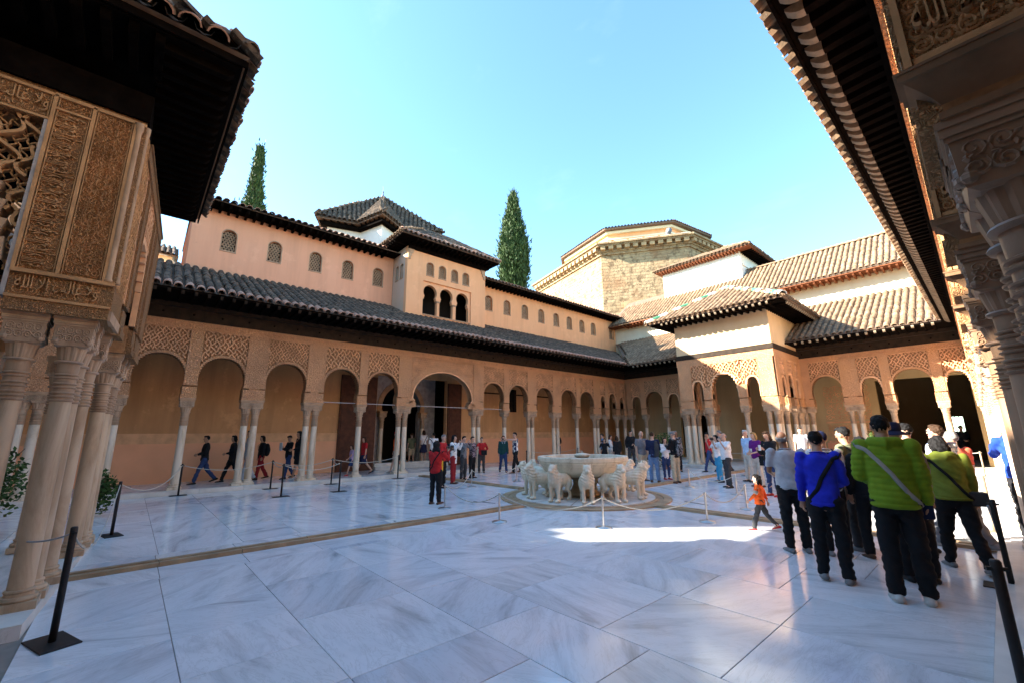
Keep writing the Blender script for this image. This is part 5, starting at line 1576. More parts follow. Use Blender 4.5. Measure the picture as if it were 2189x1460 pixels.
# one lion, facing +Y, hind legs towards the pedestal
def lion_mesh():
    m = MB(); S = (1, 0, 0)
    m.tube([(0, -.34, .56), (0, -.12, .55), (0, .12, .56), (0, .27, .60)], [(.15, .16), (.155, .165), (.175, .20), (.16, .20)], 14, S, dome=True)   # trunk
    m.tube([(0, .24, .52), (0, .30, .68), (0, .34, .80)], [(.165, .17), (.14, .15), (.12, .13)], 14, S, dome=True)                                   # chest and neck
    m.ell((0, .27, .62), (.185, .15, .21), 14, 9)                                                                                                   # mane
    m.ell((0, .37, .88), (.11, .12, .11), 14, 9)                                                                                                 # head
    m.tube([(0, .40, .835), (0, .50, .815)], [(.078, .062), (.066, .052)], 12, S, dome=True)                                                        # muzzle
    m.ell((0, .545, .835), (.03, .02, .02), 8, 6)
    for s in (-1, 1):
        m.ell((s * .085, .33, .965), (.032, .022, .045), 8, 6)                                                                                       # ears
        m.ell((s * .05, .475, .885), (.02, .015, .016), 8, 5)
        m.tube([(s * .105, .27, .56), (s * .112, .275, .38), (s * .108, .29, .24), (s * .108, .28, .06)], [.075, .058, .048, .052], 10, S)              # front leg
        m.ell((s * .108, .33, .045), (.068, .11, .045), 10, 6)
        m.ell((s * .12, -.30, .46), (.085, .15, .17), 10, 8)                                                                                         # haunch
        m.tube([(s * .12, -.24, .42), (s * .122, -.20, .30), (s * .12, -.34, .20), (s * .12, -.34, .06)], [.085, .058, .042, .048], 10, S)               # hind leg with hock
        m.ell((s * .12, -.29, .045), (.062, .10, .045), 10, 6)
    m.tube([(0, -.47, .54), (0, -.53, .42), (.03, -.53, .28), (.08, -.48, .24)], [.035, .03, .028, .035], 8, S, dome=True)                             # tail
    m.tube([(0, .30, .60), (0, .47, .60)], [.001, .001], 4)
    me = remesh(m, .017, 3, .5)
    wrinkle(me, .006, 16)
    def mane(co):
        k = np.clip((co[:, 2] - .45) / .15, 0, 1) * np.clip((.95 - co[:, 2]) / .1, 0, 1) * np.clip((co[:, 1] - .05) / .1, 0, 1) * np.clip((.46 - co[:, 1]) / .05, 0, 1)
        return .011 * k * np.sin(co[:, 2] * 80 + 2.2 * np.sin(co[:, 0] * 30))
    wrinkle(me, .0, 1, 0, mane)
    me.materials.append(MAT['lion_marble']); me.name = 'lion_statue'
    return me
LM = lion_mesh()
for k in range(12):
    a = math.radians(13 + 30 * k)
    M = Matrix.Translation((FC[0] + 1.35 * math.cos(a), FC[1] + 1.35 * math.sin(a), .05)) @ Matrix.Rotation(a - math.pi / 2, 4, 'Z') @ Matrix.Diagonal((.98, .92, .93, 1))
    o = link('lion_statue', LM, None, M)
    tag(o, 'pale marble lion statue bearing the fountain basin on its back', 'lion statue', 'stone lions under the basin')

# ---- barrier posts
def tube_mesh(name, prof, n, mat):
    m = MB(); m.lathe(prof, n); return smooth_by_angle(m.mesh(name, mat), 40)
ch_pole = tube_mesh('pole', [(.017, .015), (.017, .53), (.024, .535), (.024, .555), (.012, .565)], 12, 'chrome')
ch_base = tube_mesh('base_plate', [(.15, .001), (.15, .012), (.14, .02), (.05, .028), (.03, .04)], 24, 'chrome')
def chrome_post(x, y, lb, grp='low steel barrier posts around the fountain'):
    t = thing('barrier_post', lb, 'barrier post', (x, y, 0), grp)
    M = Matrix.Translation((x, y, 0)); p = link('pole', ch_pole, t, M); link('base_plate', ch_base, t, M)
    return (x, y, .53)
CN = ['the red hooded jacket', 'the long channel end', 'the sunlit patch edge', 'the child in orange', 'the cross channel', 'the stout photographer', 'the khaki trousers', 'the argyle vest', 'the white wrap']
C1 = ['beside the person in red jacket and black hood', 'by the end of the long channel, before the lions', 'at the edge of the sunlit paving patch', 'between the child in orange and the lions', 'just past the cross channel, behind the child in orange', 'at the heels of the stout person in white shirt', 'beside the person in khaki trousers and backpack', 'behind the fountain, before the person in argyle vest', 'beside the person in white wrap and red trousers']
cp_ = [chrome_post(*p, 'low steel rope post ' + C1[i]) for i, p in enumerate(((-.94, -3.79), (1.22, -3.88), (3.0, -2.85), (4.07, -.95), (4.06, 1.08), (2.97, 3.35), (1.18, 4.19), (-4.16, 1.45), (-3.96, -.79)))]
def iron_post(x, y, rot, lb, mat='iron', h=.93, grp=None, lean=0.0):
    t = thing('barrier_post', lb, 'barrier post', (x, y, 0), grp)
    M = Matrix.Translation((x, y, 0)) @ Matrix.Rotation(rot, 4, 'Z')
    m = MB(); m.tube([(0, 0, .012), (0, lean, h - .01), (0, lean, h)], [.026, .026, .02], 10); link('pole', m.mesh('pole', mat, True), t, M)
    m = MB(); m.box(-.22, -.13, .001, .22, .13, .014); link('base_plate', bevel(m.mesh('base_plate', mat), .004), t, M)
    m = MB(); m.tube([(-.05, lean, h - .05), (.05, lean, h - .05)], [.012, .012], 6); link('hook', m.mesh('hook', mat), t, M)
    return (x, y, h - .05)
I1 = ['in front of the walker in black jacket and jeans', 'close to the arcade step by the walker in red trousers', 'out on the paving before the youth reading a sheet', 'close to the arcade step before the child in lilac', 'out on the paving before the child in lilac', 'by the paired columns beside the tall central arch', 'behind the person in argyle vest', 'among the far columns behind the fountain basin']
IN = ['the jeans walker', 'the red-trousered walker', 'the youth reading', 'the lilac child step', 'the open paving', 'the central arch', 'the argyle vest', 'the far columns']
ga = 'black iron posts along the arcade'
ip = {}
ip['near'] = iron_post(2.51, -9.92, .35, 'tall brown iron rope post on a flat plate beside the near pavilion step', 'iron')
ip['near2'] = iron_post(-2.72, -9.67, .2, 'iron rope post at the far side of the near pavilion front')
for k, (x, y) in enumerate(((-8.62, -8.33), (-8.45, -5.88), (-6.06, -6.12), (-8.35, -3.92), (-6.01, -4.47), (-8.5, -1.21), (-7.9, 5.5), (-8.6, 10.33))):
    ip[k] = iron_post(x, y, 1.57, 'black iron rope post ' + I1[k], grp=ga)
ip['r1'] = iron_post(8.02, -5.75, .5, 'thick black post with a grey cord at the edge of the shaded step', h=.96)
ip['r2'] = iron_post(7.97, -2.17, .0, 'black post with a looped grey cord behind the green jackets')
ip['r3'] = iron_post(7.82, 1.65, .0, 'sunlit brown wooden-looking post on the bright paving', 'wood_tip')
ip['r4'] = iron_post(7.5, 14.8, .0, 'slim tan post carrying the rope across the far dark doorway', 'wood_tip')
def rope(a, b, sag, lb, mat='rope', r=.011, n=14, grp='barrier ropes'):
    a, b = Vector(a), Vector(b); m = MB()
    pts = [a.lerp(b, t) - Vector((0, 0, sag * 4 * t * (1 - t))) for t in np.linspace(0, 1, n)]
    m.tube(pts, [r] * n, 6); o = obj('rope', m, mat, None, True); tag(o, lb, 'rope', grp); return o
for a, b in ((0, 1), (1, 2), (2, 3), (3, 4), (4, 5), (5, 6), (8, 0), (7, 8)): rope(cp_[a], cp_[b], .26, f'pale rope between steel posts at {CN[a]} and {CN[b]}')
for a, b, s in ((0, 1, .2), (1, 3, .18), (2, 4, .18), (3, 5, .18), (4, 3, .1), (2, 1, .1)): rope(ip[a], ip[b], s, f'pale rope between iron posts at {IN[a]} and {IN[b]}')
rope(ip['near2'], ip[0], .35, 'long slack rope from the near pavilion front to the arcade posts')
rope(ip['near'], (1.62, -10.3, .72), .03, 'taut cord from the near iron post to the pavilion columns', 'rope_grey', .008)
rope(ip['near'], ip['near2'], .5, 'slack cord between the two iron posts at the near pavilion', 'rope', .008)
rope(ip[6], ip[7], .15, f'pale rope between iron posts at {IN[6]} and {IN[7]}')
rope((6.75, 16.4, .95), ip['r4'], .08, 'rope stretched across the dark doorway of the far arcade')
rope(ip['r1'], (7.99, -5.4, .05), -.05, 'grey spiral cord hanging down from the thick black post', 'rope_grey', .013)
rope((7.93, -2.2, .86), (7.97, -2.0, .15), -.12, 'grey cord looped down the black post behind the green jackets', 'rope_grey', .013)
rope((-3.3, 13.0, .9), (1.9, 12.0, .85), .15, 'rope strung across the front of the far pavilion')

# ================================================================== people
from mathutils.bvhtree import BVHTree
def cloth(name, c, rough=.85, var=.18, scale=14, sheen=.0, bump=.12):
    if name in MAT: return name
    b = NB(name); n1 = b.noise(scale, 4)
    b.bump(b.noise(220, 2), bump, .003)
    col = b.ramp(n1, [(.3, tuple(x * (1 - var) for x in c)), (.7, tuple(min(1, x * (1 + var * .5)) for x in c))])
    b.done(col, rough, .25)
    return name
def pattern_cloth(name, kind, a, c, sc):
    b = NB(name)
    if kind == 'plaid':
        sx = b.n('ShaderNodeSeparateXYZ'); oc_ = b.n('ShaderNodeTexCoord').outputs['Object']; b.l(oc_, sx.inputs[0])
        f1 = b.math('LESS_THAN', b.math('FRACT', b.math('MULTIPLY', sx.outputs['Z'], sc)), .35)
        f2 = b.math('LESS_THAN', b.math('FRACT', b.math('MULTIPLY', sx.outputs['X'], sc)), .35)
        col = b.mix(b.math('MULTIPLY', b.math('ADD', f1, f2), .5), a, c)
    elif kind == 'diamond':
        ch = b.n('ShaderNodeTexChecker'); ch.inputs['Scale'].default_value = sc; ch.inputs['Color1'].default_value = (*a, 1); ch.inputs['Color2'].default_value = (*c, 1)
        b.l(b.map((1, 1, .8), b.n('ShaderNodeTexCoord').outputs['Object'], rot=(0, .78, 0)), ch.inputs[0]); col = ch.outputs[0]
    else:
        col = b.mix(b.ramp(b.noise(sc, 3), [(.48, 0.), (.56, 1.)]), a, c)
    b.done(col, .85, .25)
CL = dict(black=(.010, .010, .012), navy=(.012, .018, .055), jeans=(.03, .055, .14), ltjeans=(.12, .20, .34), grey=(.17, .17, .18), ltgrey=(.42, .44, .47), dkgrey=(.045, .046, .05), white=(.72, .72, .72), red=(.42, .018, .02), dkred=(.26, .015, .02), orange=(.85, .13, .02),
          yellow=(.65, .36, .02), green=(.16, .26, .012), olive=(.17, .20, .025), teal=(.012, .06, .06), blue=(.018, .03, .50), hoodie=(.012, .05, .34), lilac=(.38, .30, .48), purple=(.12, .012, .16), khaki=(.46, .38, .26), beige=(.52, .47, .40), cyan=(.05, .30, .50), sky=(.35, .50, .70), oliveT=(.15, .16, .09), brown=(.13, .06, .03), coral=(.75, .14, .07))
for k, c in CL.items(): cloth('cloth_' + k, c)
pattern_cloth('cloth_plaid', 'plaid', (.70, .68, .62), (.12, .17, .30), 16)
pattern_cloth('cloth_argyle', 'diamond', (.70, .70, .66), (.03, .04, .09), 9)
pattern_cloth('cloth_print', 'blot', (.012, .012, .014), (.35, .25, .28), 22)
pattern_cloth('cloth_camo', 'blot', (.02, .02, .022), (.20, .20, .21), 16)
SK = dict(fair=(.56, .33, .23), tan=(.42, .23, .14), brown=(.24, .12, .07))
for k, c in SK.items():
    b = NB('skin_' + k); b.done(b.ramp(b.noise(9, 4), [(.3, tuple(x * .88 for x in c)), (.7, c)]), .5, .4)
HR = dict(black=(.008, .007, .007), brown=(.05, .025, .012), grey=(.22, .21, .20), white=(.55, .54, .52), blonde=(.42, .25, .09))
for k, c in HR.items():
    b = NB('hair_' + k); b.bump(b.noise(60, 3, .5, b.map((1, 1, .15))), .5, .01); b.done(b.ramp(b.noise(30, 3), [(.3, tuple(x * .7 for x in c)), (.7, c)]), .75, .2)
plain('eye_white', (.7, .68, .65), .3, .5, var=.02); plain('lip', (.38, .13, .10), .5, .4, var=.1); plain('black_plastic', (.012, .012, .013), .35, .5, var=.1); plain('paper', (.75, .75, .73), .7, .2, var=.05); plain('sole', (.5, .48, .45), .8, .2)
cloth('strap_grey', (.32, .31, .28)); cloth('shoe_black', (.012, .012, .012), .5); cloth('shoe_grey', (.20, .20, .20), .6); cloth('shoe_white', (.55, .54, .50), .6); cloth('shoe_red', (.45, .03, .03), .6); cloth('shoe_brown', (.09, .045, .025), .5)

ARMS = {  # upper arm, forearm directions (x outwards, y forwards, z up)
    'down': ((.14, .02, -1), (.05, .16, -1)), 'phone': ((.12, .30, -1), (-.42, .85, .42)), 'raise': ((.35, .62, -.62), (-.32, .42, 1.0)), 'reach': ((.10, 1, -.02), (-.10, 1, .10)),
    'front': ((.14, .12, -1), (-.45, .75, -.25)), 'fold': ((.16, .10, -1), (-.9, .45, .05)), 'swingf': ((.12, .45, -1), (.0, .75, -.8)), 'swingb': ((.14, -.45, -1), (.05, -.2, -1)), 'hip': ((.55, -.15, -1), (-.6, .25, -.5)),
    'ear': ((.3, .3, -.8), (-.25, .25, 1.0)), 'back': ((.22, -.25, -1), (-.6, -.25, -.5)), 'pocket': ((.28, -.1, -1), (-.1, .25, -1))}
LEGS = {'stand': ((.0, .04), (.0, -.04)), 'wide': ((.02, .10), (-.02, -.10)), 'walk': ((.36, .08), (-.34, .42)), 'walk2': ((-.30, .45), (.34, .05)), 'relax': ((.10, .16), (-.04, .0)), 'stride': ((.22, .05), (-.26, .25))}

def fold(co, amp, seed):
    # cloth folds: slanted creases, deeper low on the legs and round the elbows
    return (.28 - np.abs(np.array([mnoise.noise(Vector((p[0] * 5 + seed, p[1] * 5, p[2] * 12 + p[0] * 8))) for p in co]))) * amp * 1.5
def person(n, x, y, z0, H, face, label, top=('black', 'long'), bottom=('jeans', 'trousers'), hair=('black', 'short'), skin='tan', arms=('down', 'down'), legs='stand', shoe='black', lean=0.0, look=0.0, tilt=0.0, res=1.0, bulk=1.0, puff=0.0, extras=(), soles=None, headshift=0.0):
    """one figure: continuous body mesh with hair, clothes and shoes as its parts; face = heading in degrees from +Y towards +X"""
    M = Matrix.Translation((x, y, z0)) @ Matrix.Rotation(-math.radians(face), 4, 'Z')
    vb, vc = .013 * res, .019 * res
    S = (1, 0, 0)
    V = Vector
    hipz, shz = .505 * H, .815 * H
    foot = .033 * H
    def lv(z): # forward lean grows with height over the hip
        k = max(0, z - hipz) / (H - hipz); return lean * k * .55
    L = LEGS[legs]; hip, knee, ank, ftd = {}, {}, {}, {}
    thigh, shin = .245 * H, .235 * H
    for i, sd in enumerate((-1, 1)):
        a, kb = L[i]
        hip[sd] = V((sd * .052 * H, 0, hipz))
        knee[sd] = hip[sd] + V((sd * .012 * H, math.sin(a) * thigh, -math.cos(a) * thigh))
        ank[sd] = knee[sd] + V((sd * .004 * H, math.sin(a - kb) * shin, -math.cos(a - kb) * shin))
        ftd[sd] = kb * .8
    lowest = min(ank[s].z - .045 * H * (1 - .3 * min(1, ftd[s])) for s in (-1, 1))
    drop = lowest
    dz = V((0, 0, -drop))
    for s in (-1, 1): hip[s] += dz; knee[s] += dz; ank[s] += dz
    hz = hipz - drop
    def T(xx, yy, z): return V((xx, yy + lv(z), z - drop))
    sh = {s: T(s * .103 * H * bulk, -.01 * H, shz) for s in (-1, 1)}
    el, wr, hd = {}, {}, {}
    for i, s in enumerate((-1, 1)):
        u, f = ARMS[arms[i]]
        u = V((u[0] * s, u[1], u[2])).normalized(); f = V((f[0] * s, f[1], f[2])).normalized()
        el[s] = sh[s] + u * .172 * H; wr[s] = el[s] + f * .148 * H; hd[s] = f
    hc = T(headshift, .012 * H + lean * .06, .932 * H)
    RH = Matrix.Rotation(-look, 3, 'Z') @ Matrix.Rotation(-tilt, 3, 'X')
    def Hd(p): return hc + RH @ V(p)
    # ---------- body
    m = MB()
    m.tube([T(0, 0, .49 * H), T(0, 0, .56 * H), T(0, 0, .64 * H), T(0, 0, .73 * H), T(0, -.005 * H, .79 * H), T(0, -.005 * H, .825 * H)], [(.080 * H, .058 * H), (.076 * H, .054 * H), (.072 * H, .05 * H), (.085 * H, .058 * H), (.088 * H, .055 * H), (.05 * H, .04 * H)], 14, S, dome=True)
    m.tube([T(0, -.005 * H, .80 * H), T(headshift * .4, .0, .85 * H), hc - V((0, 0, .03 * H))], [.036 * H, .031 * H, .033 * H], 12, S)
    for s in (-1, 1):
        m.tube([T(s * .05 * H, -.005 * H, .80 * H), sh[s], el[s], wr[s]], [.03 * H, .029 * H, .022 * H, .0155 * H], 10, S, dome=True)
        m.tube([hip[s], knee[s], knee[s].lerp(ank[s], .35), ank[s]], [.045 * H, .030 * H, .031 * H, .019 * H], 10, S, dome=True)
        m.tube([ank[s], ank[s] + V((0, .05 * H, -.025 * H))], [.02 * H, .018 * H], 8, S, dome=True)
    hs = H / 1.72 * (1.0 if H > 1.2 else 1.28)
    m.ell(tuple(Hd((0, -.004, .018 * hs))), (.074 * hs, .092 * hs, .098 * hs), 18, 12, RH)
    m.tube([Hd((0, .028 * hs, -.045 * hs)), Hd((0, .055 * hs, -.085 * hs))], [(.058 * hs, .052 * hs), (.036 * hs, .03 * hs)], 12, RH @ V(S), dome=True)
    m.tube([Hd((0, .082 * hs, .012 * hs)), Hd((0, .104 * hs, -.026 * hs))], [(.010 * hs, .012 * hs), (.017 * hs, .013 * hs)], 8, RH @ V(S), dome=True)
    for s in (-1, 1):
        m.ell(tuple(Hd((s * .076 * hs, -.004, -.008 * hs))), (.012 * hs, .022 * hs, .032 * hs), 8, 6, RH)
        m.ell(tuple(Hd((s * .032 * hs, .074 * hs, .028 * hs))), (.026 * hs, .014 * hs, .008 * hs), 8, 5, RH)
        p = wr[s] + hd[s] * .032 * H
        m.tube([wr[s], p + hd[s] * .018 * H], [(.017 * H, .013 * H), (.024 * H, .011 * H)], 10, S, dome=True)
    me = remesh(m, vb, 2)
    bm = bmesh.new(); bm.from_mesh(me)
    # fingers: four of unequal length plus a thumb from the side of the palm, gently curled
    fm = MB()
    for s in (-1, 1):
        f = hd[s]; sd_ = f.cross(V((0, 0, 1)))
        if sd_.length < .3: sd_ = V((0, 1, 0)) - f * f.y
        sd_.normalize(); nn = f.cross(sd_)
        curl = V((-s, .3, 0)) - f * (V((-s, .3, 0)).dot(f)); curl = curl.normalized() if curl.length > .05 else nn
        acr = f.cross(curl).normalized()
        base = wr[s] + f * .046 * H
        for q, ln in enumerate((.036, .042, .040, .030)):
            b0 = base + acr * (q - 1.5) * .0112 * H
            fm.tube([b0 - f * .01 * H, b0 + f * ln * H * .5 + curl * .004 * H, b0 + f * ln * H * .85 + curl * .014 * H], [.0056 * H, .0052 * H, .0042 * H], 6, S, dome=True)
        t0 = wr[s] + f * .018 * H - acr * .014 * H
        fm.tube([t0, t0 - acr * .014 * H + f * .016 * H + curl * .006 * H, t0 - acr * .014 * H + f * .034 * H + curl * .014 * H], [.0075 * H, .0062 * H, .005 * H], 6, S, dome=True)
    me2 = fm.mesh('f', 'skin_' + skin, True); bm.from_mesh(me2); bm.to_mesh(me); bm.free(); bpy.data.meshes.remove(me2)
    me.materials.clear(); me.materials.append(MAT['skin_' + skin])
    me.polygons.foreach_set('use_smooth', [True] * len(me.polygons))
    me.name = 'person'
    o = link('person', me, None, M); tag(o, label, 'person')
    def part(name, mb, mat, vox=None, it=2, wr_=0.0, fr=7, fn=None):
        if vox: mm = remesh(mb, vox, it)
        else:
            mm = mb.mesh(name, mat, True)
        if wr_ or fn: wrinkle(mm, wr_, fr, n * 1.37, fn)
        if vox:
            mm.materials.clear(); mm.materials.append(MAT[mat])
            mm.polygons.foreach_set('use_smooth', [True] * len(mm.polygons))
        mm.name = name
        return link(name, mm, o, M)
    # ---------- trousers, shorts or skirt
    bc, bt = 'cloth_' + bottom[0], bottom[1]
    m = MB(); g_ = .010 * H
    if bt == 'skirt':
        m.tube([T(0, 0, .60 * H), T(0, 0, .52 * H), T(0, .01, .40 * H), T(0, .01, .29 * H)], [(.08 * H, .062 * H), (.10 * H, .078 * H), (.115 * H, .095 * H), (.135 * H, .115 * H)], 18, S)
    else:
        m.tube([T(0, 0, .455 * H), T(0, 0, .50 * H), T(0, 0, .55 * H), T(0, 0, .585 * H)], [(.075 * H, .06 * H), (.093 * H * bulk, .070 * H * bulk), (.086 * H * bulk, .064 * H * bulk), (.080 * H * bulk, .060 * H * bulk)], 16, S)
        for s in (-1, 1):
            if bt == 'shorts':
                e = hip[s].lerp(knee[s], .85); m.tube([hip[s] + V((0, 0, .02 * H)), hip[s].lerp(knee[s], .5), e], [.058 * H * bulk, .053 * H, .05 * H], 12, S)
            else:
                sl_ = .8 if bt == 'slim' else 1.0
                m.tube([hip[s] + V((0, 0, .02 * H)), hip[s].lerp(knee[s], .5), knee[s], knee[s].lerp(ank[s], .5), ank[s] + V((0, 0, -.012 * H))], [.058 * H * bulk, .052 * H, .043 * H * (.5 + .5 * sl_), .041 * H * sl_, (.042 if bt == 'flare' else .036) * H * sl_], 12, S)
    leg = part('skirt' if bt == 'skirt' else ('shorts' if bt == 'shorts' else 'trousers'), m, bc, vc, 2, .012 * (H / 1.7), 9, lambda co: fold(co, .022, n))
    # ---------- upper garment
    tc, tt = 'cloth_' + top[0], top[1]
    m = MB(); pf = puff; hem = .475 if tt in ('coat', 'long', 'puffer') else .50
    if tt == 'coat': hem = .40
    rr = lambda a, b: (a * H * bulk + pf, b * H * (bulk ** 1.3) + pf)
    m.tube([T(0, 0, hem * H), T(0, 0, (hem + .06) * H), T(0, .004 * H, .62 * H), T(0, .002 * H, .70 * H), T(0, -.002 * H, .76 * H), T(0, -.008 * H, .805 * H), T(0, -.008 * H, .838 * H)], [rr(.094, .075), rr(.096, .074), rr(.088, .066), rr(.097, .070), rr(.104, .068), rr(.088, .056), rr(.042, .042)], 18, S)
    for s in (-1, 1):
        if tt == 'vest':
            m.tube([T(s * .05 * H, -.005 * H, .805 * H), sh[s]], [.036 * H + pf, .036 * H + pf], 12, S, dome=True); continue
        if tt in ('short', 'tee'):
            e = sh[s].lerp(el[s], .78)
            m.tube([T(s * .045 * H, -.008 * H, .81 * H), sh[s], e], [.038 * H + pf, .039 * H + pf, .034 * H + pf], 12, S, dome=False)
        else:
            m.tube([T(s * .045 * H, -.008 * H, .81 * H), sh[s], sh[s].lerp(el[s], .5), el[s], el[s].lerp(wr[s], .5), wr[s] + hd[s] * .004 * H], [.038 * H + pf, .040 * H + pf, .036 * H + pf, .031 * H + pf, .028 * H + pf * .9, .0235 * H + pf * .5], 12, S, dome=False)
            m.ell(tuple(el[s]), (.031 * H + pf,) * 3, 10, 7)
        m.ell(tuple(sh[s]), (.039 * H + pf,) * 3, 10, 7)
    if tt == 'hood' or tt == 'puffer':
        m.tube([T(-.055 * H, -.035 * H, .845 * H), T(0, -.062 * H, .835 * H), T(.055 * H, -.035 * H, .845 * H)], [.03 * H, .04 * H, .03 * H], 10, (0, 0, 1), dome=True)
    fn = None
    if tt == 'puffer':
        fn = lambda co: .010 * (np.abs(np.sin(co[:, 2] * 52 + .35 * np.sin(co[:, 0] * 9))) ** .6 - .6) * (co[:, 2] < .80 * H)
    nm = {'tee': 't_shirt', 'short': 'shirt', 'long': 'jacket', 'coat': 'coat', 'puffer': 'puffer_jacket', 'hood': 'hooded_jacket', 'vest': 'vest', 'shirt': 'shirt'}[tt]
    gar = part(nm, m, tc, vc * (.8 if tt == 'puffer' else 1), 2, .014 * (H / 1.7), 8, fn if fn else (lambda co: fold(co, .018, n + .5)))
    if res < 1.1:
        tg = BVHTree.FromPolygons([v.co for v in gar.data.vertices], [tuple(p.vertices) for p in gar.data.polygons])
        tl = BVHTree.FromPolygons([v.co for v in leg.data.vertices], [tuple(p.vertices) for p in leg.data.polygons])
        def ringband(tree, z, w, th_, name, mat):
            pts = []
            for q in np.linspace(0, 2 * math.pi, 33):
                d = V((math.sin(q), -math.cos(q), 0)); c0_ = T(0, 0, z); hit = tree.ray_cast(c0_ + d * .01, d)
                pts.append((hit[0] if hit[0] is not None else c0_ + d * .15) + d * .002)
            m = MB(); m.tube(pts, [(th_, w)] * len(pts), 8, (0, 1, 0), cap=False); part(name, m, mat)
        if tt in ('long', 'puffer', 'hood', 'tee', 'short'):
            ringband(tg, (hem + .018) * H, .016 if tt in ('long', 'hood', 'puffer') else .006, .006, 'hem_band', tc)
        m = MB(); m.tube([T(.045 * H * math.sin(q), -.006 * H - .042 * H * math.cos(q), (.842 + .008 * math.cos(q)) * H) for q in np.linspace(0, 2 * math.pi, 21)], [(.007 + pf * .3, .013 + pf * .3)] * 21, 8, (0, 0, 1), cap=False); part('collar', m, tc)
        if bt != 'skirt':
            for s in (-1, 1):
                rows_ = []
                for zz in (.50, .47, .44):
                    row = []
                    for xx in (.022, .045, .068):
                        p0 = T(s * xx * H, -.2, zz * H); hit = tl.ray_cast(p0, V((0, 1, 0))); row.append((hit[0] if hit[0] is not None else p0 + V((0, .13, 0))) - V((0, .006, 0)))
                    rows_.append(row)
                m = MB()
                for r_ in range(2):
                    for c_ in range(2): m.quad(rows_[r_][c_], rows_[r_][c_ + 1], rows_[r_ + 1][c_ + 1], rows_[r_ + 1][c_])
                part('back_pocket', m, bc)
    # ---------- shoes
    sm = 'shoe_' + shoe
    for s in (-1, 1):
        m = MB(); t = ftd[s]; fd = V((.12 * s, math.cos(t), -math.sin(t) * .9)).normalized()
        a = ank[s] + V((0, -.012 * H, -.022 * H))
        m.tube([a - fd * .028 * H + V((0, 0, -.006 * H)), a + fd * .02 * H + V((0, 0, -.004 * H)), a + fd * .075 * H + V((0, 0, -.010 * H)), a + fd * .118 * H + V((0, 0, -.013 * H))], [(.027 * H, .022 * H), (.029 * H, .024 * H), (.031 * H, .018 * H), (.023 * H, .012 * H)], 12, S, dome=True)
        m.tube([ank[s], a], [.026 * H, .026 * H], 10, S)
        shp = part('shoe', m, sm, vc * .75, 2)
        if res < 1.25:
            m = MB(); m.tube([a - fd * .034 * H + V((0, 0, -.024 * H)), a + fd * .03 * H + V((0, 0, -.024 * H)), a + fd * .118 * H + V((0, 0, -.022 * H))], [(.026 * H, .006), (.03 * H, .006), (.022 * H, .005)], 10, S, dome=True); link('sole', m.mesh('sole', 'sole', True), o, M)
    # ---------- hair and hats
    hcx, hst = hair
    hm = 'hair_' + hcx if hcx in HR else None
    if hst != 'bald':
        m = MB(); k = hs
        if hst in ('short', 'long', 'bob', 'fringe', 'receding', 'tail'):
            up_ = .03 if hst != 'receding' else .018
            m.ell(tuple(Hd((0, -.018 * k, up_ * k))), (.0785 * k, .089 * k, .092 * k if hst != 'receding' else .085 * k), 16, 10, RH)
            m.ell(tuple(Hd((0, .03 * k, .082 * k))), (.066 * k, .055 * k, .036 * k), 12, 8, RH)
            if hst in ('bob', 'long', 'fringe', 'tail'):
                for s in (-1, 1): m.tube([Hd((s * .07 * k, -.012 * k, .03 * k)), Hd((s * .082 * k, -.02 * k, -.06 * k)), Hd((s * .078 * k, -.03 * k, (-.12 if hst != 'long' else -.24) * k))], [.03 * k, .032 * k, .022 * k], 10, S, dome=True)
                m.tube([Hd((0, -.06 * k, .02 * k)), Hd((0, -.075 * k, -.07 * k)), Hd((0, -.085 * k, (-.14 if hst != 'long' else -.30) * k))], [(.075 * k, .045 * k), (.078 * k, .04 * k), (.055 * k, .022 * k)], 12, S, dome=True)
            part('hair', m, hm, vb * .8, 1, .012, 34, lambda co: fold(co * 2.2, .007, n))
        elif hst == 'hoodup':
            m.ell(tuple(Hd((0, -.02 * k, .02 * k))), (.105 * k, .115 * k, .125 * k), 14, 10, RH); m.tube([Hd((0, -.03 * k, -.05 * k)), Hd((0, -.035 * k, -.15 * k))], [(.10 * k, .09 * k), (.14 * k, .10 * k)], 14, S, dome=True)
            part('hood', m, 'cloth_black', vb, 2, .008, 14)
        elif hst == 'hat':
            m.lathe([(.083 * k, .0), (.088 * k, .05 * k), (.08 * k, .105 * k), (.05 * k, .12 * k)], 18)
            m.lathe([(.086 * k, .012 * k), (.15 * k, -.03 * k), (.152 * k, -.036 * k), (.084 * k, .0)], 18, cap=False)
            mm = MB(); mm.add(m, Matrix.Translation(Hd((0, -.008 * k, .035 * k))) @ RH.to_4x4()); part('sun_hat', mm, 'cloth_navy')
        elif hst == 'cap':
            m.ell(tuple(Hd((0, -.01 * k, .035 * k))), (.086 * k, .1 * k, .09 * k), 14, 9, RH); m.tube([Hd((0, .06 * k, .06 * k)), Hd((0, .15 * k, .045 * k))], [(.07 * k, .012 * k), (.06 * k, .008 * k)], 10, S, dome=True)
            part('cap', m, 'cloth_' + (hcx if hcx in CL else 'navy'), vb, 2)
            if hcx not in CL:
                pass
        if hst == 'ring':
            pass
    if hst == 'bald':
        m = MB()
        for s in (-1, 1): m.ell(tuple(Hd((s * .062 * hs, -.035 * hs, .0))), (.022 * hs, .05 * hs, .045 * hs), 10, 7, RH)
        m.ell(tuple(Hd((0, -.075 * hs, -.005 * hs))), (.055 * hs, .024 * hs, .045 * hs), 10, 7, RH)
        part('hair', m, hm or 'hair_grey', vb, 1)
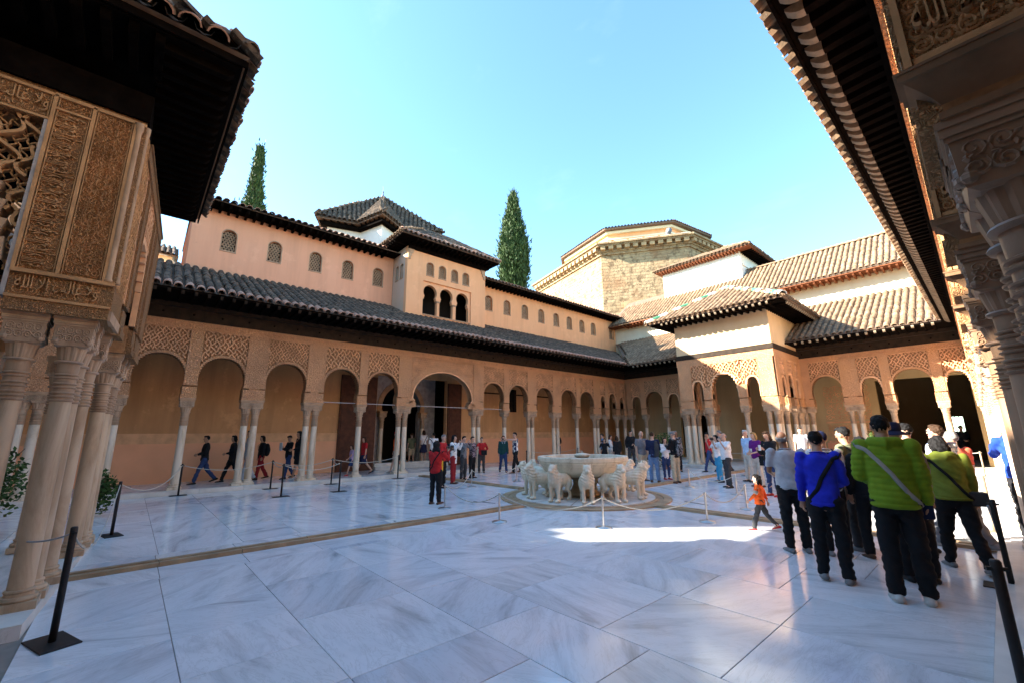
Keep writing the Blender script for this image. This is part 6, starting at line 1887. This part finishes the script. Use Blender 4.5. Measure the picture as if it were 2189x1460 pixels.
    # ---------- face
    if res < 1.6:
        for s in (-1, 1):
            m = MB(); m.ell(tuple(Hd((s * .031 * hs, .083 * hs, .012 * hs))), (.013 * hs, .008 * hs, .007 * hs), 8, 6, RH); e = part('eye', m, 'eye_white')
            m = MB(); m.ell(tuple(Hd((s * .031 * hs, .0885 * hs, .012 * hs))), (.006 * hs, .004 * hs, .006 * hs), 8, 6, RH); o2 = part('pupil', m, 'black_plastic')
            m = MB(); m.tube([Hd((s * .016 * hs, .092 * hs, .030 * hs)), Hd((s * .033 * hs, .090 * hs, .036 * hs)), Hd((s * .05 * hs, .078 * hs, .031 * hs))], [.004 * hs, .005 * hs, .003 * hs], 5, S); part('eyebrow', m, hm or 'hair_black')
        m = MB(); m.ell(tuple(Hd((0, .083 * hs, -.053 * hs))), (.024 * hs, .011 * hs, .008 * hs), 10, 6, RH); part('mouth', m, 'lip')
    # ---------- carried things that move with the figure's clothes
    for e in extras:
        k = e[0]
        if k == 'strap':     # diagonal strap over the back and chest: from shoulder side e[1] to the other hip
            s = e[1]; c0 = e[2]; w = e[3] if len(e) > 3 else .018
            gm = gar.data
            tree = BVHTree.FromPolygons([v.co for v in gm.vertices], [tuple(p.vertices) for p in gm.polygons])
            pts = []
            for th in np.linspace(0, 2 * math.pi, 41):
                d = V((math.sin(th), -math.cos(th), 0)); zz = .665 * H + .17 * H * d.x * s
                rr0 = 1 / math.sqrt((d.x / (.104 * H * bulk + pf)) ** 2 + (d.y / (.14 * H * bulk + pf)) ** 2)
                c0_ = T(.03 * H * s * max(0, d.x * s), 0, zz)
                hit = tree.ray_cast(c0_ + d * rr0, -d)
                pts.append((hit[0] if hit[0] is not None else c0_ + d * .05) + d * .008)
            c0 = e[2]
            m = MB(); m.tube(pts, [(.004, w)] * len(pts), 6, (0, 1, 0), cap=False); part('bag_strap', m, c0)
        elif k == 'bag':
            p = T(e[1], e[2], e[3] * H); m = MB(); w, d, h_ = e[4]; m.box(-w / 2, -d / 2, -h_ / 2, w / 2, d / 2, h_ / 2)
            mm = MB(); mm.add(m, Matrix.Translation(p) @ Matrix.Rotation(e[6] if len(e) > 6 else 0, 4, 'Y')); me_ = bevel(mm.mesh('shoulder_bag', e[5]), .02, 2); link('shoulder_bag', me_, o, M)
        elif k == 'backpack':
            m = MB(); m.tube([T(0, -.115 * H, .56 * H), T(0, -.125 * H, .66 * H), T(0, -.115 * H, .78 * H)], [(.085 * H, .05 * H), (.09 * H, .06 * H), (.07 * H, .04 * H)], 12, S, dome=True); bp = part('backpack', m, e[1], vc, 2, .01, 12)
            for s in (-1, 1):
                m = MB(); m.tube([T(s * .06 * H, -.07 * H, .80 * H), T(s * .065 * H, -.005, .845 * H), T(s * .065 * H, .075 * H, .77 * H), T(s * .075 * H, .06 * H, .66 * H), T(s * .085 * H, -.05 * H, .6 * H)], [(.016, .006)] * 5, 6, S); part('backpack_strap', m, e[1])
        elif k == 'hold':     # small box in the hand
            s, sz, mt = e[1], e[2], e[3]
            p = wr[s] + hd[s] * .07 * H; w, d, h_ = sz
            m = MB(); m.box(-w / 2, -d / 2, -h_ / 2, w / 2, d / 2, h_ / 2); mm = MB(); mm.add(m, Matrix.Translation(p + V(e[5]) if len(e) > 5 else p)); q = link(e[4], bevel(mm.mesh(e[4], mt), min(w, d, h_) * .2), o, M)
        elif k == 'scarf':
            m = MB(); m.tube([T(-.03 * H, .055 * H, .78 * H), T(-.05 * H, .02 * H, .85 * H), T(0, -.04 * H, .86 * H), T(.05 * H, .02 * H, .85 * H), T(.03 * H, .055 * H, .78 * H)], [.022, .025, .025, .025, .022], 8, S, dome=True); part('scarf', m, e[1], vb, 2)
        elif k == 'cardigan':
            m = MB(); m.tube([T(.06 * H, .03 * H, .84 * H), T(.085 * H, -.06 * H, .80 * H), T(.09 * H, -.07 * H, .68 * H), T(.09 * H, -.07 * H, .50 * H)], [(.05, .03), (.08, .03), (.10, .03), (.11, .025)], 10, S, dome=True); part('cardigan', m, e[1], vc, 2, .015, 10)
        elif k == 'badge':
            p = T(.02, .085 * H + pf, .66 * H); m = MB(); m.box(p.x - .03, p.y, p.z - .05, p.x + .03, p.y + .006, p.z + .05); part('name_badge', m, 'paper')
        elif k == 'band':
            s = e[1]; m = MB(); a = el[s].lerp(sh[s], .45); b_2 = el[s].lerp(sh[s], .1); m.tube([a, b_2], [.037 * H + pf + .004, .034 * H + pf + .004], 12, S); part('sleeve_patch', m, e[2])
        elif k == 'glasses':
            m = MB()
            for s in (-1, 1):
                m.tube([Hd((s * .031 * hs + .018 * hs * math.cos(a), .096 * hs, .012 * hs + .014 * hs * math.sin(a))) for a in np.linspace(0, 2 * math.pi, 11)], [.0022] * 11, 5, S, cap=False); m.tube([Hd((s * .05 * hs, .094 * hs, .016 * hs)), Hd((s * .078 * hs, .0, .016 * hs))], [.0025, .0025], 5, S)
            part('glasses', m, 'black_plastic')
    return o
Z1 = .126
pp = person
BK = 'black_plastic'
# --- walking inside the long arcade
pp(1, -10.76, -7.56, Z1, 1.66, 180, 'person in black jacket and blue jeans walking behind the arcade columns, head bare', ('black', 'long'), ('jeans', 'trousers'), arms=('front', 'front'), legs='walk', res=1.6)
pp(2, -10.76, -6.72, Z1, 1.66, 180, 'person all in black striding just behind the figure in a pale grey top', ('black', 'long'), ('black', 'trousers'), ('black', 'bob'), arms=('front', 'down'), legs='walk2', res=1.8)
pp(3, -10.3, -6.30, Z1, 1.80, 170, 'person in a pale grey top mostly hidden by a pair of arcade columns', ('ltgrey', 'long'), ('ltgrey', 'trousers'), legs='stride', res=1.8)
pp(4, -10.93, -5.75, Z1, 1.62, 175, 'person in dark jacket and loose red trousers wearing a black backpack', ('black', 'long'), ('dkred', 'flare'), ('black', 'bob'), legs='stride', res=1.8, extras=(('backpack', 'cloth_black'),))
pp(5, -10.52, -4.88, Z1, 1.62, 170, 'youth in dark jacket reading a white sheet inside the arcade', ('black', 'long'), ('jeans', 'trousers'), arms=('phone', 'phone'), legs='stride', tilt=.45, res=1.8, extras=(('hold', -1, (.22, .02, .30), 'paper', 'paper_sheet'),))
pp(6, -9.95, -4.70, Z1, 1.78, 175, 'tall long-haired person in black dress and bare legs beside the arcade columns', ('black', 'coat'), ('black', 'shorts'), ('black', 'long'), 'tan', ('front', 'down'), 'stride', 'white', res=1.8)
pp(7, -9.97, -2.60, Z1, 1.23, 180, 'small child in lilac shirt walking through the arcade', ('lilac', 'tee'), ('jeans', 'shorts'), ('brown', 'bob'), 'fair', ('swingf', 'swingb'), 'walk', 'red', res=1.8)
pp(8, -10.08, -2.04, Z1, 1.56, 180, 'person in red top and denim skirt walking behind the child in lilac', ('red', 'tee'), ('navy', 'skirt'), ('brown', 'long'), 'fair', legs='walk2', res=1.8)
pp(9, -10.07, -.55, Z1, 1.80, 185, 'person in orange shirt and cap half hidden by the paired columns', ('orange', 'tee'), ('beige', 'shorts'), ('red', 'cap'), 'fair', legs='walk', shoe='grey', res=1.8)
pp(10, -13.2, 1.9, .13, 1.70, -90, 'person in dark green shirt deep inside the dark doorway', ('oliveT', 'tee'), ('khaki', 'shorts'), ('brown', 'short'), 'fair', legs='wide', res=1.8)
pp(11, -12.6, 2.3, .30, 1.66, -90, 'person in white top and long navy skirt with a dark shoulder strap, seen from behind', ('white', 'tee'), ('navy', 'skirt'), ('brown', 'bob'), 'fair', legs='stand', res=1.8, extras=(('strap', 1, 'cloth_black'),))
pp(12, -10.0, 1.34, Z1, 1.68, -70, 'person in white shirt with a thin dark strap entering the central arch', ('white', 'short'), ('black', 'trousers'), ('black', 'short'), res=1.8, extras=(('strap', -1, 'cloth_black'),))
# --- in front of the central arch
pp(13, -4.47, -1.63, 0, 1.70, 60, 'person with glasses and grey hair in red shirt holding up a tablet', ('red', 'long'), ('black', 'trousers'), ('grey', 'short'), 'fair', ('phone', 'phone'), res=1.5, look=.3, extras=(('hold', 1, (.24, .02, .17), BK, 'tablet'), ('bag', .22, .05, .40, (.16, .1, .34), 'cloth_yellow')))
pp(14, -1.65, -3.62, 0, 1.52, -25, 'person in red jacket and black hood photographing, back turned, near the steel posts', ('red', 'long'), ('black', 'trousers'), ('black', 'hoodup'), 'tan', ('raise', 'raise'), 'wide', 'brown', res=1.2, bulk=1.12, extras=(('strap', 1, 'cloth_black', .02), ('hold', 1, (.1, .06, .07), BK, 'camera')))
pp(15, -5.26, -.68, 0, 1.68, 50, 'person with long black hair, white wrap and red trousers taking a photograph', ('white', 'coat'), ('dkred', 'flare'), ('black', 'long'), 'fair', ('raise', 'raise'), 'stand', 'brown', res=1.5, extras=(('backpack', 'cloth_black'), ('hold', 1, (.08, .04, .06), BK, 'camera')))
pp(16, -6.07, .34, 0, 1.64, 60, 'person in grey shirt with backpack raising a camera overhead', ('grey', 'long'), ('dkgrey', 'trousers'), ('black', 'short'), 'fair', ('raise', 'raise'), 'relax', res=1.6, extras=(('backpack', 'cloth_black'),))
pp(17, -6.42, 1.02, 0, 1.62, 75, 'youth in black vest over patterned white sleeves, black trousers', ('print', 'long'), ('black', 'trousers'), ('black', 'short'), 'fair', ('down', 'phone'), 'stand', res=1.6)
pp(18, -8.05, 2.75, 0, 1.58, 120, 'person in red cardigan with black bag and grey trousers, hand to face', ('red', 'long'), ('dkgrey', 'trousers'), ('black', 'short'), 'fair', ('hip', 'ear'), 'stand', res=1.7, extras=(('bag', -.1, .16, .56, (.26, .1, .22), 'cloth_black'),))
pp(19, -7.48, 3.60, 0, 1.66, 120, 'person in teal jacket and flared jeans strolling past the columns with long dark hair', ('teal', 'long'), ('jeans', 'flare'), ('black', 'long'), 'fair', legs='stride', res=1.7, extras=(('scarf', 'cloth_ltgrey'),))
pp(20, -6.88, 3.82, 0, 1.80, -160, 'person in argyle vest with navy sleeves holding a camera at arm length', ('argyle', 'vest'), ('black', 'trousers'), ('black', 'short'), 'fair', ('reach', 'reach'), 'stride', 'brown', res=1.6, extras=(('hold', -1, (.1, .06, .07), BK, 'camera'),))
# --- beyond the fountain
pp(21, -9.9, 10.0, Z1, 1.62, 130, 'person in dark blazer with hand at ear between the far columns', ('black', 'long'), ('jeans', 'trousers'), ('brown', 'bob'), 'fair', ('front', 'ear'), res=1.8, extras=(('scarf', 'cloth_purple'),))
pp(22, -6.52, 10.0, 0, 1.70, -120, 'person in blue denim shirt at the back of the group by the corner columns', ('ltjeans', 'long'), ('black', 'trousers'), ('brown', 'short'), 'fair', res=1.8)
pp(23, -5.6, 8.9, 0, 1.45, 140, 'short person with black hair in black holding a camera to the face', ('black', 'long'), ('black', 'trousers'), ('black', 'bob'), 'fair', ('raise', 'raise'), res=1.8, extras=(('hold', 1, (.1, .06, .07), BK, 'camera'),))
pp(24, -5.78, 9.66, 0, 1.62, 60, 'person with auburn hair in white blouse near the corner columns', ('white', 'long'), ('beige', 'trousers'), ('brown', 'bob'), 'fair', ('front', 'front'), res=1.8)
pp(25, -5.01, 9.18, 0, 1.56, -60, 'person with brown bob in black coat, back turned, near the corner columns', ('black', 'coat'), ('black', 'trousers'), ('brown', 'bob'), 'fair', res=1.8)
pp(26, -5.40, 11.03, 0, 1.82, 140, 'bearded person in black open jacket over teal shirt standing before the corner', ('black', 'long'), ('dkgrey', 'trousers'), ('black', 'short'), 'fair', ('front', 'pocket'), res=1.8)
pp(27, -.87, 4.80, 0, 1.76, 110, 'bald person in grey printed t-shirt and khaki shorts beside the lions', ('grey', 'tee'), ('khaki', 'shorts'), ('grey', 'bald'), 'fair', ('down', 'down'), 'wide', 'brown', look=.35, tilt=.25, res=1.5, extras=(('hold', -1, (.1, .08, .1), BK, 'camera'),))
pp(28, -.32, 4.67, 0, 1.72, -20, 'person in navy jumper and light jeans with a grey cardigan over one shoulder', ('navy', 'long'), ('ltjeans', 'trousers'), ('brown', 'short'), 'fair', ('front', 'front'), 'wide', 'brown', res=1.5, tilt=.2, extras=(('cardigan', 'cloth_dkgrey'),))
pp(29, -.50, 5.84, 0, 1.52, 120, 'small person in white top, dark jeans and bright red shoes', ('white', 'long'), ('jeans', 'slim'), ('brown', 'bob'), 'fair', ('phone', 'phone'), 'stand', 'red', res=1.6)
pp(30, .37, 4.92, 0, 1.74, -80, 'person in dark jacket, khaki trousers and black backpack, head bowed', ('black', 'long'), ('khaki', 'trousers'), ('grey', 'short'), 'fair', ('phone', 'phone'), 'stand', 'brown', tilt=.4, res=1.4, extras=(('backpack', 'cloth_camo'),))
pp(31, -1.89, 9.37, 0, 1.78, 150, 'person in mottled black and grey shirt standing before the far pavilion', ('camo', 'tee'), ('black', 'trousers'), ('grey', 'short'), 'brown', res=1.7)
pp(32, -.79, 10.2, 0, 1.74, -135, 'person in red and black jacket striding towards the arcade, hand at chin', ('red', 'long'), ('jeans', 'trousers'), ('black', 'short'), 'tan', ('ear', 'swingb'), 'walk', 'black', tilt=.3, res=1.7)
pp(33, 1.31, 6.23, 0, 1.60, -140, 'person in white t-shirt and bright turquoise trousers beside the photographer', ('white', 'tee'), ('cyan', 'slim'), ('black', 'bob'), 'fair', ('raise', 'raise'), 'stand', 'black', res=1.6)
pp(34, 2.18, 4.82, 0, 1.66, -140, 'stout bald person in white short-sleeved shirt and dark trousers photographing the fountain', ('white', 'short'), ('dkgrey', 'trousers'), ('grey', 'bald'), 'fair', ('raise', 'raise'), 'relax', 'black', bulk=1.22, res=1.3, extras=(('hold', 1, (.12, .09, .09), BK, 'camera'),))
pp(35, -.39, 10.6, 0, 1.80, -90, 'grey-haired person in grey jacket walking behind the red jacket', ('grey', 'long'), ('dkgrey', 'trousers'), ('grey', 'short'), 'fair', legs='stride', res=1.8)
pp(36, 1.19, 9.3, 0, 1.64, -110, 'person in dark patterned top and red shorts with folded arms', ('print', 'tee'), ('red', 'shorts'), ('brown', 'bob'), 'fair', ('fold', 'fold'), 'stride', 'grey', res=1.7)
pp(37, 2.0, 7.1, 0, 1.76, -150, 'white-haired person in light blue shirt wearing sunglasses', ('sky', 'short'), ('beige', 'trousers'), ('white', 'short'), 'fair', res=1.5, extras=(('glasses',),))
pp(38, 2.76, 5.72, 0, 1.68, -150, 'blonde person in purple top and white trousers with a name badge', ('purple', 'tee'), ('beige', 'trousers'), ('blonde', 'bob'), 'fair', ('front', 'front'), 'stand', 'brown', res=1.3, extras=(('badge',), ('bag', -.2, -.02, .47, (.26, .14, .3), 'cloth_black')))
pp(39, 3.79, 3.77, 0, 1.70, -155, 'person with long brown hair, black cardigan and jeans looking at a phone', ('black', 'long'), ('jeans', 'slim'), ('brown', 'long'), 'fair', ('phone', 'phone'), 'stand', 'red', tilt=.35, res=1.2, extras=(('hold', -1, (.08, .02, .15), 'paper', 'phone'),))
pp(40, 5.08, -.97, 0, .94, -105, 'little child in orange top and dark trousers toddling across the paving', ('orange', 'long'), ('dkgrey', 'trousers'), ('black', 'fringe'), 'fair', ('swingf', 'swingb'), 'walk', 'red', res=.8, bulk=1.15, extras=(('band', -1, 'strap_grey'),))
pp(41, 2.53, 11.6, 0, 1.86, 160, 'sunlit person in pale shirt far behind the group, before the pavilion', ('ltgrey', 'short'), ('khaki', 'trousers'), ('brown', 'short'), 'fair', res=1.7)
# --- the group beside the viewpoint
pp(42, 5.95, -2.15, 0, 1.68, -35, 'heavy balding person in pale grey polo and black trousers at the edge of the group', ('ltgrey', 'short'), ('black', 'trousers'), ('grey', 'bald'), 'brown', ('front', 'front'), 'stand', 'grey', lean=.12, look=.5, bulk=1.18, res=.9)
pp(43, 6.62, -3.25, 0, 1.68, -12, 'person in bright blue jacket and black trousers with a black strap across the back', ('blue', 'long'), ('black', 'trousers'), ('black', 'short'), 'tan', ('down', 'front'), 'relax', 'grey', lean=.15, res=.8, bulk=1.04, extras=(('strap', 1, 'cloth_black', .026),))
pp(44, 6.38, -1.95, 0, 1.68, -30, 'person in navy cap and white t-shirt with straps behind the blue jacket', ('white', 'tee'), ('black', 'trousers'), ('navy', 'cap'), 'tan', ('phone', 'down'), 'stand', 'grey', res=1.0, extras=(('backpack', 'cloth_dkgrey'),))
pp(45, 6.55, -1.35, 0, 1.74, -70, 'person in olive t-shirt with short dark hair in profile between the jackets', ('oliveT', 'tee'), ('dkgrey', 'trousers'), ('black', 'short'), 'tan', ('front', 'down'), 'stand', 'grey', res=1.0, tilt=.15, extras=(('backpack', 'cloth_dkgrey'),))
pp(46, 6.80, -1.75, 0, 1.60, -30, 'dark-haired person in black hidden behind the green puffer jacket', ('black', 'long'), ('black', 'trousers'), ('black', 'long'), 'tan', ('down', 'front'), 'relax', 'brown', res=1.0)
pp(47, 7.30, -3.45, 0, 1.84, -14, 'tall person in lime green puffer jacket, black trousers and pale slip-on shoes', ('green', 'puffer'), ('black', 'trousers'), ('black', 'short'), 'tan', ('front', 'down'), 'wide', 'white', lean=.10, bulk=1.08, puff=.018, res=.75, extras=(('strap', -1, 'strap_grey', .024), ('bag', .17, .08, .50, (.26, .1, .30), 'cloth_navy')))
pp(48, 7.28, -2.55, 0, 1.74, -25, 'person in navy sun hat and grey jacket beside the green puffer jacket', ('grey', 'long'), ('black', 'trousers'), ('black', 'hat'), 'tan', ('phone', 'down'), 'stand', 'black', res=.85)
pp(49, 7.22, -.9, 0, 1.78, -80, 'youth with thick black hair in red jacket with yellow strap, face in sunlight', ('red', 'long'), ('dkgrey', 'trousers'), ('black', 'short'), 'fair', ('phone', 'down'), 'stand', 'black', tilt=.2, res=.9, extras=(('strap', 1, 'cloth_yellow', .02),))
pp(50, 7.62, -1.6, 0, 1.62, -20, 'person in olive green parka with black shoulder bag, head bowed', ('olive', 'hood'), ('black', 'trousers'), ('black', 'bob'), 'tan', ('front', 'down'), 'stride', 'grey', lean=.2, tilt=.4, bulk=1.1, puff=.012, res=.8, extras=(('strap', -1, 'cloth_black', .02), ('bag', .20, -.03, .52, (.22, .12, .17), 'cloth_dkgrey')))
pp(51, 7.50, -.2, 0, 1.78, -60, 'person in glasses and blue-white checked shirt looking up in the sun', ('plaid', 'short'), ('grey', 'trousers'), ('brown', 'short'), 'fair', ('down', 'down'), 'stride', 'grey', tilt=-.15, res=.95, bulk=1.08, extras=(('glasses',),))
pp(52, 7.62, .4, 0, 1.66, -50, 'person in coral orange top behind the checked shirt', ('coral', 'tee'), ('grey', 'trousers'), ('grey', 'short'), 'fair', res=1.1)
pp(53, 8.30, .75, .07, 1.74, 10, 'person in royal blue hooded jacket half hidden by the near columns', ('hoodie', 'hood'), ('black', 'trousers'), ('black', 'short'), 'tan', ('raise', 'raise'), 'stand', 'black', res=.9, bulk=1.08, puff=.015)
pp(54, 6.85, 21.5, .12, 1.80, 150, 'dark silhouette standing in the far doorway before a bright window', ('black', 'long'), ('black', 'trousers'), ('black', 'short'), 'tan', ('front', 'front'), res=1.8)

if 'workbench' in bpy.data.scenes: bpy.data.scenes.remove(bpy.data.scenes['workbench'])
